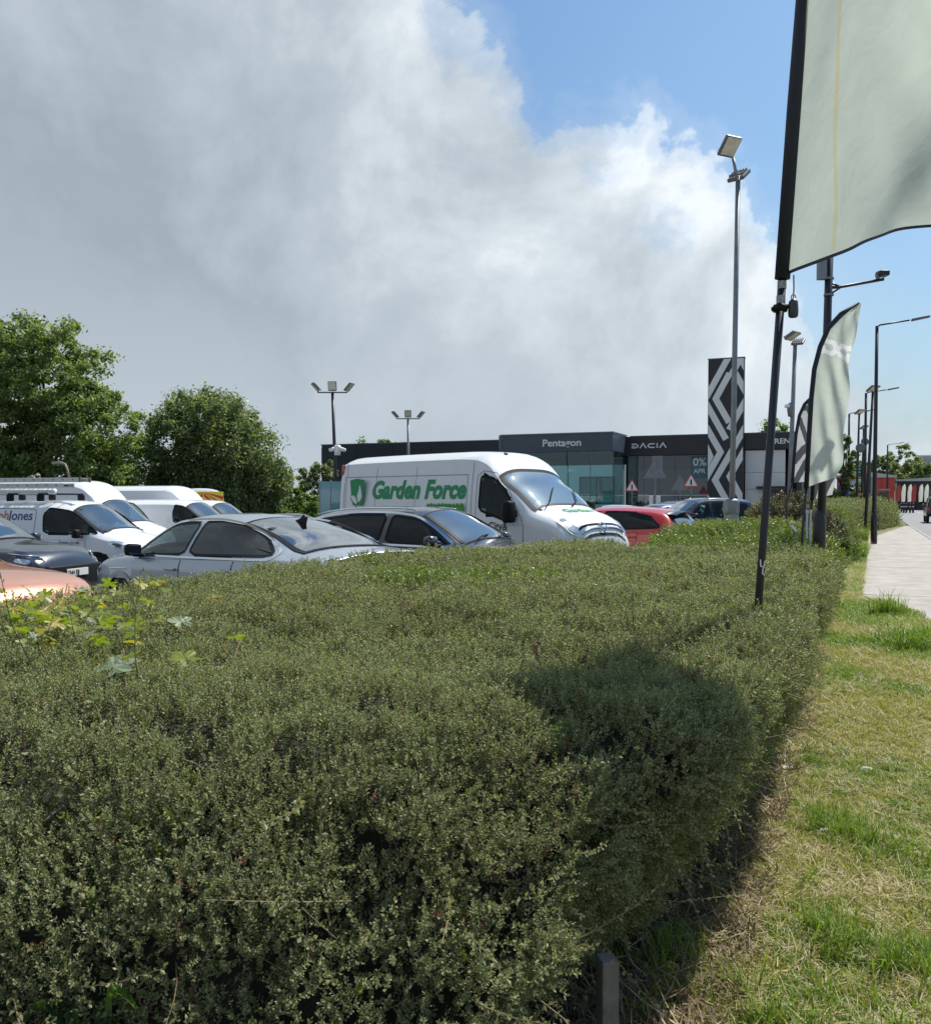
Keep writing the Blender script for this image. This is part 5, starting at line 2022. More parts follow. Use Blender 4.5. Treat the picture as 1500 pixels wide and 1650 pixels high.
    if twigs:
        sel = np.where((dist < 4.5) & (facing > .1))[0]
        wt = ar[sel] * np.where(N[sel][:, 2] < .85, 3.0, .8)
        tj = rng.choice(sel, twigs, p=wt / wt.sum())
        Tp = (A[tj] + B[tj] + C[tj]) / 3 - N[tj] * .05
        tn = N[tj] * .55 + rng.normal(0, .75, (twigs, 3)) * np.array([1, 1, .35]) + np.array([0, 0, -.1])
        tr = euler_from_normals(tn, rng.uniform(0, 6.28, twigs), .1)
        tv = np.where(rng.random(twigs) < .72, IV['twig'] + rng.integers(0, 3, twigs), IV['bare'] + rng.integers(0, 2, twigs))
        scatter('twigs', Tp, tr, rng.uniform(.55, 1.25, twigs), tv, ALLV, root)
    scatter('foliage', Pt[keep_], rot[keep_], sc[keep_], vid[keep_], ALLV, root)
    return root


def pick_main(P, n):
    r = rng.random(n)
    v = rng.integers(0, 4, n)
    pn = fbm(P * .8, 3, 77)
    v = np.where((r < .008) | ((pn > .80) & (r < .5)), IV['new'] + rng.integers(0, 2, n), v)
    # a fresh green patch on the crest
    d = np.hypot((P[:, 0] - .0) / .75, (P[:, 1] - 7.0) / .6)
    v = np.where((d < 1) & (r < .85 * (1 - d * .4)), IV['new'] + rng.integers(0, 2, n), v)
    v = np.where((r > .985) | ((fbm(P * 3, 2, 31) > .86) & (r > .5)), IV['red'], v)
    return v


def road_poly(pts):
    return [RF(u, v)[:2] for u, v in pts]


# the big clipped bed in the foreground
fr = [(.88, 2.72), (.67, 2.46), (.46, 2.22), (.25, 1.75), (.1, 1.1), (-2.8, .9), (-5.4, .9)]


def front_slope(P):
    """the near end of the bed slopes down towards the viewer"""
    y0 = np.interp(P[:, 0], [-4.4, -.4, .3, .9], [1.60, 1.70, 1.86, 1.95])
    t = np.clip((P[:, 1] - y0) / 1.12, 0, 1)
    return (1 - (1 - t) ** 1.7) ** .60


side = [RF(u, v)[:2] for u, v in ((-.12, 3.3), (-.14, 4.4), (-.19, 6.0), (-.16, 8.0), (-.18, 9.6), (-.40, 10.6))]
back = [RF(u, v)[:2] for u, v in ((-2.6, 11.4), (-3.3, 13.0), (-3.7, 15.6), (-4.6, 15.8), (-4.75, 10.0), (-4.85, 7.5), (-4.8, 5), (-4.8, 3.2))]
mound = lambda P: -.02 * np.clip((P[:, 1] - 5) / 4, 0, 1.0) - .09 * np.clip((P[:, 1] - 10) / 3, 0, 1.0) + .02 * np.exp(-((P[:, 0] + .5) ** 2 + (P[:, 1] - 7.5) ** 2) / 3)
hedge('clipped_hedge', 'wide clipped small-leaved hedge filling the foreground', [tuple(p_) for p_ in fr[::-1]] + [tuple(p_) for p_ in side] + [tuple(p_) for p_ in back],
      1.02, .24, lambda P: .58 + .22 * np.clip((4.6 - P[:, 1]) / 1.2, 0, 1), .05, 5400, 3, lambda P, n: pick_main(P, n), zfun=mound, sclmul=.88, lump=.068, twigs=700, holes=.10,
      uexp=1.0, warpk=.55,
      ffun=front_slope)


def pick_second(P, n):
    r = rng.random(n)
    v = rng.integers(0, 4, n)
    d = np.hypot((P[:, 0] - 3.9) / 2.0, (P[:, 1] - 13.6) / 1.9)
    pn = fbm(P * 1.3, 3, 12)
    v = np.where((d + (pn - .5) * 1.2 < .85) & (r < .9), IV['new'] + rng.integers(0, 2, n), v)
    return np.where((pn > .66) & (r < .5), IV['new'] + rng.integers(0, 2, n), v)


hedge('clipped_hedge', 'second swell of the clipped hedge with a yellow green patch below the tall lamp post',
      road_poly([(-.35, 10.3), (-.22, 12.5), (-.35, 15), (-.7, 17.5), (-2.3, 18.6), (-3.2, 18), (-3.45, 15.5), (-3.1, 12.6), (-1.8, 10.9)]),
      1.0, .6, .4, .08, 1900, 11, pick_second, zfun=lambda P: .14 * np.exp(-((P[:, 0] - 4.6) ** 2 + (P[:, 1] - 15.6) ** 2) / 5), lod=3.4)


def pick_bronze(P, n):
    r = rng.random(n)
    return np.where(r < .8, IV['dark'] + rng.integers(0, 2, n), np.where(r < .9, IV['red'], rng.integers(0, 4, n)))


def pick_green(P, n):
    r = rng.random(n)
    return np.where(r < .6, IV['new'] + rng.integers(0, 2, n), rng.integers(0, 4, n))


def pick_plain(P, n):
    r = rng.random(n)
    return np.where(r < .15, IV['new'] + rng.integers(0, 2, n), rng.integers(0, 4, n))


def ring_poly(cx, cy, rx, ry, n=10):
    return [(cx + rx * math.cos(a), cy + ry * math.sin(a)) for a in np.linspace(0, 2 * math.pi, n, endpoint=False)]


hedge('rounded_shrub', 'dark bronze rounded shrub between the people carrier and the feather flags', ring_poly(7.55, 21.6, 1.15, 1.3), 1.58, .9, .1, .1, 2200, 21, pick_bronze, cat='shrub', lod=4.5)
hedge('rounded_shrub', 'bright green rounded shrub right of the bronze one behind the flags', ring_poly(9.0, 23.6, 1.0, 1.1), 1.36, .8, .1, .1, 2000, 22, pick_green, cat='shrub', lod=4.5)
hedge('clipped_hedge', 'long grey green hedge sloping away beyond the feather flags', road_poly([(-.85, 24.0), (-.75, 30), (-.65, 40), (-.2, 48), (.95, 56), (1.5, 62), (1.7, 68), (-.3, 69), (-1.0, 58), (-2.0, 48), (-3.0, 38), (-3.6, 30), (-3.0, 24.6)]),
      1.48, .6, .2, .16, 700, 23, pick_plain, lod=5.5)
hedge('rounded_shrub', 'small bright shrub at the foot of the stone gate pier', road_poly([(.5, 57), (1.5, 60), (1.9, 64), (.6, 66), (-.2, 62)]), 1.0, .6, .1, .16, 900, 24, pick_green, cat='shrub', lod=6)
hedge('low_hedge', 'dark low hedge along the forecourt behind the road bend', road_poly([(9, 118), (30, 125), (30, 128), (9, 121)]), 2.0, .8, .1, .3, 260, 25, pick_bronze, lod=8)
hedge('low_bush', 'tangle of yellow green weeds beside the concrete pavement', road_poly([(-.50, 21.5), (-.45, 26), (-.40, 33), (-.42, 39), (-.66, 36), (-.78, 28), (-.82, 22)]), .30, .2, .0, .07, 1300, 26, pick_green, cat='bush', lod=4.5, lump=.12)

# ------------------------------------------------------------------ lobed leaves growing through the hedge
M_maple = leafmat('lobed_leaf', [(.13, .20, .02), (.20, .26, .03), (.30, .30, .035)], rough=.42, transl=.45)
M_maple_y = leafmat('lobed_leaf_yellow', [(.34, .30, .03), (.42, .34, .05)], rough=.45, transl=.45)
M_maple_p = leafmat('lobed_leaf_pale', [(.20, .26, .15), (.26, .31, .20)], rough=.5, transl=.3)


def lobed(name, mat, seed, lob=5):
    r = random.Random(seed)
    pts = []
    n = 26
    for i in range(n + 1):
        a = -2.75 + 5.5 * i / n
        lobe = abs(math.cos(a * lob / 2.0 * 1.0))
        rad = (.48 + .52 * lobe ** .8) * (1 - .22 * abs(a) / 2.75) * r.uniform(.94, 1.06)
        pts.append((rad * math.sin(a), rad * math.cos(a)))
    mb = MB()
    mb.v.append((0, -.05, 0))
    for x, y in pts:
        mb.v.append((x, y, .22 * abs(x) - .18 * (x * x + y * y) + r.uniform(-.05, .05)))
    for i in range(n):
        mb.face((0, i + 1, i + 2))
    me = bpy.data.meshes.new(name)
    me.from_pydata(mb.v, [], mb.f)
    me.materials.append(mat)
    me.update()
    return me


LM = [lobed('leaf', M_maple, i) for i in range(3)] + [lobed('leaf', M_maple_y, 5 + i) for i in range(2)] + [lobed('leaf', M_maple_p, 9)]
mp_ = empty('sapling', (-2.3, 4.9, 0), 0, 'sycamore sapling with yellow green lobed leaves growing through the left of the hedge', 'sapling')
mb = MB()
for i in range(9):
    a = i * .7
    e = Vector((random.uniform(-.6, .75), random.uniform(-1.0, 1.0), 1.12))
    mb.tube([(0, 0, 0), (e.x * .3, e.y * .3, .6), tuple(e)], [.012, .008, .004], 5)
mb.build('stem', M_twig, mp_, True)
rl = random.Random(3)
spots = []
for i in range(118):
    # dense by the left edge, thinning to the right
    X_ = -2.75 + abs(rl.gauss(0, .42)) + rl.uniform(0, .25)
    Y_ = rl.uniform(3.6, 5.75)
    if X_ > -1.7 and rl.random() < .6:
        X_ = -2.6 + rl.random() * .6
    spots.append((X_ * Y_ / 5.3, Y_))
for x, y in spots:
    o_ = link('leaf', LM[rl.choice([0, 0, 1, 1, 2, 2, 3, 4, 3, 5])], mp_)
    s_ = rl.uniform(.034, .060)
    o_.scale = (s_, s_, s_)
    o_.location = (x + 2.3, y - 4.9, 1.085 + rl.uniform(-.02, .06))
    o_.rotation_euler = (rl.uniform(-.7, .5), rl.uniform(-.6, .6), rl.uniform(0, 6.28))
# a few strays further right
sb = empty('seedling', (-1.1, 3.2, 0), 0, 'stray lobed seedling leaves poking from the hedge top below the sapling', 'seedling')
mb = MB()
for e in ((-.12, .1, 1.12), (.05, -.35, 1.1), (.25, .3, 1.12)):
    mb.tube([(0, 0, 0), (e[0] * .4, e[1] * .4, .6), e], [.008, .006, .003], 5)
mb.build('stem', M_twig, sb, True)
for x, y, m_, s_ in ((-.12, .02, 0, .10), (-.08, -.08, 5, .085), (.10, .10, 1, .07), (.16, .09, 1, .055), (-.22, 1.1, 5, .07), (-.35, 2.1, 4, .08), (-.30, 2.0, 3, .05), (.02, 2.0, 0, .06), (.15, .62, 0, .05)):
    o_ = link('leaf', LM[m_], sb)
    o_.location = (x, y, 1.085)
    o_.scale = (s_, s_, s_)
    o_.rotation_euler = (rl.uniform(-.4, .5), rl.uniform(-.4, .4), rl.uniform(-1, 1))

# jagged weeds at the foot of the hedge
M_weed = leafmat('weed_leaf', [(.045, .085, .025), (.075, .12, .04)], rough=.65, transl=.3, spec=.2)
M_weedl = leafmat('weed_leaf_bright', [(.09, .16, .02), (.12, .20, .03)], rough=.6, transl=.4, spec=.2)


def weed_leaf(name, mat, L, Wd, teeth, seed):
    r = random.Random(seed)
    mb = MB()
    n = teeth * 2 + 2
    for i in range(n + 1):
        t = i / n
        wd = Wd * math.sin(math.pi * min(1, t * .92 + .06)) ** .7 * (1.0 if i % 2 else (.55 if teeth > 5 else .85)) * r.uniform(.9, 1.1)
        zc = .10 * math.sin(t * 2.4) - .12 * t * t
        mb.v += [(-wd / 2, t * L, zc + .03 * r.random()), (0, t * L, zc - .012), (wd / 2, t * L, zc + .03 * r.random())]
    for i in range(n):
        a = i * 3
        mb.face((a, a + 1, a + 4, a + 3))
        mb.face((a + 1, a + 2, a + 5, a + 4))
    me = bpy.data.meshes.new(name)
    me.from_pydata(mb.v, [], mb.f)
    me.materials.append(mat)
    me.update()
    return me


wd_ = empty('weed', (-.80, 1.98, .16), 0, 'small weed with jagged leaves in front of the hedge at lower left', 'weed')
wd_.scale = (.62, .62, .62)
MB().tube([(0, 0, 0), (.03, .01, .35), (.05, .02, .72)], [.009, .008, .005], 6).build('stem', pmat('weed_stem', (.12, .11, .05), .7), wd_, True)
for (x, z, L, Wd, rx, ry, rz, te, mt) in ((-.06, .56, .16, .08, .2, .2, .7, 6, M_weed), (.02, .60, .14, .08, -1.0, .3, -.3, 7, M_weed), (.05, .60, .18, .10, -1.25, -.2, -2.9, 7, M_weed), (.06, .64, .10, .075, .3, .1, -1.2, 5, M_weedl), (-.10, .58, .17, .09, .1, .4, 1.4, 4, M_weed), (.0, .45, .2, .10, -.3, 0, 2.2, 7, M_weed), (.1, .5, .18, .09, -.2, 0, -2.0, 7, M_weed)):
    o_ = link('leaf', weed_leaf('leaf', mt, L, Wd, te, int(abs(x) * 99 + z * 50)), wd_)
    o_.location = (x, -.06, z)
    o_.rotation_euler = (rx, ry, rz)

# ------------------------------------------------------------------ verge grass
def tuft(name, n, hmin, hmax, wd, mat, lean, seed, flat=False):
    r = random.Random(seed)
    mb = MB()
    for i in range(n):
        a = r.uniform(0, 6.283)
        x, y = r.gauss(0, .018), r.gauss(0, .018)
        h = r.uniform(hmin, hmax)
        ln = r.uniform(.2, 1.0) * lean
        d = Vector((math.cos(a), math.sin(a), 0))
        sd = Vector((-math.sin(a), math.cos(a), 0)) * wd * r.uniform(.6, 1.2)
        b = Vector((x, y, 0 if not flat else r.uniform(.002, .02)))
        if flat:
            m1 = b + d * h * .5 + Vector((0, 0, r.uniform(0, .02)))
            tp = b + d * h + Vector((0, 0, r.uniform(0, .03)))
        else:
            m1 = b + d * h * ln * .3 + Vector((0, 0, h * .6))
            tp = b + d * h * ln + Vector((0, 0, h * (1 - .3 * ln)))
        mb.add([b - sd, b + sd, m1 + sd * .8, m1 - sd * .8, tp], [(0, 1, 2, 3), (3, 2, 4)])
    me = bpy.data.meshes.new(name)
    me.from_pydata(mb.v, [], mb.f)
    me.materials.append(mat)
    me.update()
    return proto(name, me)


M_gg = leafmat('grass_green', [(.11, .19, .025), (.17, .26, .035), (.24, .31, .05)], rough=.5, transl=.4)
M_gy = leafmat('grass_yellow', [(.24, .29, .06), (.33, .34, .08), (.40, .37, .13)], rough=.6, transl=.35)
M_gs = leafmat('grass_straw', [(.36, .27, .13), (.47, .38, .21), (.56, .47, .30)], rough=.7, transl=.2)
GV = [tuft('tuft_green', 16, .02, .06, .0022, M_gg, .9, i) for i in range(2)] + [tuft('tuft_yellow', 14, .02, .05, .002, M_gy, 1.0, 5 + i) for i in range(2)] + \
     [tuft('straw', 12, .04, .10, .0016, M_gs, 1, 9 + i, True) for i in range(2)] + [tuft('tuft_tall', 18, .08, .20, .003, M_gg, .8, 15)] + \
     [sprig('clover', .03, 9, .022, .018, [M_gg, M_gg], spread=2.0, seed=70)]
ng_ = 190000
v_ = 1.2 + (rng.random(ng_) ** 2.0) * 60
u_ = rng.uniform(-1.25, 1.0, ng_) + 0
u_ = np.where(v_ < 16, rng.uniform(-1.25, 4.0, ng_), rng.uniform(-.9, -.17, ng_))
edge_ = np.where(v_ < 17.2, -.12 + (17.2 - v_) * .26, -.15) + (fbm(np.stack([v_ * 2, u_ * 0 + 3.3], 1), 3, 8) - .45) * .5
keep_ = (u_ < edge_) & (u_ < 2.25) & ((u_ > -.62 + .3 * (fbm(np.stack([v_ * 1.7, u_ * 2], 1), 3, 55) - .5)) | (rng.random(ng_) < .10))
u_, v_ = u_[keep_], v_[keep_]
Pg = np.column_stack([u_ * CY + v_ * SY, -u_ * SY + v_ * CY, np.full(len(u_), .028)])
n_ = len(u_)
gn = fbm(np.stack([u_ * 1.1, v_ * .8], 1), 4, 41)
r_ = rng.random(n_)
# sheltered strip under the hedge is dry litter
dry = np.clip((-.30 - u_) / .35, 0, 1)
gn = gn - dry * .22
vid = np.where(gn > .46, np.where(r_ < .66, rng.integers(0, 2, n_), 2 + rng.integers(0, 2, n_)),
               np.where(gn > .37, np.where(r_ < .40, rng.integers(0, 2, n_), np.where(r_ < .72, 2 + rng.integers(0, 2, n_), 4 + rng.integers(0, 2, n_))),
                        np.where(r_ < .72, 2 + rng.integers(0, 2, n_), 4 + rng.integers(0, 2, n_))))
vid = np.where((gn > .64) & (r_ > .86), 6, vid)
vid = np.where((gn > .55) & (r_ > .80) & (r_ < .86), 7, vid)
dg_ = np.hypot(Pg[:, 0], Pg[:, 1])
sg_ = rng.uniform(.7, 1.3, n_) * np.maximum(1, dg_ / 5.0) ** .55
rg_ = np.column_stack([rng.normal(0, .15, n_), rng.normal(0, .15, n_), rng.uniform(0, 6.28, n_)])
scatter('verge_grass', Pg, rg_, sg_, vid, GV)
# lush tufts
nt_ = 420
cl = [(1.35, 3.35), (1.5, 3.2), (.95, 2.75), (1.75, 4.6), (1.85, 4.3), (1.9, 6.3), (2.2, 6.9), (.72, 3.15), (1.2, 2.6)]
ci = rng.integers(0, len(cl), nt_)
cc = np.array(cl)[ci]
Pt_ = np.column_stack([cc[:, 0] + rng.normal(0, .10, nt_), cc[:, 1] + rng.normal(0, .14, nt_), np.full(nt_, .02)])
scatter('lush_grass', Pt_, np.column_stack([rng.normal(0, .25, nt_), rng.normal(0, .25, nt_), rng.uniform(0, 6.28, nt_)]), rng.uniform(.5, 1.0, nt_), np.where(rng.random(nt_) < .75, 6, 0), GV)
# trimmings lying on the verge
hn = 90
cc = np.array([(1.05, 3.9), (1.65, 4.9), (2.1, 5.9), (2.45, 6.6), (1.0, 3.2)])[rng.integers(0, 5, hn)]
scatter('hedge_trimmings', np.column_stack([cc[:, 0] + rng.normal(0, .16, hn), cc[:, 1] + rng.normal(0, .16, hn), np.full(hn, .05)]),
        np.column_stack([rng.normal(1.4, .4, hn), rng.normal(0, .4, hn), rng.uniform(0, 6.28, hn)]), rng.uniform(.5, 1.0, hn),
        np.where(rng.random(hn) < .5, IV['twig'] + rng.integers(0, 3, hn), rng.integers(0, 4, hn)), ALLV)
# bare woody stems under the hedge edge
stem = MB()
for i in range(46):
    v0 = 2.7 + (i / 46) ** 1.3 * 6
    u0 = -.98 + random.uniform(-.12, .10)
    p0 = Vector(RF(u0, v0, .02))
    p1 = Vector(RF(u0 + random.uniform(-.05, .22), v0 + random.uniform(-.2, .2), random.uniform(.3, .62)))
    md_ = p0.lerp(p1, .5) + Vector((random.uniform(-.06, .06), random.uniform(-.06, .06), 0))
    stem.tube([p0, md_, p1], [random.uniform(.006, .013), .006, .003], 5)
o_ = stem.build('hedge_stems', pmat('dead_stem', (.13, .095, .06), .9, var=.3, vscale=15), None, True)
tag(o_, 'dead woody stems under the overhanging edge of the hedge', 'stems', kind='stuff')

# bare soil and dead leaf litter under the hedge
m, k, o = new_mat('bed_soil')
p = k.n('ShaderNodeBsdfPrincipled')
pos = k.n('ShaderNodeNewGeometry').outputs['Position']
b = k.noise(pos, 28.0, 6, 0.7)
c = k.ramp(b, [(0.3, (0.035, 0.026, 0.018)), (0.5, (0.085, 0.062, 0.040)), (0.7, (0.17, 0.125, 0.08))])
k.l(c, p.inputs['Base Color'])
p.inputs['Roughness'].default_value = 0.95
bp = k.n('ShaderNodeBump')
bp.inputs['Strength'].default_value = 0.9
bp.inputs['Distance'].default_value = 0.03
k.l(b, bp.inputs['Height'])
k.l(bp.outputs[0], p.inputs['Normal'])
k.l(p.outputs[0], o.inputs[0])
M_soil = m
ed_v = np.linspace(1.0, 13, 90)
ed_u = -.50 + (fbm(np.stack([ed_v * 2.3, ed_v * 0], 1), 3, 91) - .5) * .34
pts = [RF(a_, b_)[:2] for a_, b_ in zip(ed_u, ed_v)]
pin = [RF(-1.9, b_)[:2] for b_ in ed_v]
V = np.array([(q[0], q[1], .052) for q in pts] + [(q[0], q[1], .052) for q in pin])
nn_ = len(ed_v)
Fq = np.array([(i, i + 1, nn_ + i + 1, nn_ + i) for i in range(nn_ - 1)])
bd = link('planting_bed', fast_mesh('planting_bed', V, Fq, M_soil))
bd['kind'] = 'structure'
lv = tuft('dead_leaf_litter', 9, .03, .09, .004, leafmat('dead_leaf', [(.10, .06, .035), (.18, .12, .07), (.28, .21, .13)], rough=.8, transl=.1), 1, 88, True)
st_ = tuft('dead_stalk', 5, .10, .26, .0022, M_gs, 1, 89, True)
nl_ = 5200
v2 = 1.6 + rng.random(nl_) ** 1.6 * 9
u2 = rng.uniform(-1.3, -.36, nl_)
scatter('leaf_litter', np.column_stack([u2 * CY + v2 * SY, -u2 * SY + v2 * CY, np.full(nl_, .055)]),
        np.column_stack([rng.normal(0, .3, nl_), rng.normal(0, .3, nl_), rng.uniform(0, 6.28, nl_)]), rng.uniform(.6, 1.2, nl_), (rng.random(nl_) < .22).astype(int), [lv, st_])

# litter
M_paper = pmat('litter_white', (.70, .70, .68), .7, var=.1, vscale=20)
for i, (px, py, s_, lb) in enumerate(((1272, 1257, .09, 'crumpled white paper beside the hedge shadow'), (1402, 1257, .06, 'small scrap of white litter out on the grass'),
                                      (1336, 1360, .04, 'tiny white scrap below the other litter near the hedge trimmings'),
                                      (1383, 922, .12, 'flat white scrap at the edge of the concrete pavement'))):
    d_ = EYE * 1500 / (py - 805)
    bm = bmesh.new()
    bmesh.ops.create_icosphere(bm, subdivisions=2, radius=s_ / 2)
    for v in bm.verts:
        n3_ = random.uniform(.6, 1.15)
        v.co = Vector((v.co.x * n3_ * 1.3, v.co.y * n3_, v.co.z * n3_ * .45))
    me = bpy.data.meshes.new('litter')
    bm.to_mesh(me)
    bm.free()
    me.materials.append(M_paper)
    o_ = link('litter', me)
    o_.location = ((px - 750) / 1500 * d_, d_, .05)
    tag(o_, lb, 'litter')

# weathered post at the hedge corner
pb = empty('fence_post', (.355, 2.34, 0), .2, 'grey weathered square post under the near corner of the hedge', 'post')
MB().box((.008, 0, .26), (.045, .055, .44), bev=.005).build('shaft', pmat('weathered_wood', (.17, .16, .145), .9, var=.4, vscale=12, bump=.3, bscale=40), pb)
MB().box((-.07, .03, .16), (.10, .02, .26), bev=.004).build('board', pmat('dark_board', (.035, .033, .034), .8, var=.2, vscale=10), pb)

# ------------------------------------------------------------------ trees
def tree(label, pos, lobes, trunk_h, nclump, nleaf, leaf, cols, seed, patch=None, name='broadleaf_tree', group=None, z0=-.5, trunk_r=.22, gap=.0, elong=1.0):
    """lobes: ellipsoids (dx,dy,z,rx,ry,rz) that together make the crown"""
    r = np.random.default_rng(seed)
    root = empty(name, (pos[0], pos[1], z0), 0, label, 'tree', group)
    vol = np.array([l_[3] * l_[4] * l_[5] for l_ in lobes]) ** .8
    ci = r.choice(len(lobes), nclump, p=vol / vol.sum())
    Lb = np.array(lobes)[ci]
    d = r.normal(0, 1, (nclump, 3))
    d /= np.linalg.norm(d, axis=1)[:, None]
    rad = np.clip(1 - np.abs(r.normal(0, .26, nclump)), .1, 1.05)
    rad *= .80 + .42 * fbm(d * 1.9 + ci[:, None] * 3.1, 2, seed)
    cen = Lb[:, :3] + d * Lb[:, 3:] * rad[:, None]
    cen = cen[cen[:, 2] > .6]
    nclump = len(cen)
    per = nleaf // nclump
    cr = r.uniform(.45, 1.0, nclump) * np.mean([l_[3] for l_ in lobes]) * .22
    idx = np.repeat(np.arange(nclump), per)
    n = len(idx)
    off = r.normal(0, .5, (n, 3)) * np.array([1, 1, .75 * elong])
    P = cen[idx] + off * cr[idx][:, None]
    # leaf frames: faces look outwards and up, with scatter
    nrm = off * .6 + r.normal(0, .7, (n, 3)) + np.array([0, 0, .5])
    nrm /= np.linalg.norm(nrm, axis=1)[:, None]
    t = np.cross(nrm, r.normal(0, 1, (n, 3)))
    t /= np.linalg.norm(t, axis=1)[:, None] + 1e-9
    b = np.cross(nrm, t)
    s_ = leaf * r.uniform(.6, 1.3, n)[:, None]
    V = np.stack([P - t * s_ * .62, P + b * s_ * .40 + nrm * s_ * .12, P + t * s_ * .62, P - b * s_ * .40 + nrm * s_ * .12], 1).reshape(-1, 3)
    Fq = np.arange(n * 4).reshape(-1, 4)
    mt = leafmat('tree_leaf_%d' % seed, cols, patch, rough=.45, transl=.5, pscale=.35)
    cr_o = link('crown', fast_mesh('crown', V, Fq, mt), root)
    cr_o['kind'] = 'stuff'
    mb = MB()
    bark = pmat('bark', (.065, .055, .042), .9, var=.3, vscale=6)
    top = max(l_[2] for l_ in lobes)
    lean = r.normal(0, .15, 2)
    mb.tube([(0, 0, -.1), (lean[0], lean[1], trunk_h), (lean[0] * 2, lean[1] * 2, top * .75), (lean[0] * 3, lean[1] * 3, top)], [trunk_r, trunk_r * .75, trunk_r * .35, trunk_r * .12], 8)
    for q in r.choice(nclump, min(nclump, 46), replace=False):
        c_ = cen[q]
        z_ = min(max(trunk_h * .6, c_[2] * .55), top * .8)
        st = Vector((lean[0] * z_ / max(trunk_h, .1) * .6, lean[1] * z_ / max(trunk_h, .1) * .6, z_))
        e = Vector(c_)
        md_ = st.lerp(e, .5) + Vector((0, 0, -.05 * (e - st).length))
        mb.tube([st, md_, e], [trunk_r * .3, trunk_r * .17, .015], 5)
    mb.build('trunk', bark, root, True)
    return root


GRN1 = [(.09, .135, .05), (.16, .215, .075), (.23, .295, .10), (.30, .355, .14)]
GRN2 = [(.09, .125, .066), (.15, .19, .093), (.20, .245, .118), (.26, .295, .15)]
GRN3 = [(.07, .12, .03), (.13, .20, .045), (.20, .27, .065)]


def px2(px, d):
    return (px - 750) / 1500 * d


tree('tall airy tree with spread branches at the left edge', (px2(70, 52), 52),
     [(0, 0, 8.7, 3.6, 3.4, 3.6), (2.6, -.3, 5.6, 3.0, 2.8, 3.4), (-2.8, 0, 6.4, 3.4, 3.0, 4.0), (.6, .2, 4.0, 4.2, 3.0, 2.6), (-1.2, 0, 10.4, 2.3, 2.3, 2.2), (3.6, 0, 3.2, 2.0, 2.0, 2.0)],
     3.2, 520, 80000, .175, GRN1, 101, trunk_r=.24, patch=[(.10, .14, .05), (.17, .215, .07), (.23, .265, .10)])
tree('leafy tree cut off by the left edge of the picture', (px2(-90, 56), 56), [(0, 0, 6.5, 4.5, 4, 4.5), (1.5, 0, 3.5, 4, 3.5, 3)], 3, 280, 38000, .18, GRN1, 102)
tree('dense dark dome of a tree right of the tall airy one', (px2(335, 56), 56),
     [(0, 0, 5.4, 3.6, 3.4, 3.5), (2.0, -.3, 3.6, 2.9, 2.6, 3.2), (-1.7, 0, 4.2, 2.7, 2.6, 3.5), (.4, 0, 2.6, 4.4, 3.0, 2.6), (3.0, .2, 2.4, 2.0, 2.0, 2.3)],
     1.2, 560, 92000, .155, GRN2, 103, elong=1.5, patch=[(.10, .135, .06), (.16, .20, .085), (.22, .255, .12)])
tree('small bushy tree against the end of the showroom', (px2(512, 62), 62), [(0, 0, 2.4, 1.6, 1.5, 2.2), (.7, 0, 3.2, 1.0, 1.0, 1.5), (-1.2, 0, 1.5, 1.4, 1.2, 1.5)], .8, 110, 15000, .14, GRN2, 104, trunk_r=.10)
tree('low bright bush at the foot of the trees beside the showroom end', (px2(478, 58), 58), [(0, 0, 1.5, 1.4, 1.3, 1.6)], .5, 50, 4500, .17, GRN3, 105, trunk_r=.08)
tree('rounded tree top rising behind the white part of the showroom', (px2(1245, 84), 84), [(0, 0, 6.6, 2.6, 2.4, 2.4), (-1.8, 0, 5.6, 1.8, 1.6, 1.8), (2.6, 0, 6.0, 2.2, 2, 2.2)], 3, 120, 12000, .24, GRN3, 106)
tree('upright tree behind the cream feather flag', (px2(1352, 64), 64), [(0, 0, 3.6, 1.3, 1.2, 2.8), (.3, 0, 5.0, .9, .9, 1.4)], 1.2, 80, 8000, .2, GRN2, 107, trunk_r=.12)
tree('thin treetops showing over the long showroom roof', (px2(610, 90), 90), [(0, 0, 5.8, 3.4, 2, 2.1), (2.5, 0, 5.9, 2.0, 2, 1.9)], 3, 60, 3600, .24, GRN3, 108)
# far trees
for i, (px, d, h_, wd2, lb) in enumerate(((1424, 190, 9.5, 5.0, 'round far tree above the red warehouse'), (1452, 200, 11.5, 6.0, 'tallest far tree between warehouse and hillside block'),
                                          (1470, 175, 7.5, 7.0, 'pale green spreading tree above the distant flags'), (1408, 210, 8, 4.5, 'small far tree left of the round one'),
                                          (1493, 185, 6.5, 6.0, 'far tree at the right frame edge'), (1380, 150, 6.5, 4.0, 'far tree behind the green sign board'))):
    tree(lb, (px2(px, d), d), [(0, 0, h_ * .62, wd2 * .6, wd2 * .6, h_ * .36), (wd2 * .3, 0, h_ * .45, wd2 * .5, wd2 * .4, h_ * .3), (-wd2 * .35, 0, h_ * .4, wd2 * .45, wd2 * .4, h_ * .28)],
         h_ * .3, 110, 9000, .36, GRN2, 120 + i, group='trees far down the road', z0=2.0 if d > 170 else 0)
# ------------------------------------------------------------------ lamp posts
M_galv = pmat('galvanised', (.22, .24, .26), .5, metal=.5, var=.2, vscale=4)
M_pole = pmat('black_pole', (.014, .014, .022), .4, var=.2, vscale=4)
M_flens = pmat('flood_lens', (.62, .58, .46), .25, coat=.6, var=.15, vscale=8)
M_fback = pmat('flood_back', (.13, .135, .14), .5)


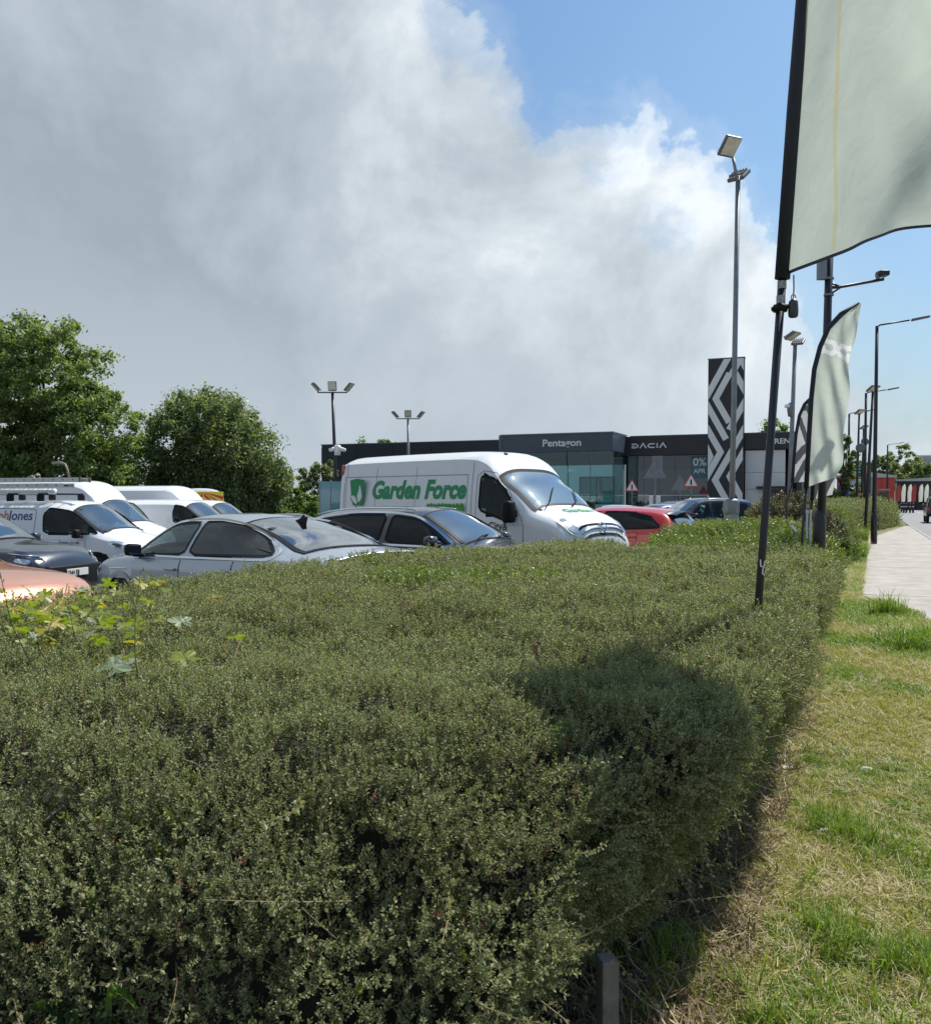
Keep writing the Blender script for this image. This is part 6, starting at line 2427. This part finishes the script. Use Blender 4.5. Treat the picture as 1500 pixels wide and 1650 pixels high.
def floodlight(parent, loc, rz, tilt, s=.36):
    """head: finned back box with a lens, on a bracket; faces local -Y before rotation"""
    h_ = MB()
    h_.box((0, 0, 0), (s, .07, s * 1.1), bev=.02)
    for i in range(5):
        h_.box((-s * .36 + i * s * .18, .055, 0), (.015, .05, s * .8))
    o_ = h_.build('floodlight', M_fback, parent, False)
    o_.location = loc
    o_.rotation_euler = (-tilt, 0, rz)
    MB().box((0, -.04, .01), (s * .86, .012, s * .94), bev=.004).build('lens', M_flens, o_)
    b_ = MB()
    b_.tube([(-s * .4, .06, -s * .3), (-s * .25, .10, -s * .62), (s * .25, .10, -s * .62), (s * .4, .06, -s * .3)], .014, 6)
    b_.build('bracket', M_fback, o_)
    return o_


def shaft(root, h_, r0, r1, mat, base=None, lean=(0, 0)):
    mb = MB()
    mb.tube([(0, 0, 0), (lean[0] * .5, lean[1] * .5, h_ * .5), (lean[0], lean[1], h_)], [r0, (r0 + r1) / 2, r1], 14)
    mb.build('shaft', mat, root, True)
    if base:
        MB().lathe([(base[0], 0), (base[0], base[1] - .08), (base[0] * .8, base[1]), (r0, base[1] + .05)], 14).build('base', mat, root, True)


def at(px, py, d):
    return ((px - 750) / 1500 * d, d, EYE + (805 - py) / 1500 * d)


# tall post in the hedge
d = 18.0
x, y, _ = at(1178, 0, d)
lp = empty('lamp_post', (x, y, 0), 0, 'tall grey lamp post with two floodlights rising from the hedge', 'lamp post')
H_ = at(0, 290, d)[2]
shaft(lp, H_, .058, .045, M_galv, (.14, 1.42), lean=(.07, 0))
MB().box((0, 0, 1.50), (.30, .26, .34), bev=.09).build('junction_box', M_galv, lp, True)
MB().tube([(.07, 0, H_ - .15), (.0, -.05, H_ + .12), (-.04, -.05, H_ + .32)], .03, 8).build('neck', M_galv, lp, True)
floodlight(lp, (-.13, -.12, H_ + .52), .45, -.75, .36)
floodlight(lp, (.13, .15, H_ + .06), 2.4, -.95, .34)
MB().tube([(.07, 0, H_), (.2, .1, H_ + .02)], .02, 6).build('arm', M_galv, lp)


def triple(px, ytop, d, label, cams=False):
    x, y, _ = at(px, 0, d)
    z0 = gz(x, y)
    zt = at(0, ytop, d)[2] - z0
    r_ = empty('lamp_post', (x, y, z0), 0, label, 'lamp post')
    shaft(r_, zt, .10, .07, M_pole if cams else M_galv, (.16, .6), lean=(-.22 if cams else -.05, 0))
    lx = -.22 if cams else -.05
    MB().tube([(lx - .72, 0, zt), (lx + .72, 0, zt)], .035, 8).build('crossbar', M_fback, r_)
    floodlight(r_, (lx, -.06, zt + .30), .0, -.35, .42)
    floodlight(r_, (lx - .82, 0, zt + .26), -1.25, -.75, .46)
    floodlight(r_, (lx + .82, 0, zt + .26), 1.25, -.75, .46)
    if cams:
        zc = at(0, 722, d)[2] - z0
        MB().lathe([(.15, zc - .35), (.17, zc - .1), (.17, zc + .1), (.1, zc + .15)], 12).build('camera_housing', M_sign, r_, True)
        for a in (-2.4, -.7, .9):
            q = Vector((math.sin(a), -abs(math.cos(a)) * .6, 0))
            MB().tube([tuple(q * .1 + Vector((0, 0, zc))), tuple(q * .5 + Vector((0, 0, zc - .12)))], .09, 10).build('camera', M_sign, r_, True)
    return r_


triple(544, 633, 45, 'black lamp post with three floodlights and white cameras by the showroom end', True)
triple(659, 675, 58, 'grey lamp post with three floodlights in front of the long showroom roof')

# floodlight post beside the feather flags
d = 27.0
x, y, _ = at(1269, 0, d)
lp = empty('lamp_post', (x, y, 0), 0, 'dark thin lamp post with a camera dome left of the feather flags', 'lamp post')
H_ = at(0, 556, d)[2]
shaft(lp, H_, .075, .055, M_galv, None, lean=(.16, 0))
floodlight(lp, (.05, -.1, H_ + .22), .7, -1.1, .34)
floodlight(lp, (.28, .1, H_ + .08), 2.6, -1.1, .34)
zc = at(0, 655, d)[2]
MB().lathe([(.08, zc - .3), (.11, zc - .1), (.11, zc + .05), (.06, zc + .1)], 12, (.06, 0, 0)).build('camera_housing', M_galv, lp, True)
MB().box((-.07, -.06, zc), (.10, .22, .10), bev=.03).build('camera', M_sign, lp)
for (px, ytop, d, lb) in ((1394, 632, 40, 'leaning floodlight post left of the black street lamp'), (1379, 668, 50, 'floodlight post with a round mirror beyond the cream flag'), (1387, 692, 62, 'shorter floodlight post with a small dome further along')):
    x, y, _ = at(px, 0, d)
    lp = empty('lamp_post', (x, y, 0), 0, lb, 'lamp post')
    H_ = at(0, ytop, d)[2]
    shaft(lp, H_, .075, .05, M_pole, None, lean=(.25 if d == 40 else .1, 0))
    floodlight(lp, (.22 if d == 40 else .1, -.1, H_ + .12), .3, -1.1, .42)
    if d > 40:
        zc = at(0, 722 if d == 50 else 712, d)[2]
        MB().lathe([(.0001, -.03), (.26, -.02), (.26, .02), (.0001, .03)], 14, (.15, -.1, zc), 'y').build('mirror_dish', M_fback, lp, True)


def street_lamp(px, ytop, d, label, arm=1.45, r_=.075):
    x, y, _ = at(px, 0, d)
    r0 = empty('street_lamp', (x, y, 0), -.25, label, 'street lamp', 'street lamps along the road')
    H_ = at(0, ytop, d)[2]
    shaft(r0, H_, r_ * 1.1, r_ * .75, M_pole, (r_ * 1.5, 1.1))
    MB().tube([(0, 0, H_ - .05), (.10, 0, H_ + .03), (arm * .75, 0, H_ + .16)], .03, 8).build('arm', M_pole, r0, True)
    h_ = MB()
    h_.box((arm, 0, H_ + .21), (.62, .22, .08), bev=.035, rot=(0, -.18, 0))
    h_.build('lantern', M_fback, r0, True)


street_lamp(1408.5, 527, 34, 'nearest black street lamp with its arm over the road')
street_lamp(1392.5, 634, 54, 'second black street lamp seen left of the nearest one', r_=.09)
street_lamp(1366, 667, 68, 'third street lamp behind the edge of the cream feather flag', r_=.09)
street_lamp(1428.5, 717, 107, 'farthest street lamp in front of the red warehouse', r_=.10)

# black camera column
d = 12.6
x, y, _ = at(1320.5, 0, d)
cp_ = empty('camera_column', (x, y, 0), 0, 'black column with a camera on a long arm behind the big banner', 'camera column')
H_ = at(0, 330, d)[2]
shaft(cp_, H_, .058, .050, M_pole, (.085, at(0, 828, d)[2]), lean=(.10, 0))
za = at(0, 466, d)[2]
mb = MB()
mb.tube([(.10, 0, za), (.22, 0, za + .005), (.80, -.05, za + .10)], .020, 8)
mb.tube([(.10, 0, za - .09), (.24, 0, za)], .014, 6)
mb.tube([(.10, 0, za + .07), (.24, 0, za + .01)], .014, 6)
mb.build('arm', M_pole, cp_, True)
MB().box((.78, -.05, za + .17), (.14, .16, .07), bev=.02).build('camera', M_pole, cp_, True)
MB().box((.72, -.05, za + .15), (.03, .06, .10)).build('camera_mount', M_fback, cp_)
MB().box((-.02, -.02, za + .27), (.11, .10, .34), bev=.01).build('control_box', M_galv, cp_)
for z in (za + .12, za - .10):
    MB().lathe([(.066, z - .012), (.066, z + .012)], 14, (.085, 0, 0)).build('band', M_galv, cp_)

# ------------------------------------------------------------------ flags
def cloth_mat(name, col, transl=.45, tint=(1, 1, 1)):
    if name in MATS:
        return MATS[name]
    m_, k_, o_ = new_mat(name)
    p_ = k_.n('ShaderNodeBsdfPrincipled')
    t_ = k_.n('ShaderNodeTexCoord').outputs['Object']
    f_ = k_.noise(t_, 3.0, 6, .6)
    c_ = k_.mix(f_, tuple(q * .88 for q in col), tuple(min(1, q * 1.08) for q in col))
    k_.l(c_, p_.inputs['Base Color'])
    p_.inputs['Roughness'].default_value = .6
    p_.inputs['Specular IOR Level'].default_value = .25
    tl_ = k_.n('ShaderNodeBsdfTranslucent')
    k_.l(k_.mix(1.0, c_, tint, 'MULTIPLY'), tl_.inputs[0])
    bp_ = k_.n('ShaderNodeBump')
    bp_.inputs['Strength'].default_value = .30
    bp_.inputs['Distance'].default_value = .03
    k_.l(k_.noise(t_, 5.0, 3, .5, .4), bp_.inputs['Height'])
    k_.l(bp_.outputs[0], p_.inputs['Normal'])
    k_.l(bp_.outputs[0], tl_.inputs['Normal'])
    mx_ = k_.n('ShaderNodeMixShader')
    mx_.inputs[0].default_value = transl
    k_.l(p_.outputs[0], mx_.inputs[1])
    k_.l(tl_.outputs[0], mx_.inputs[2])
    k_.l(mx_.outputs[0], o_.inputs[0])
    MATS[name] = m_
    return m_


M_cream = cloth_mat('banner_cream', (.60, .625, .58), .54, (.95, 1.0, .95))
M_tan = cloth_mat('banner_tan', (.60, .58, .44), .54, (1.0, .97, .82))
M_fwhite = cloth_mat('flag_white', (.72, .72, .72), .35)
M_fgrey = cloth_mat('flag_grey', (.13, .13, .14), .25)
M_fdark = cloth_mat('flag_hem', (.03, .035, .05), .1)
M_emb = cloth_mat('flag_emblem', (.97, .95, .93), .48)


def cloth(name, parent, left, right, wave, ns, nt_, mats, matfn):
    """left/right: pchip edge curves t->(x,z); wave(s,t)->y offset"""
    lx, lz = pchip([(p_[0], p_[1]) for p_ in left]), pchip([(p_[0], p_[2]) for p_ in left])
    rx, rz = pchip([(p_[0], p_[1]) for p_ in right]), pchip([(p_[0], p_[2]) for p_ in right])
    V = []
    for j in range(nt_ + 1):
        t = j / nt_
        a, b = (lx(t), lz(t)), (rx(t), rz(t))
        for i in range(ns + 1):
            s_ = i / ns
            V.append((a[0] + (b[0] - a[0]) * s_, wave(s_, t), a[1] + (b[1] - a[1]) * s_))
    ids = np.arange((ns + 1) * (nt_ + 1)).reshape(nt_ + 1, ns + 1)
    Fq = np.stack([ids[:-1, :-1], ids[:-1, 1:], ids[1:, 1:], ids[1:, :-1]], -1).reshape(-1, 4)
    mi = [matfn((i + .5) / ns, (j + .5) / nt_) for j in range(nt_) for i in range(ns)]
    return link(name, fast_mesh(name, V, Fq, mats, mi, True), parent)


def seg_d(p_, a, b):
    ax, ay = b[0] - a[0], b[1] - a[1]
    t = max(0, min(1, ((p_[0] - a[0]) * ax + (p_[1] - a[1]) * ay) / (ax * ax + ay * ay)))
    return math.hypot(p_[0] - a[0] - ax * t, p_[1] - a[1] - ay * t)


# the big banner on its leaning pole
bx, by = 1.56, 4.94
bp_ = empty('banner_flag', (bx, by, 0), 0, 'large cream banner on a leaning black pole stuck in the hedge', 'banner')
lean = .0625


def polep(z):
    return Vector(((z - 1.1) * lean, (z - 1.1) * .0, z))


zb = at(0, 452, by)[2]
MB().tube([polep(0), polep(1.5), polep(zb + .02)], [.021, .021, .022], 12).build('pole', M_pole, bp_, True)
MB().tube([polep(zb), polep(zb + .9), polep(4.54)], [.040, .041, .034], 12).build('sleeve', pmat('sleeve_black', (.012, .014, .024), .7), bp_, True)
fdir = Vector((.15, -.99, 0)).normalized()
fn = Vector((-fdir.y, fdir.x, 0))
NS, NTT = 70, 90
V, mi = [], []
for j in range(NTT + 1):
    t = j / NTT
    for i in range(NS + 1):
        s_ = i / NS
        zz_ = zb + .015 + t * (4.50 - zb - .85 * s_ ** 1.5) - .12 * s_ * s_ * (1 - t)
        q = polep(zz_) + Vector((.02, -.03, 0))
        sag = math.sin(s_ * 7.0 + t * 2.2 + 1.1 * math.sin(t * 3)) * .05 * s_ + math.sin(s_ * 13 - t * 7 + 2 * s_ * t) * .022 * s_ + math.sin((s_ * 1.5 + t * 1.3) * 11 + 3 * s_) * .014 * s_
        sag += .05 * math.sin((s_ - t * .9) * 6.0) * s_
        q = q + fdir * (s_ * 1.3) + fn * sag
        V.append(tuple(q))


def ban(s_, t):
    if .29 < s_ < .315 and t > .02:
        return 1
    if s_ > .315 and .92 < t < .932:
        return 1
    if t < .006:
        return 2
    return 0


ids = np.arange((NS + 1) * (NTT + 1)).reshape(NTT + 1, NS + 1)
Fq = np.stack([ids[:-1, :-1], ids[:-1, 1:], ids[1:, 1:], ids[1:, :-1]], -1).reshape(-1, 4)
link('cloth', fast_mesh('cloth', V, Fq, [M_cream, M_tan, M_fdark], [ban((i + .5) / NS, (j + .5) / NTT) for j in range(NTT) for i in range(NS)], True), bp_)
# clamp and hanging weight
zc = at(0, 499, by)[2]
q = polep(zc)
mb = MB()
mb.lathe([(.036, -.018), (.040, 0), (.036, .018)], 14, tuple(q))
mb.tube([tuple(q + Vector((-.045, 0, -.005))), tuple(q + Vector((.06, -.01, .012)))], .012, 8)
mb.build('clamp', M_rub, bp_, True)
qw = q + Vector((.062, -.02, .0))
mb = MB()
mb.lathe([(.012, .045), (.024, .03), (.027, -.02), (.025, -.045), (.018, -.052)], 12, tuple(qw))
mb.build('weight', pmat('weight_dark', (.05, .05, .055), .5), bp_, True)
mb = MB()
mb.tube([tuple(qw + Vector((0, 0, .05))), tuple(qw + Vector((.002, 0, .10))), tuple(qw + Vector((0, 0, .17)))], .004, 6)
mb.tube([tuple(qw + Vector((.012 * math.sin(a), 0, .055 + .013 * math.cos(a)))) for a in np.linspace(0, 6.28, 12)], .003, 5, caps=False)
mb.build('hook', M_galv, bp_)
for z in (at(0, 462, by)[2], at(0, 485, by)[2]):
    q = polep(z)
    MB().lathe([(.0235, -.02), (.0235, .02)], 12, tuple(q)).build('tape', pmat('worn_tape', (.28, .28, .30), .6, var=.5, vscale=60), bp_)
q = polep(at(0, 912, by)[2])
mb = MB()
mb.stroke([(-.012, .035), (-.010, .0), (.006, -.005), (.012, .03)], .006, q.y - .024, q.y - .0215)
mb.stroke([(.002, -.01), (.0, -.04), (.012, -.048)], .006, q.y - .024, q.y - .0215)
mb.v = [(a[0] + q.x, a[1], a[2] + q.z) for a in mb.v]
mb.build('scrawl', M_sign, bp_)


def feather(label, d, base, pole_px, left_px, right_px, wave, mats, matfn, group='feather flags at the kerb', ns=56, nt_=150, ptop=None):
    """edges given as a silhouette at its own distance d; the cloth hangs in the plane of its pole"""
    x0, y0, _ = at(base, 0, d)
    r_ = empty('feather_flag', (x0, y0, 0), 0, label, 'feather flag', group)
    cv = lambda q: (at(q[0], 0, d)[0] - x0, at(0, q[1], d)[2])
    pl_ = [(cv(q)[0], 0.0, cv(q)[1]) for q in pole_px]
    n_ = len(pl_)
    MB().tube([(0, 0, 0)] + pl_[:2], .017, 8).build('pole', M_pole, r_, True)
    MB().tube(pl_[1:], [.030] * (n_ - 2) + [.012], 8).build('sleeve', pmat('sleeve_black', (.012, .014, .024), .7), r_, True)
    lf = [(i / (len(left_px) - 1), *cv(q)) for i, q in enumerate(left_px)]
    rt = [(i / (len(right_px) - 1), *cv(q)) for i, q in enumerate(right_px)]
    cloth('cloth', r_, lf, rt, wave, ns, nt_, mats, matfn)
    return r_


E_ = [[(.10, .395), (.40, .39), (.50, .362), (.62, .33), (.93, .322)], [(.10, .332), (.40, .328), (.50, .362), (.62, .388), (.93, .384)], [(.10, .40), (.10, .378)], [(.93, .39), (.93, .36)]]


def dac(s_, t):
    # linked DC emblem: both letters share a crossed waist
    q = (s_ * .95, t * 4.6)
    for ln in E_:
        for a, b in zip(ln[:-1], ln[1:]):
            if seg_d(q, (a[0] * .95, a[1] * 4.6), (b[0] * .95, b[1] * 4.6)) < .062:
                return 1
    if t > .992 or s_ > .985:
        return 2 if t < .03 else 0
    return 0


wv1 = lambda s_, t: .03 * math.sin(s_ * 4 + t * 6) * s_ + .022 * math.sin(s_ * 9 + t * 14) * s_ + .028 * math.sin((s_ * 1.6 - t * 3.2) * 7) * min(1, s_ * 2) * (.4 + .6 * t)
feather('cream feather flag with a white linked emblem near its top', 11.3, 1293,
        [(1293, 860), (1298.5, 787), (1302, 700), (1305, 640), (1309, 596), (1318, 560), (1331, 530), (1351, 508), (1379, 490)],
        [(1379, 491), (1352, 508), (1332, 530), (1319, 558), (1310, 594), (1306.5, 640), (1304, 690), (1301, 740), (1299, 785)],
        [(1381, 491), (1377, 515), (1373, 545), (1366, 580), (1366, 612), (1365, 650), (1360, 700), (1357, 745), (1344, 770)],
        wv1, [M_cream, M_emb, M_fdark], dac)
RB_ = [[(.0, .55), (.62, 1.15), (.2, 1.75), (.9, 2.6)], [(.55, .35), (1.1, .95)], [(1.0, 1.5), (.6, 2.0), (1.1, 2.7)], [(.0, 1.2), (.25, 1.5), (.0, 1.9)], [(.0, 2.5), (.5, 3.3), (.0, 4.1)],
       [(1.0, 3.1), (.62, 3.7), (0.05, 4.9)], [(1.0, 4.0), (.55, 4.9)], [(.0, .1), (.4, -.2)]]


def rena(s_, t, k_=4.8):
    q = (s_, t * k_)
    for ln in RB_:
        for a, b in zip(ln[:-1], ln[1:]):
            if seg_d(q, a, b) < .115:
                return 1
    return 0


wv2 = lambda s_, t: .025 * math.sin(s_ * 5 + t * 7) * s_ + .02 * math.sin((s_ - t * 2) * 9) * s_
feather('striped feather flag left of the cream one', 16.8, 1267,
        [(1267, 812), (1276, 778), (1278, 740), (1281, 700), (1286, 670), (1294, 652), (1306, 640), (1322, 632)],
        [(1322, 633), (1307, 641), (1295, 653), (1287, 671), (1282, 700), (1279.5, 738), (1277, 778)],
        [(1324, 633), (1326, 650), (1326, 672), (1324, 700), (1322, 730), (1320, 752), (1318, 774)],
        wv2, [M_fwhite, M_fgrey], rena)
feather('striped feather flag mostly hidden behind the cream one', 13.6, 1302,
        [(1302, 850), (1308, 806), (1312, 720), (1316, 640), (1322, 600), (1334, 572), (1350, 556), (1366, 548)],
        [(1366, 549), (1350, 557), (1335, 573), (1323, 601), (1317, 640), (1313, 720), (1309, 806)],
        [(1367, 549), (1368, 565), (1366, 590), (1358, 640), (1354, 700), (1350, 750), (1342, 797)],
        lambda s_, t: .06 + wv2(s_, t), [M_fwhite, M_fgrey], rena)
# small white floodlight staked in the hedge, and pale stakes
x, y, z = at(1283, 858, 12.0)
gl_ = empty('ground_spotlight', (x, y, 0), 0, 'small white spotlight on a stake in front of the bronze shrub', 'spotlight')
MB().tube([(0, 0, 0), (0, 0, z - .02), (-.05, 0, z + .04)], .012, 6).build('stake', M_galv, gl_)
MB().box((-.03, 0, z + .05), (.10, .04, .03), bev=.008, rot=(0, .9, 0)).build('lamp_head', M_sign, gl_)
MB().box((-.05, 0, z + .13), (.07, .05, .02), bev=.006).build('cap', M_sign, gl_)
for px, lb in ((1300.5, 'thin pale stake left of the two beside the cream flag pole'), (1306, 'thin pale stake right of the two beside the cream flag pole')):
    x, y, z = at(px, 826, 13.0)
    st = empty('stake', (x, y, 0), 0, lb, 'stake')
    MB().tube([(0, 0, 0), (0, 0, z)], .014, 6).build('shaft', M_wpan, st)
    MB().lathe([(.02, z - .01), (.02, z + .03), (.008, z + .04)], 8).build('cap', M_wpan, st)

# ------------------------------------------------------------------ signs
def warning(px, ytip, d, s, label, back=False):
    x, y, zt = at(px, ytip, d)
    z0 = gz(x, y)
    r_ = empty('warning_sign', (x, y, z0), -YAW + .1, label, 'sign', 'triangular signs in front of the showroom')
    zt -= z0
    MB().tube([(0, .03, 0), (0, .03, zt - .1)], .035, 8).build('post', M_galv, r_)
    tri = [(0, 0), (s * .5, -s * .87), (-s * .5, -s * .87)]
    MB().prism([(a, zt + b) for a, b in tri], -.03, -.015).build('plate', M_galv if back else M_hr, r_)
    if not back:
        MB().prism([(a * .78, zt - s * .045 * 2.6 + b * .78) for a, b in tri], -.036, -.031).build('face', M_sign, r_)
        MB().box((0, -.04, zt - s * .56), (s * .10, .006, s * .34)).build('mark', M_rub, r_)
    return r_


warning(1018, 772, 50, .75, 'white triangular warning sign left of the reflected grey sign backs')
warning(1113, 763, 48, .8, 'white triangular warning sign nearest the striped tower')
b1 = warning(1095, 765, 52, 1.0, 'reflection of a grey triangular sign back, built solid, beside the right white warning sign', True)  # solid sign added in place of a reflection in the showroom glass
b2 = warning(1055, 738, 46, 1.15, 'large reflection of a grey triangular sign back, built solid, with white boxes at its foot', True)  # with its boxes and plate, a glass reflection added as a solid sign
for dx in (-.17, .17):
    MB().box((dx, -.1, 1.55), (.20, .10, .62), bev=.02).build('white_box', M_sign, b2)
MB().box((.10, 0, at(0, 752, 46)[2] + .2), (.5, .02, .7)).build('side_plate', M_galv, b2)

# green road-side board on two posts, blue board beside it
d = 74
x, y, z = at(1384, 768, d)
gs_ = empty('sign_board', (x, y, 0), -YAW, 'green board with a yellow mark above a white strip by the far entrance', 'sign board')
for dx in (-.8, .75):
    MB().tube([(dx, .1, 0), (dx, .1, z + 1.15)], .07, 8).build('post', M_pole, gs_)
MB().box((0, 0, z + .55), (1.55, .12, 1.15), bev=.02).build('board', pmat('board_green', (.012, .13, .055), .5), gs_)
MB().box((.45, -.075, z + .55), (.32, .02, .62), bev=.02).build('yellow_mark', M_yel, gs_)
for i in range(3):
    MB().box((-.30, -.075, z + .85 - i * .25), (.7, .015, .07)).build('white_line', M_sign, gs_)
MB().box((0, 0, z - .62), (1.45, .10, .85), bev=.02).build('lower_board', M_wpan, gs_)
d = 66
x, y, z = at(1362, 795, d)
bs_ = empty('sign_board', (x, y, 0), -YAW, 'bright blue board standing left of the green one', 'sign board')
MB().box((0, 0, 1.35), (.95, .25, 2.7), bev=.03).build('board', pmat('board_blue', (.02, .17, .50), .45), bs_)
MB().box((-.15, -.14, .95), (.55, .02, .9)).build('picture', pmat('board_print', (.16, .07, .05), .6, var=.6, vscale=8), bs_)
MB().box((.46, 0, 1.35), (.05, .28, 2.72)).build('edge_strip', M_pole, bs_)
# stone gate pier with a timber rail
d = 56
x, y, z = at(1424, 786, d)
gp = empty('gate_pier', (x, y, 0), -YAW, 'dark stone gate pier with a rail running left by the far entrance', 'gate pier')
M_stone = pmat('pier_stone', (.10, .095, .085), .9, var=.4, vscale=3, bump=.6, bscale=6)
for i in range(7):
    for j in (0, 1):
        MB().box(((-.13 if j else .13) + (.06 if i % 2 else -.06), 0, .15 + i * .30), ((.24 if (i + j) % 2 else .36), .5, .285), bev=.03).build('stone', M_stone, gp)
MB().box((0, 0, 2.22), (.66, .62, .12), bev=.03).build('cap', pmat('cap_stone', (.24, .22, .19), .9, var=.2, vscale=3), gp)
MB().box((-.85, 0, 1.95), (1.3, .10, .14), bev=.02).build('rail', pmat('rail_timber', (.28, .21, .10), .8), gp)
MB().box((-1.45, 0, 1.0), (.12, .12, 2.0), bev=.02).build('rail_post', MATS['rail_timber'], gp)
# low black railing by the hedge
rl_ = empty('railing', RF(-2.2, 52), -YAW, 'low dark railing beyond the long hedge', 'railing')
for i in range(2):
    MB().tube([(-3, 0, 1.15 + i * .35), (1.2, 0, 1.15 + i * .35)], .03, 6).build('rail', M_pole, rl_)
for i in range(4):
    MB().tube([(-3 + i * 1.4, 0, 0), (-3 + i * 1.4, 0, 1.55)], .035, 6).build('upright', M_pole, rl_)
# bollards on the far island
bl = MB().lathe([(.11, 0), (.11, .95), (.09, 1.0), (.11, 1.02), (.11, 1.12), (.05, 1.2)], 12).mesh('post', M_pole, True)
for i, px in enumerate((1452, 1456, 1460, 1466, 1471)):
    x, y, _ = at(px, 0, 112)
    b_ = empty('bollard', (x, y, .04), 0, ('first', 'second', 'third', 'fourth', 'last')[i] + ' black bollard from the left in the distant row at the road bend', 'bollard', 'bollards at the road bend')
    link('post', bl, b_)
    MB().lathe([(.112, .70), (.112, .82)], 12).build('reflective_band', M_wpan, b_)
# far feather flags
for i, (px, m_, nm) in enumerate(((1444, M_red, 'red'), (1452, M_cream, 'cream'), (1462, M_cream, 'cream'), (1469, M_red, 'red'), (1480, M_cream, 'cream'), (1489, M_cream, 'cream'))):
    d = 135
    x, y, _ = at(px, 0, d)
    f_ = empty('feather_flag', (x, y, 0), 0, 'distant ' + nm + ' feather flag, ' + ('leftmost', 'second from left', 'third from left', 'fourth from left', 'second from right', 'rightmost')[i] + ' of the row in front of the dark showroom', 'feather flag', 'distant row of feather flags')
    f_.scale = (.8, .8, .8)
    MB().tube([(0, 0, 0), (-.1, 0, 3.2), (.1, 0, 4.5), (.5, 0, 4.9)], .04, 6).build('pole', M_pole, f_)
    mb = MB()
    pts_l = [(-.05, 1.6), (-.08, 2.6), (-.06, 3.4), (.12, 4.4), (.5, 4.85)]
    pts_r = [(.62, 1.7), (.68, 2.6), (.72, 3.4), (.76, 4.2), (.6, 4.85)]
    for a, b in zip(pts_l, pts_r):
        mb.v += [(a[0], 0, a[1]), ((a[0] + b[0]) / 2, .08, (a[1] + b[1]) / 2), (b[0], -.05, b[1])]
    for j in range(4):
        for k_ in range(2):
            q = j * 3 + k_
            mb.face((q, q + 1, q + 4, q + 3))
    mb.build('cloth', m_, f_, True)
# teal kiosk beside the van tail
x, y, z = at(531, 778, 40)
ko = empty('glass_shelter', (x, y, gz(x, y)), -YAW, 'teal glass panel shelter behind the tail of the signwritten van', 'shelter')
for i in range(2):
    MB().box((-.2 + i * .55, 0, 1.4), (.5, .04, 2.6)).build('panel', pmat('teal_panel', (.05, .22, .27), .2, coat=.8), ko)
for i in range(3):
    MB().box((-.48 + i * .55, 0, 1.4), (.05, .07, 2.75)).build('frame_post', M_galv, ko)
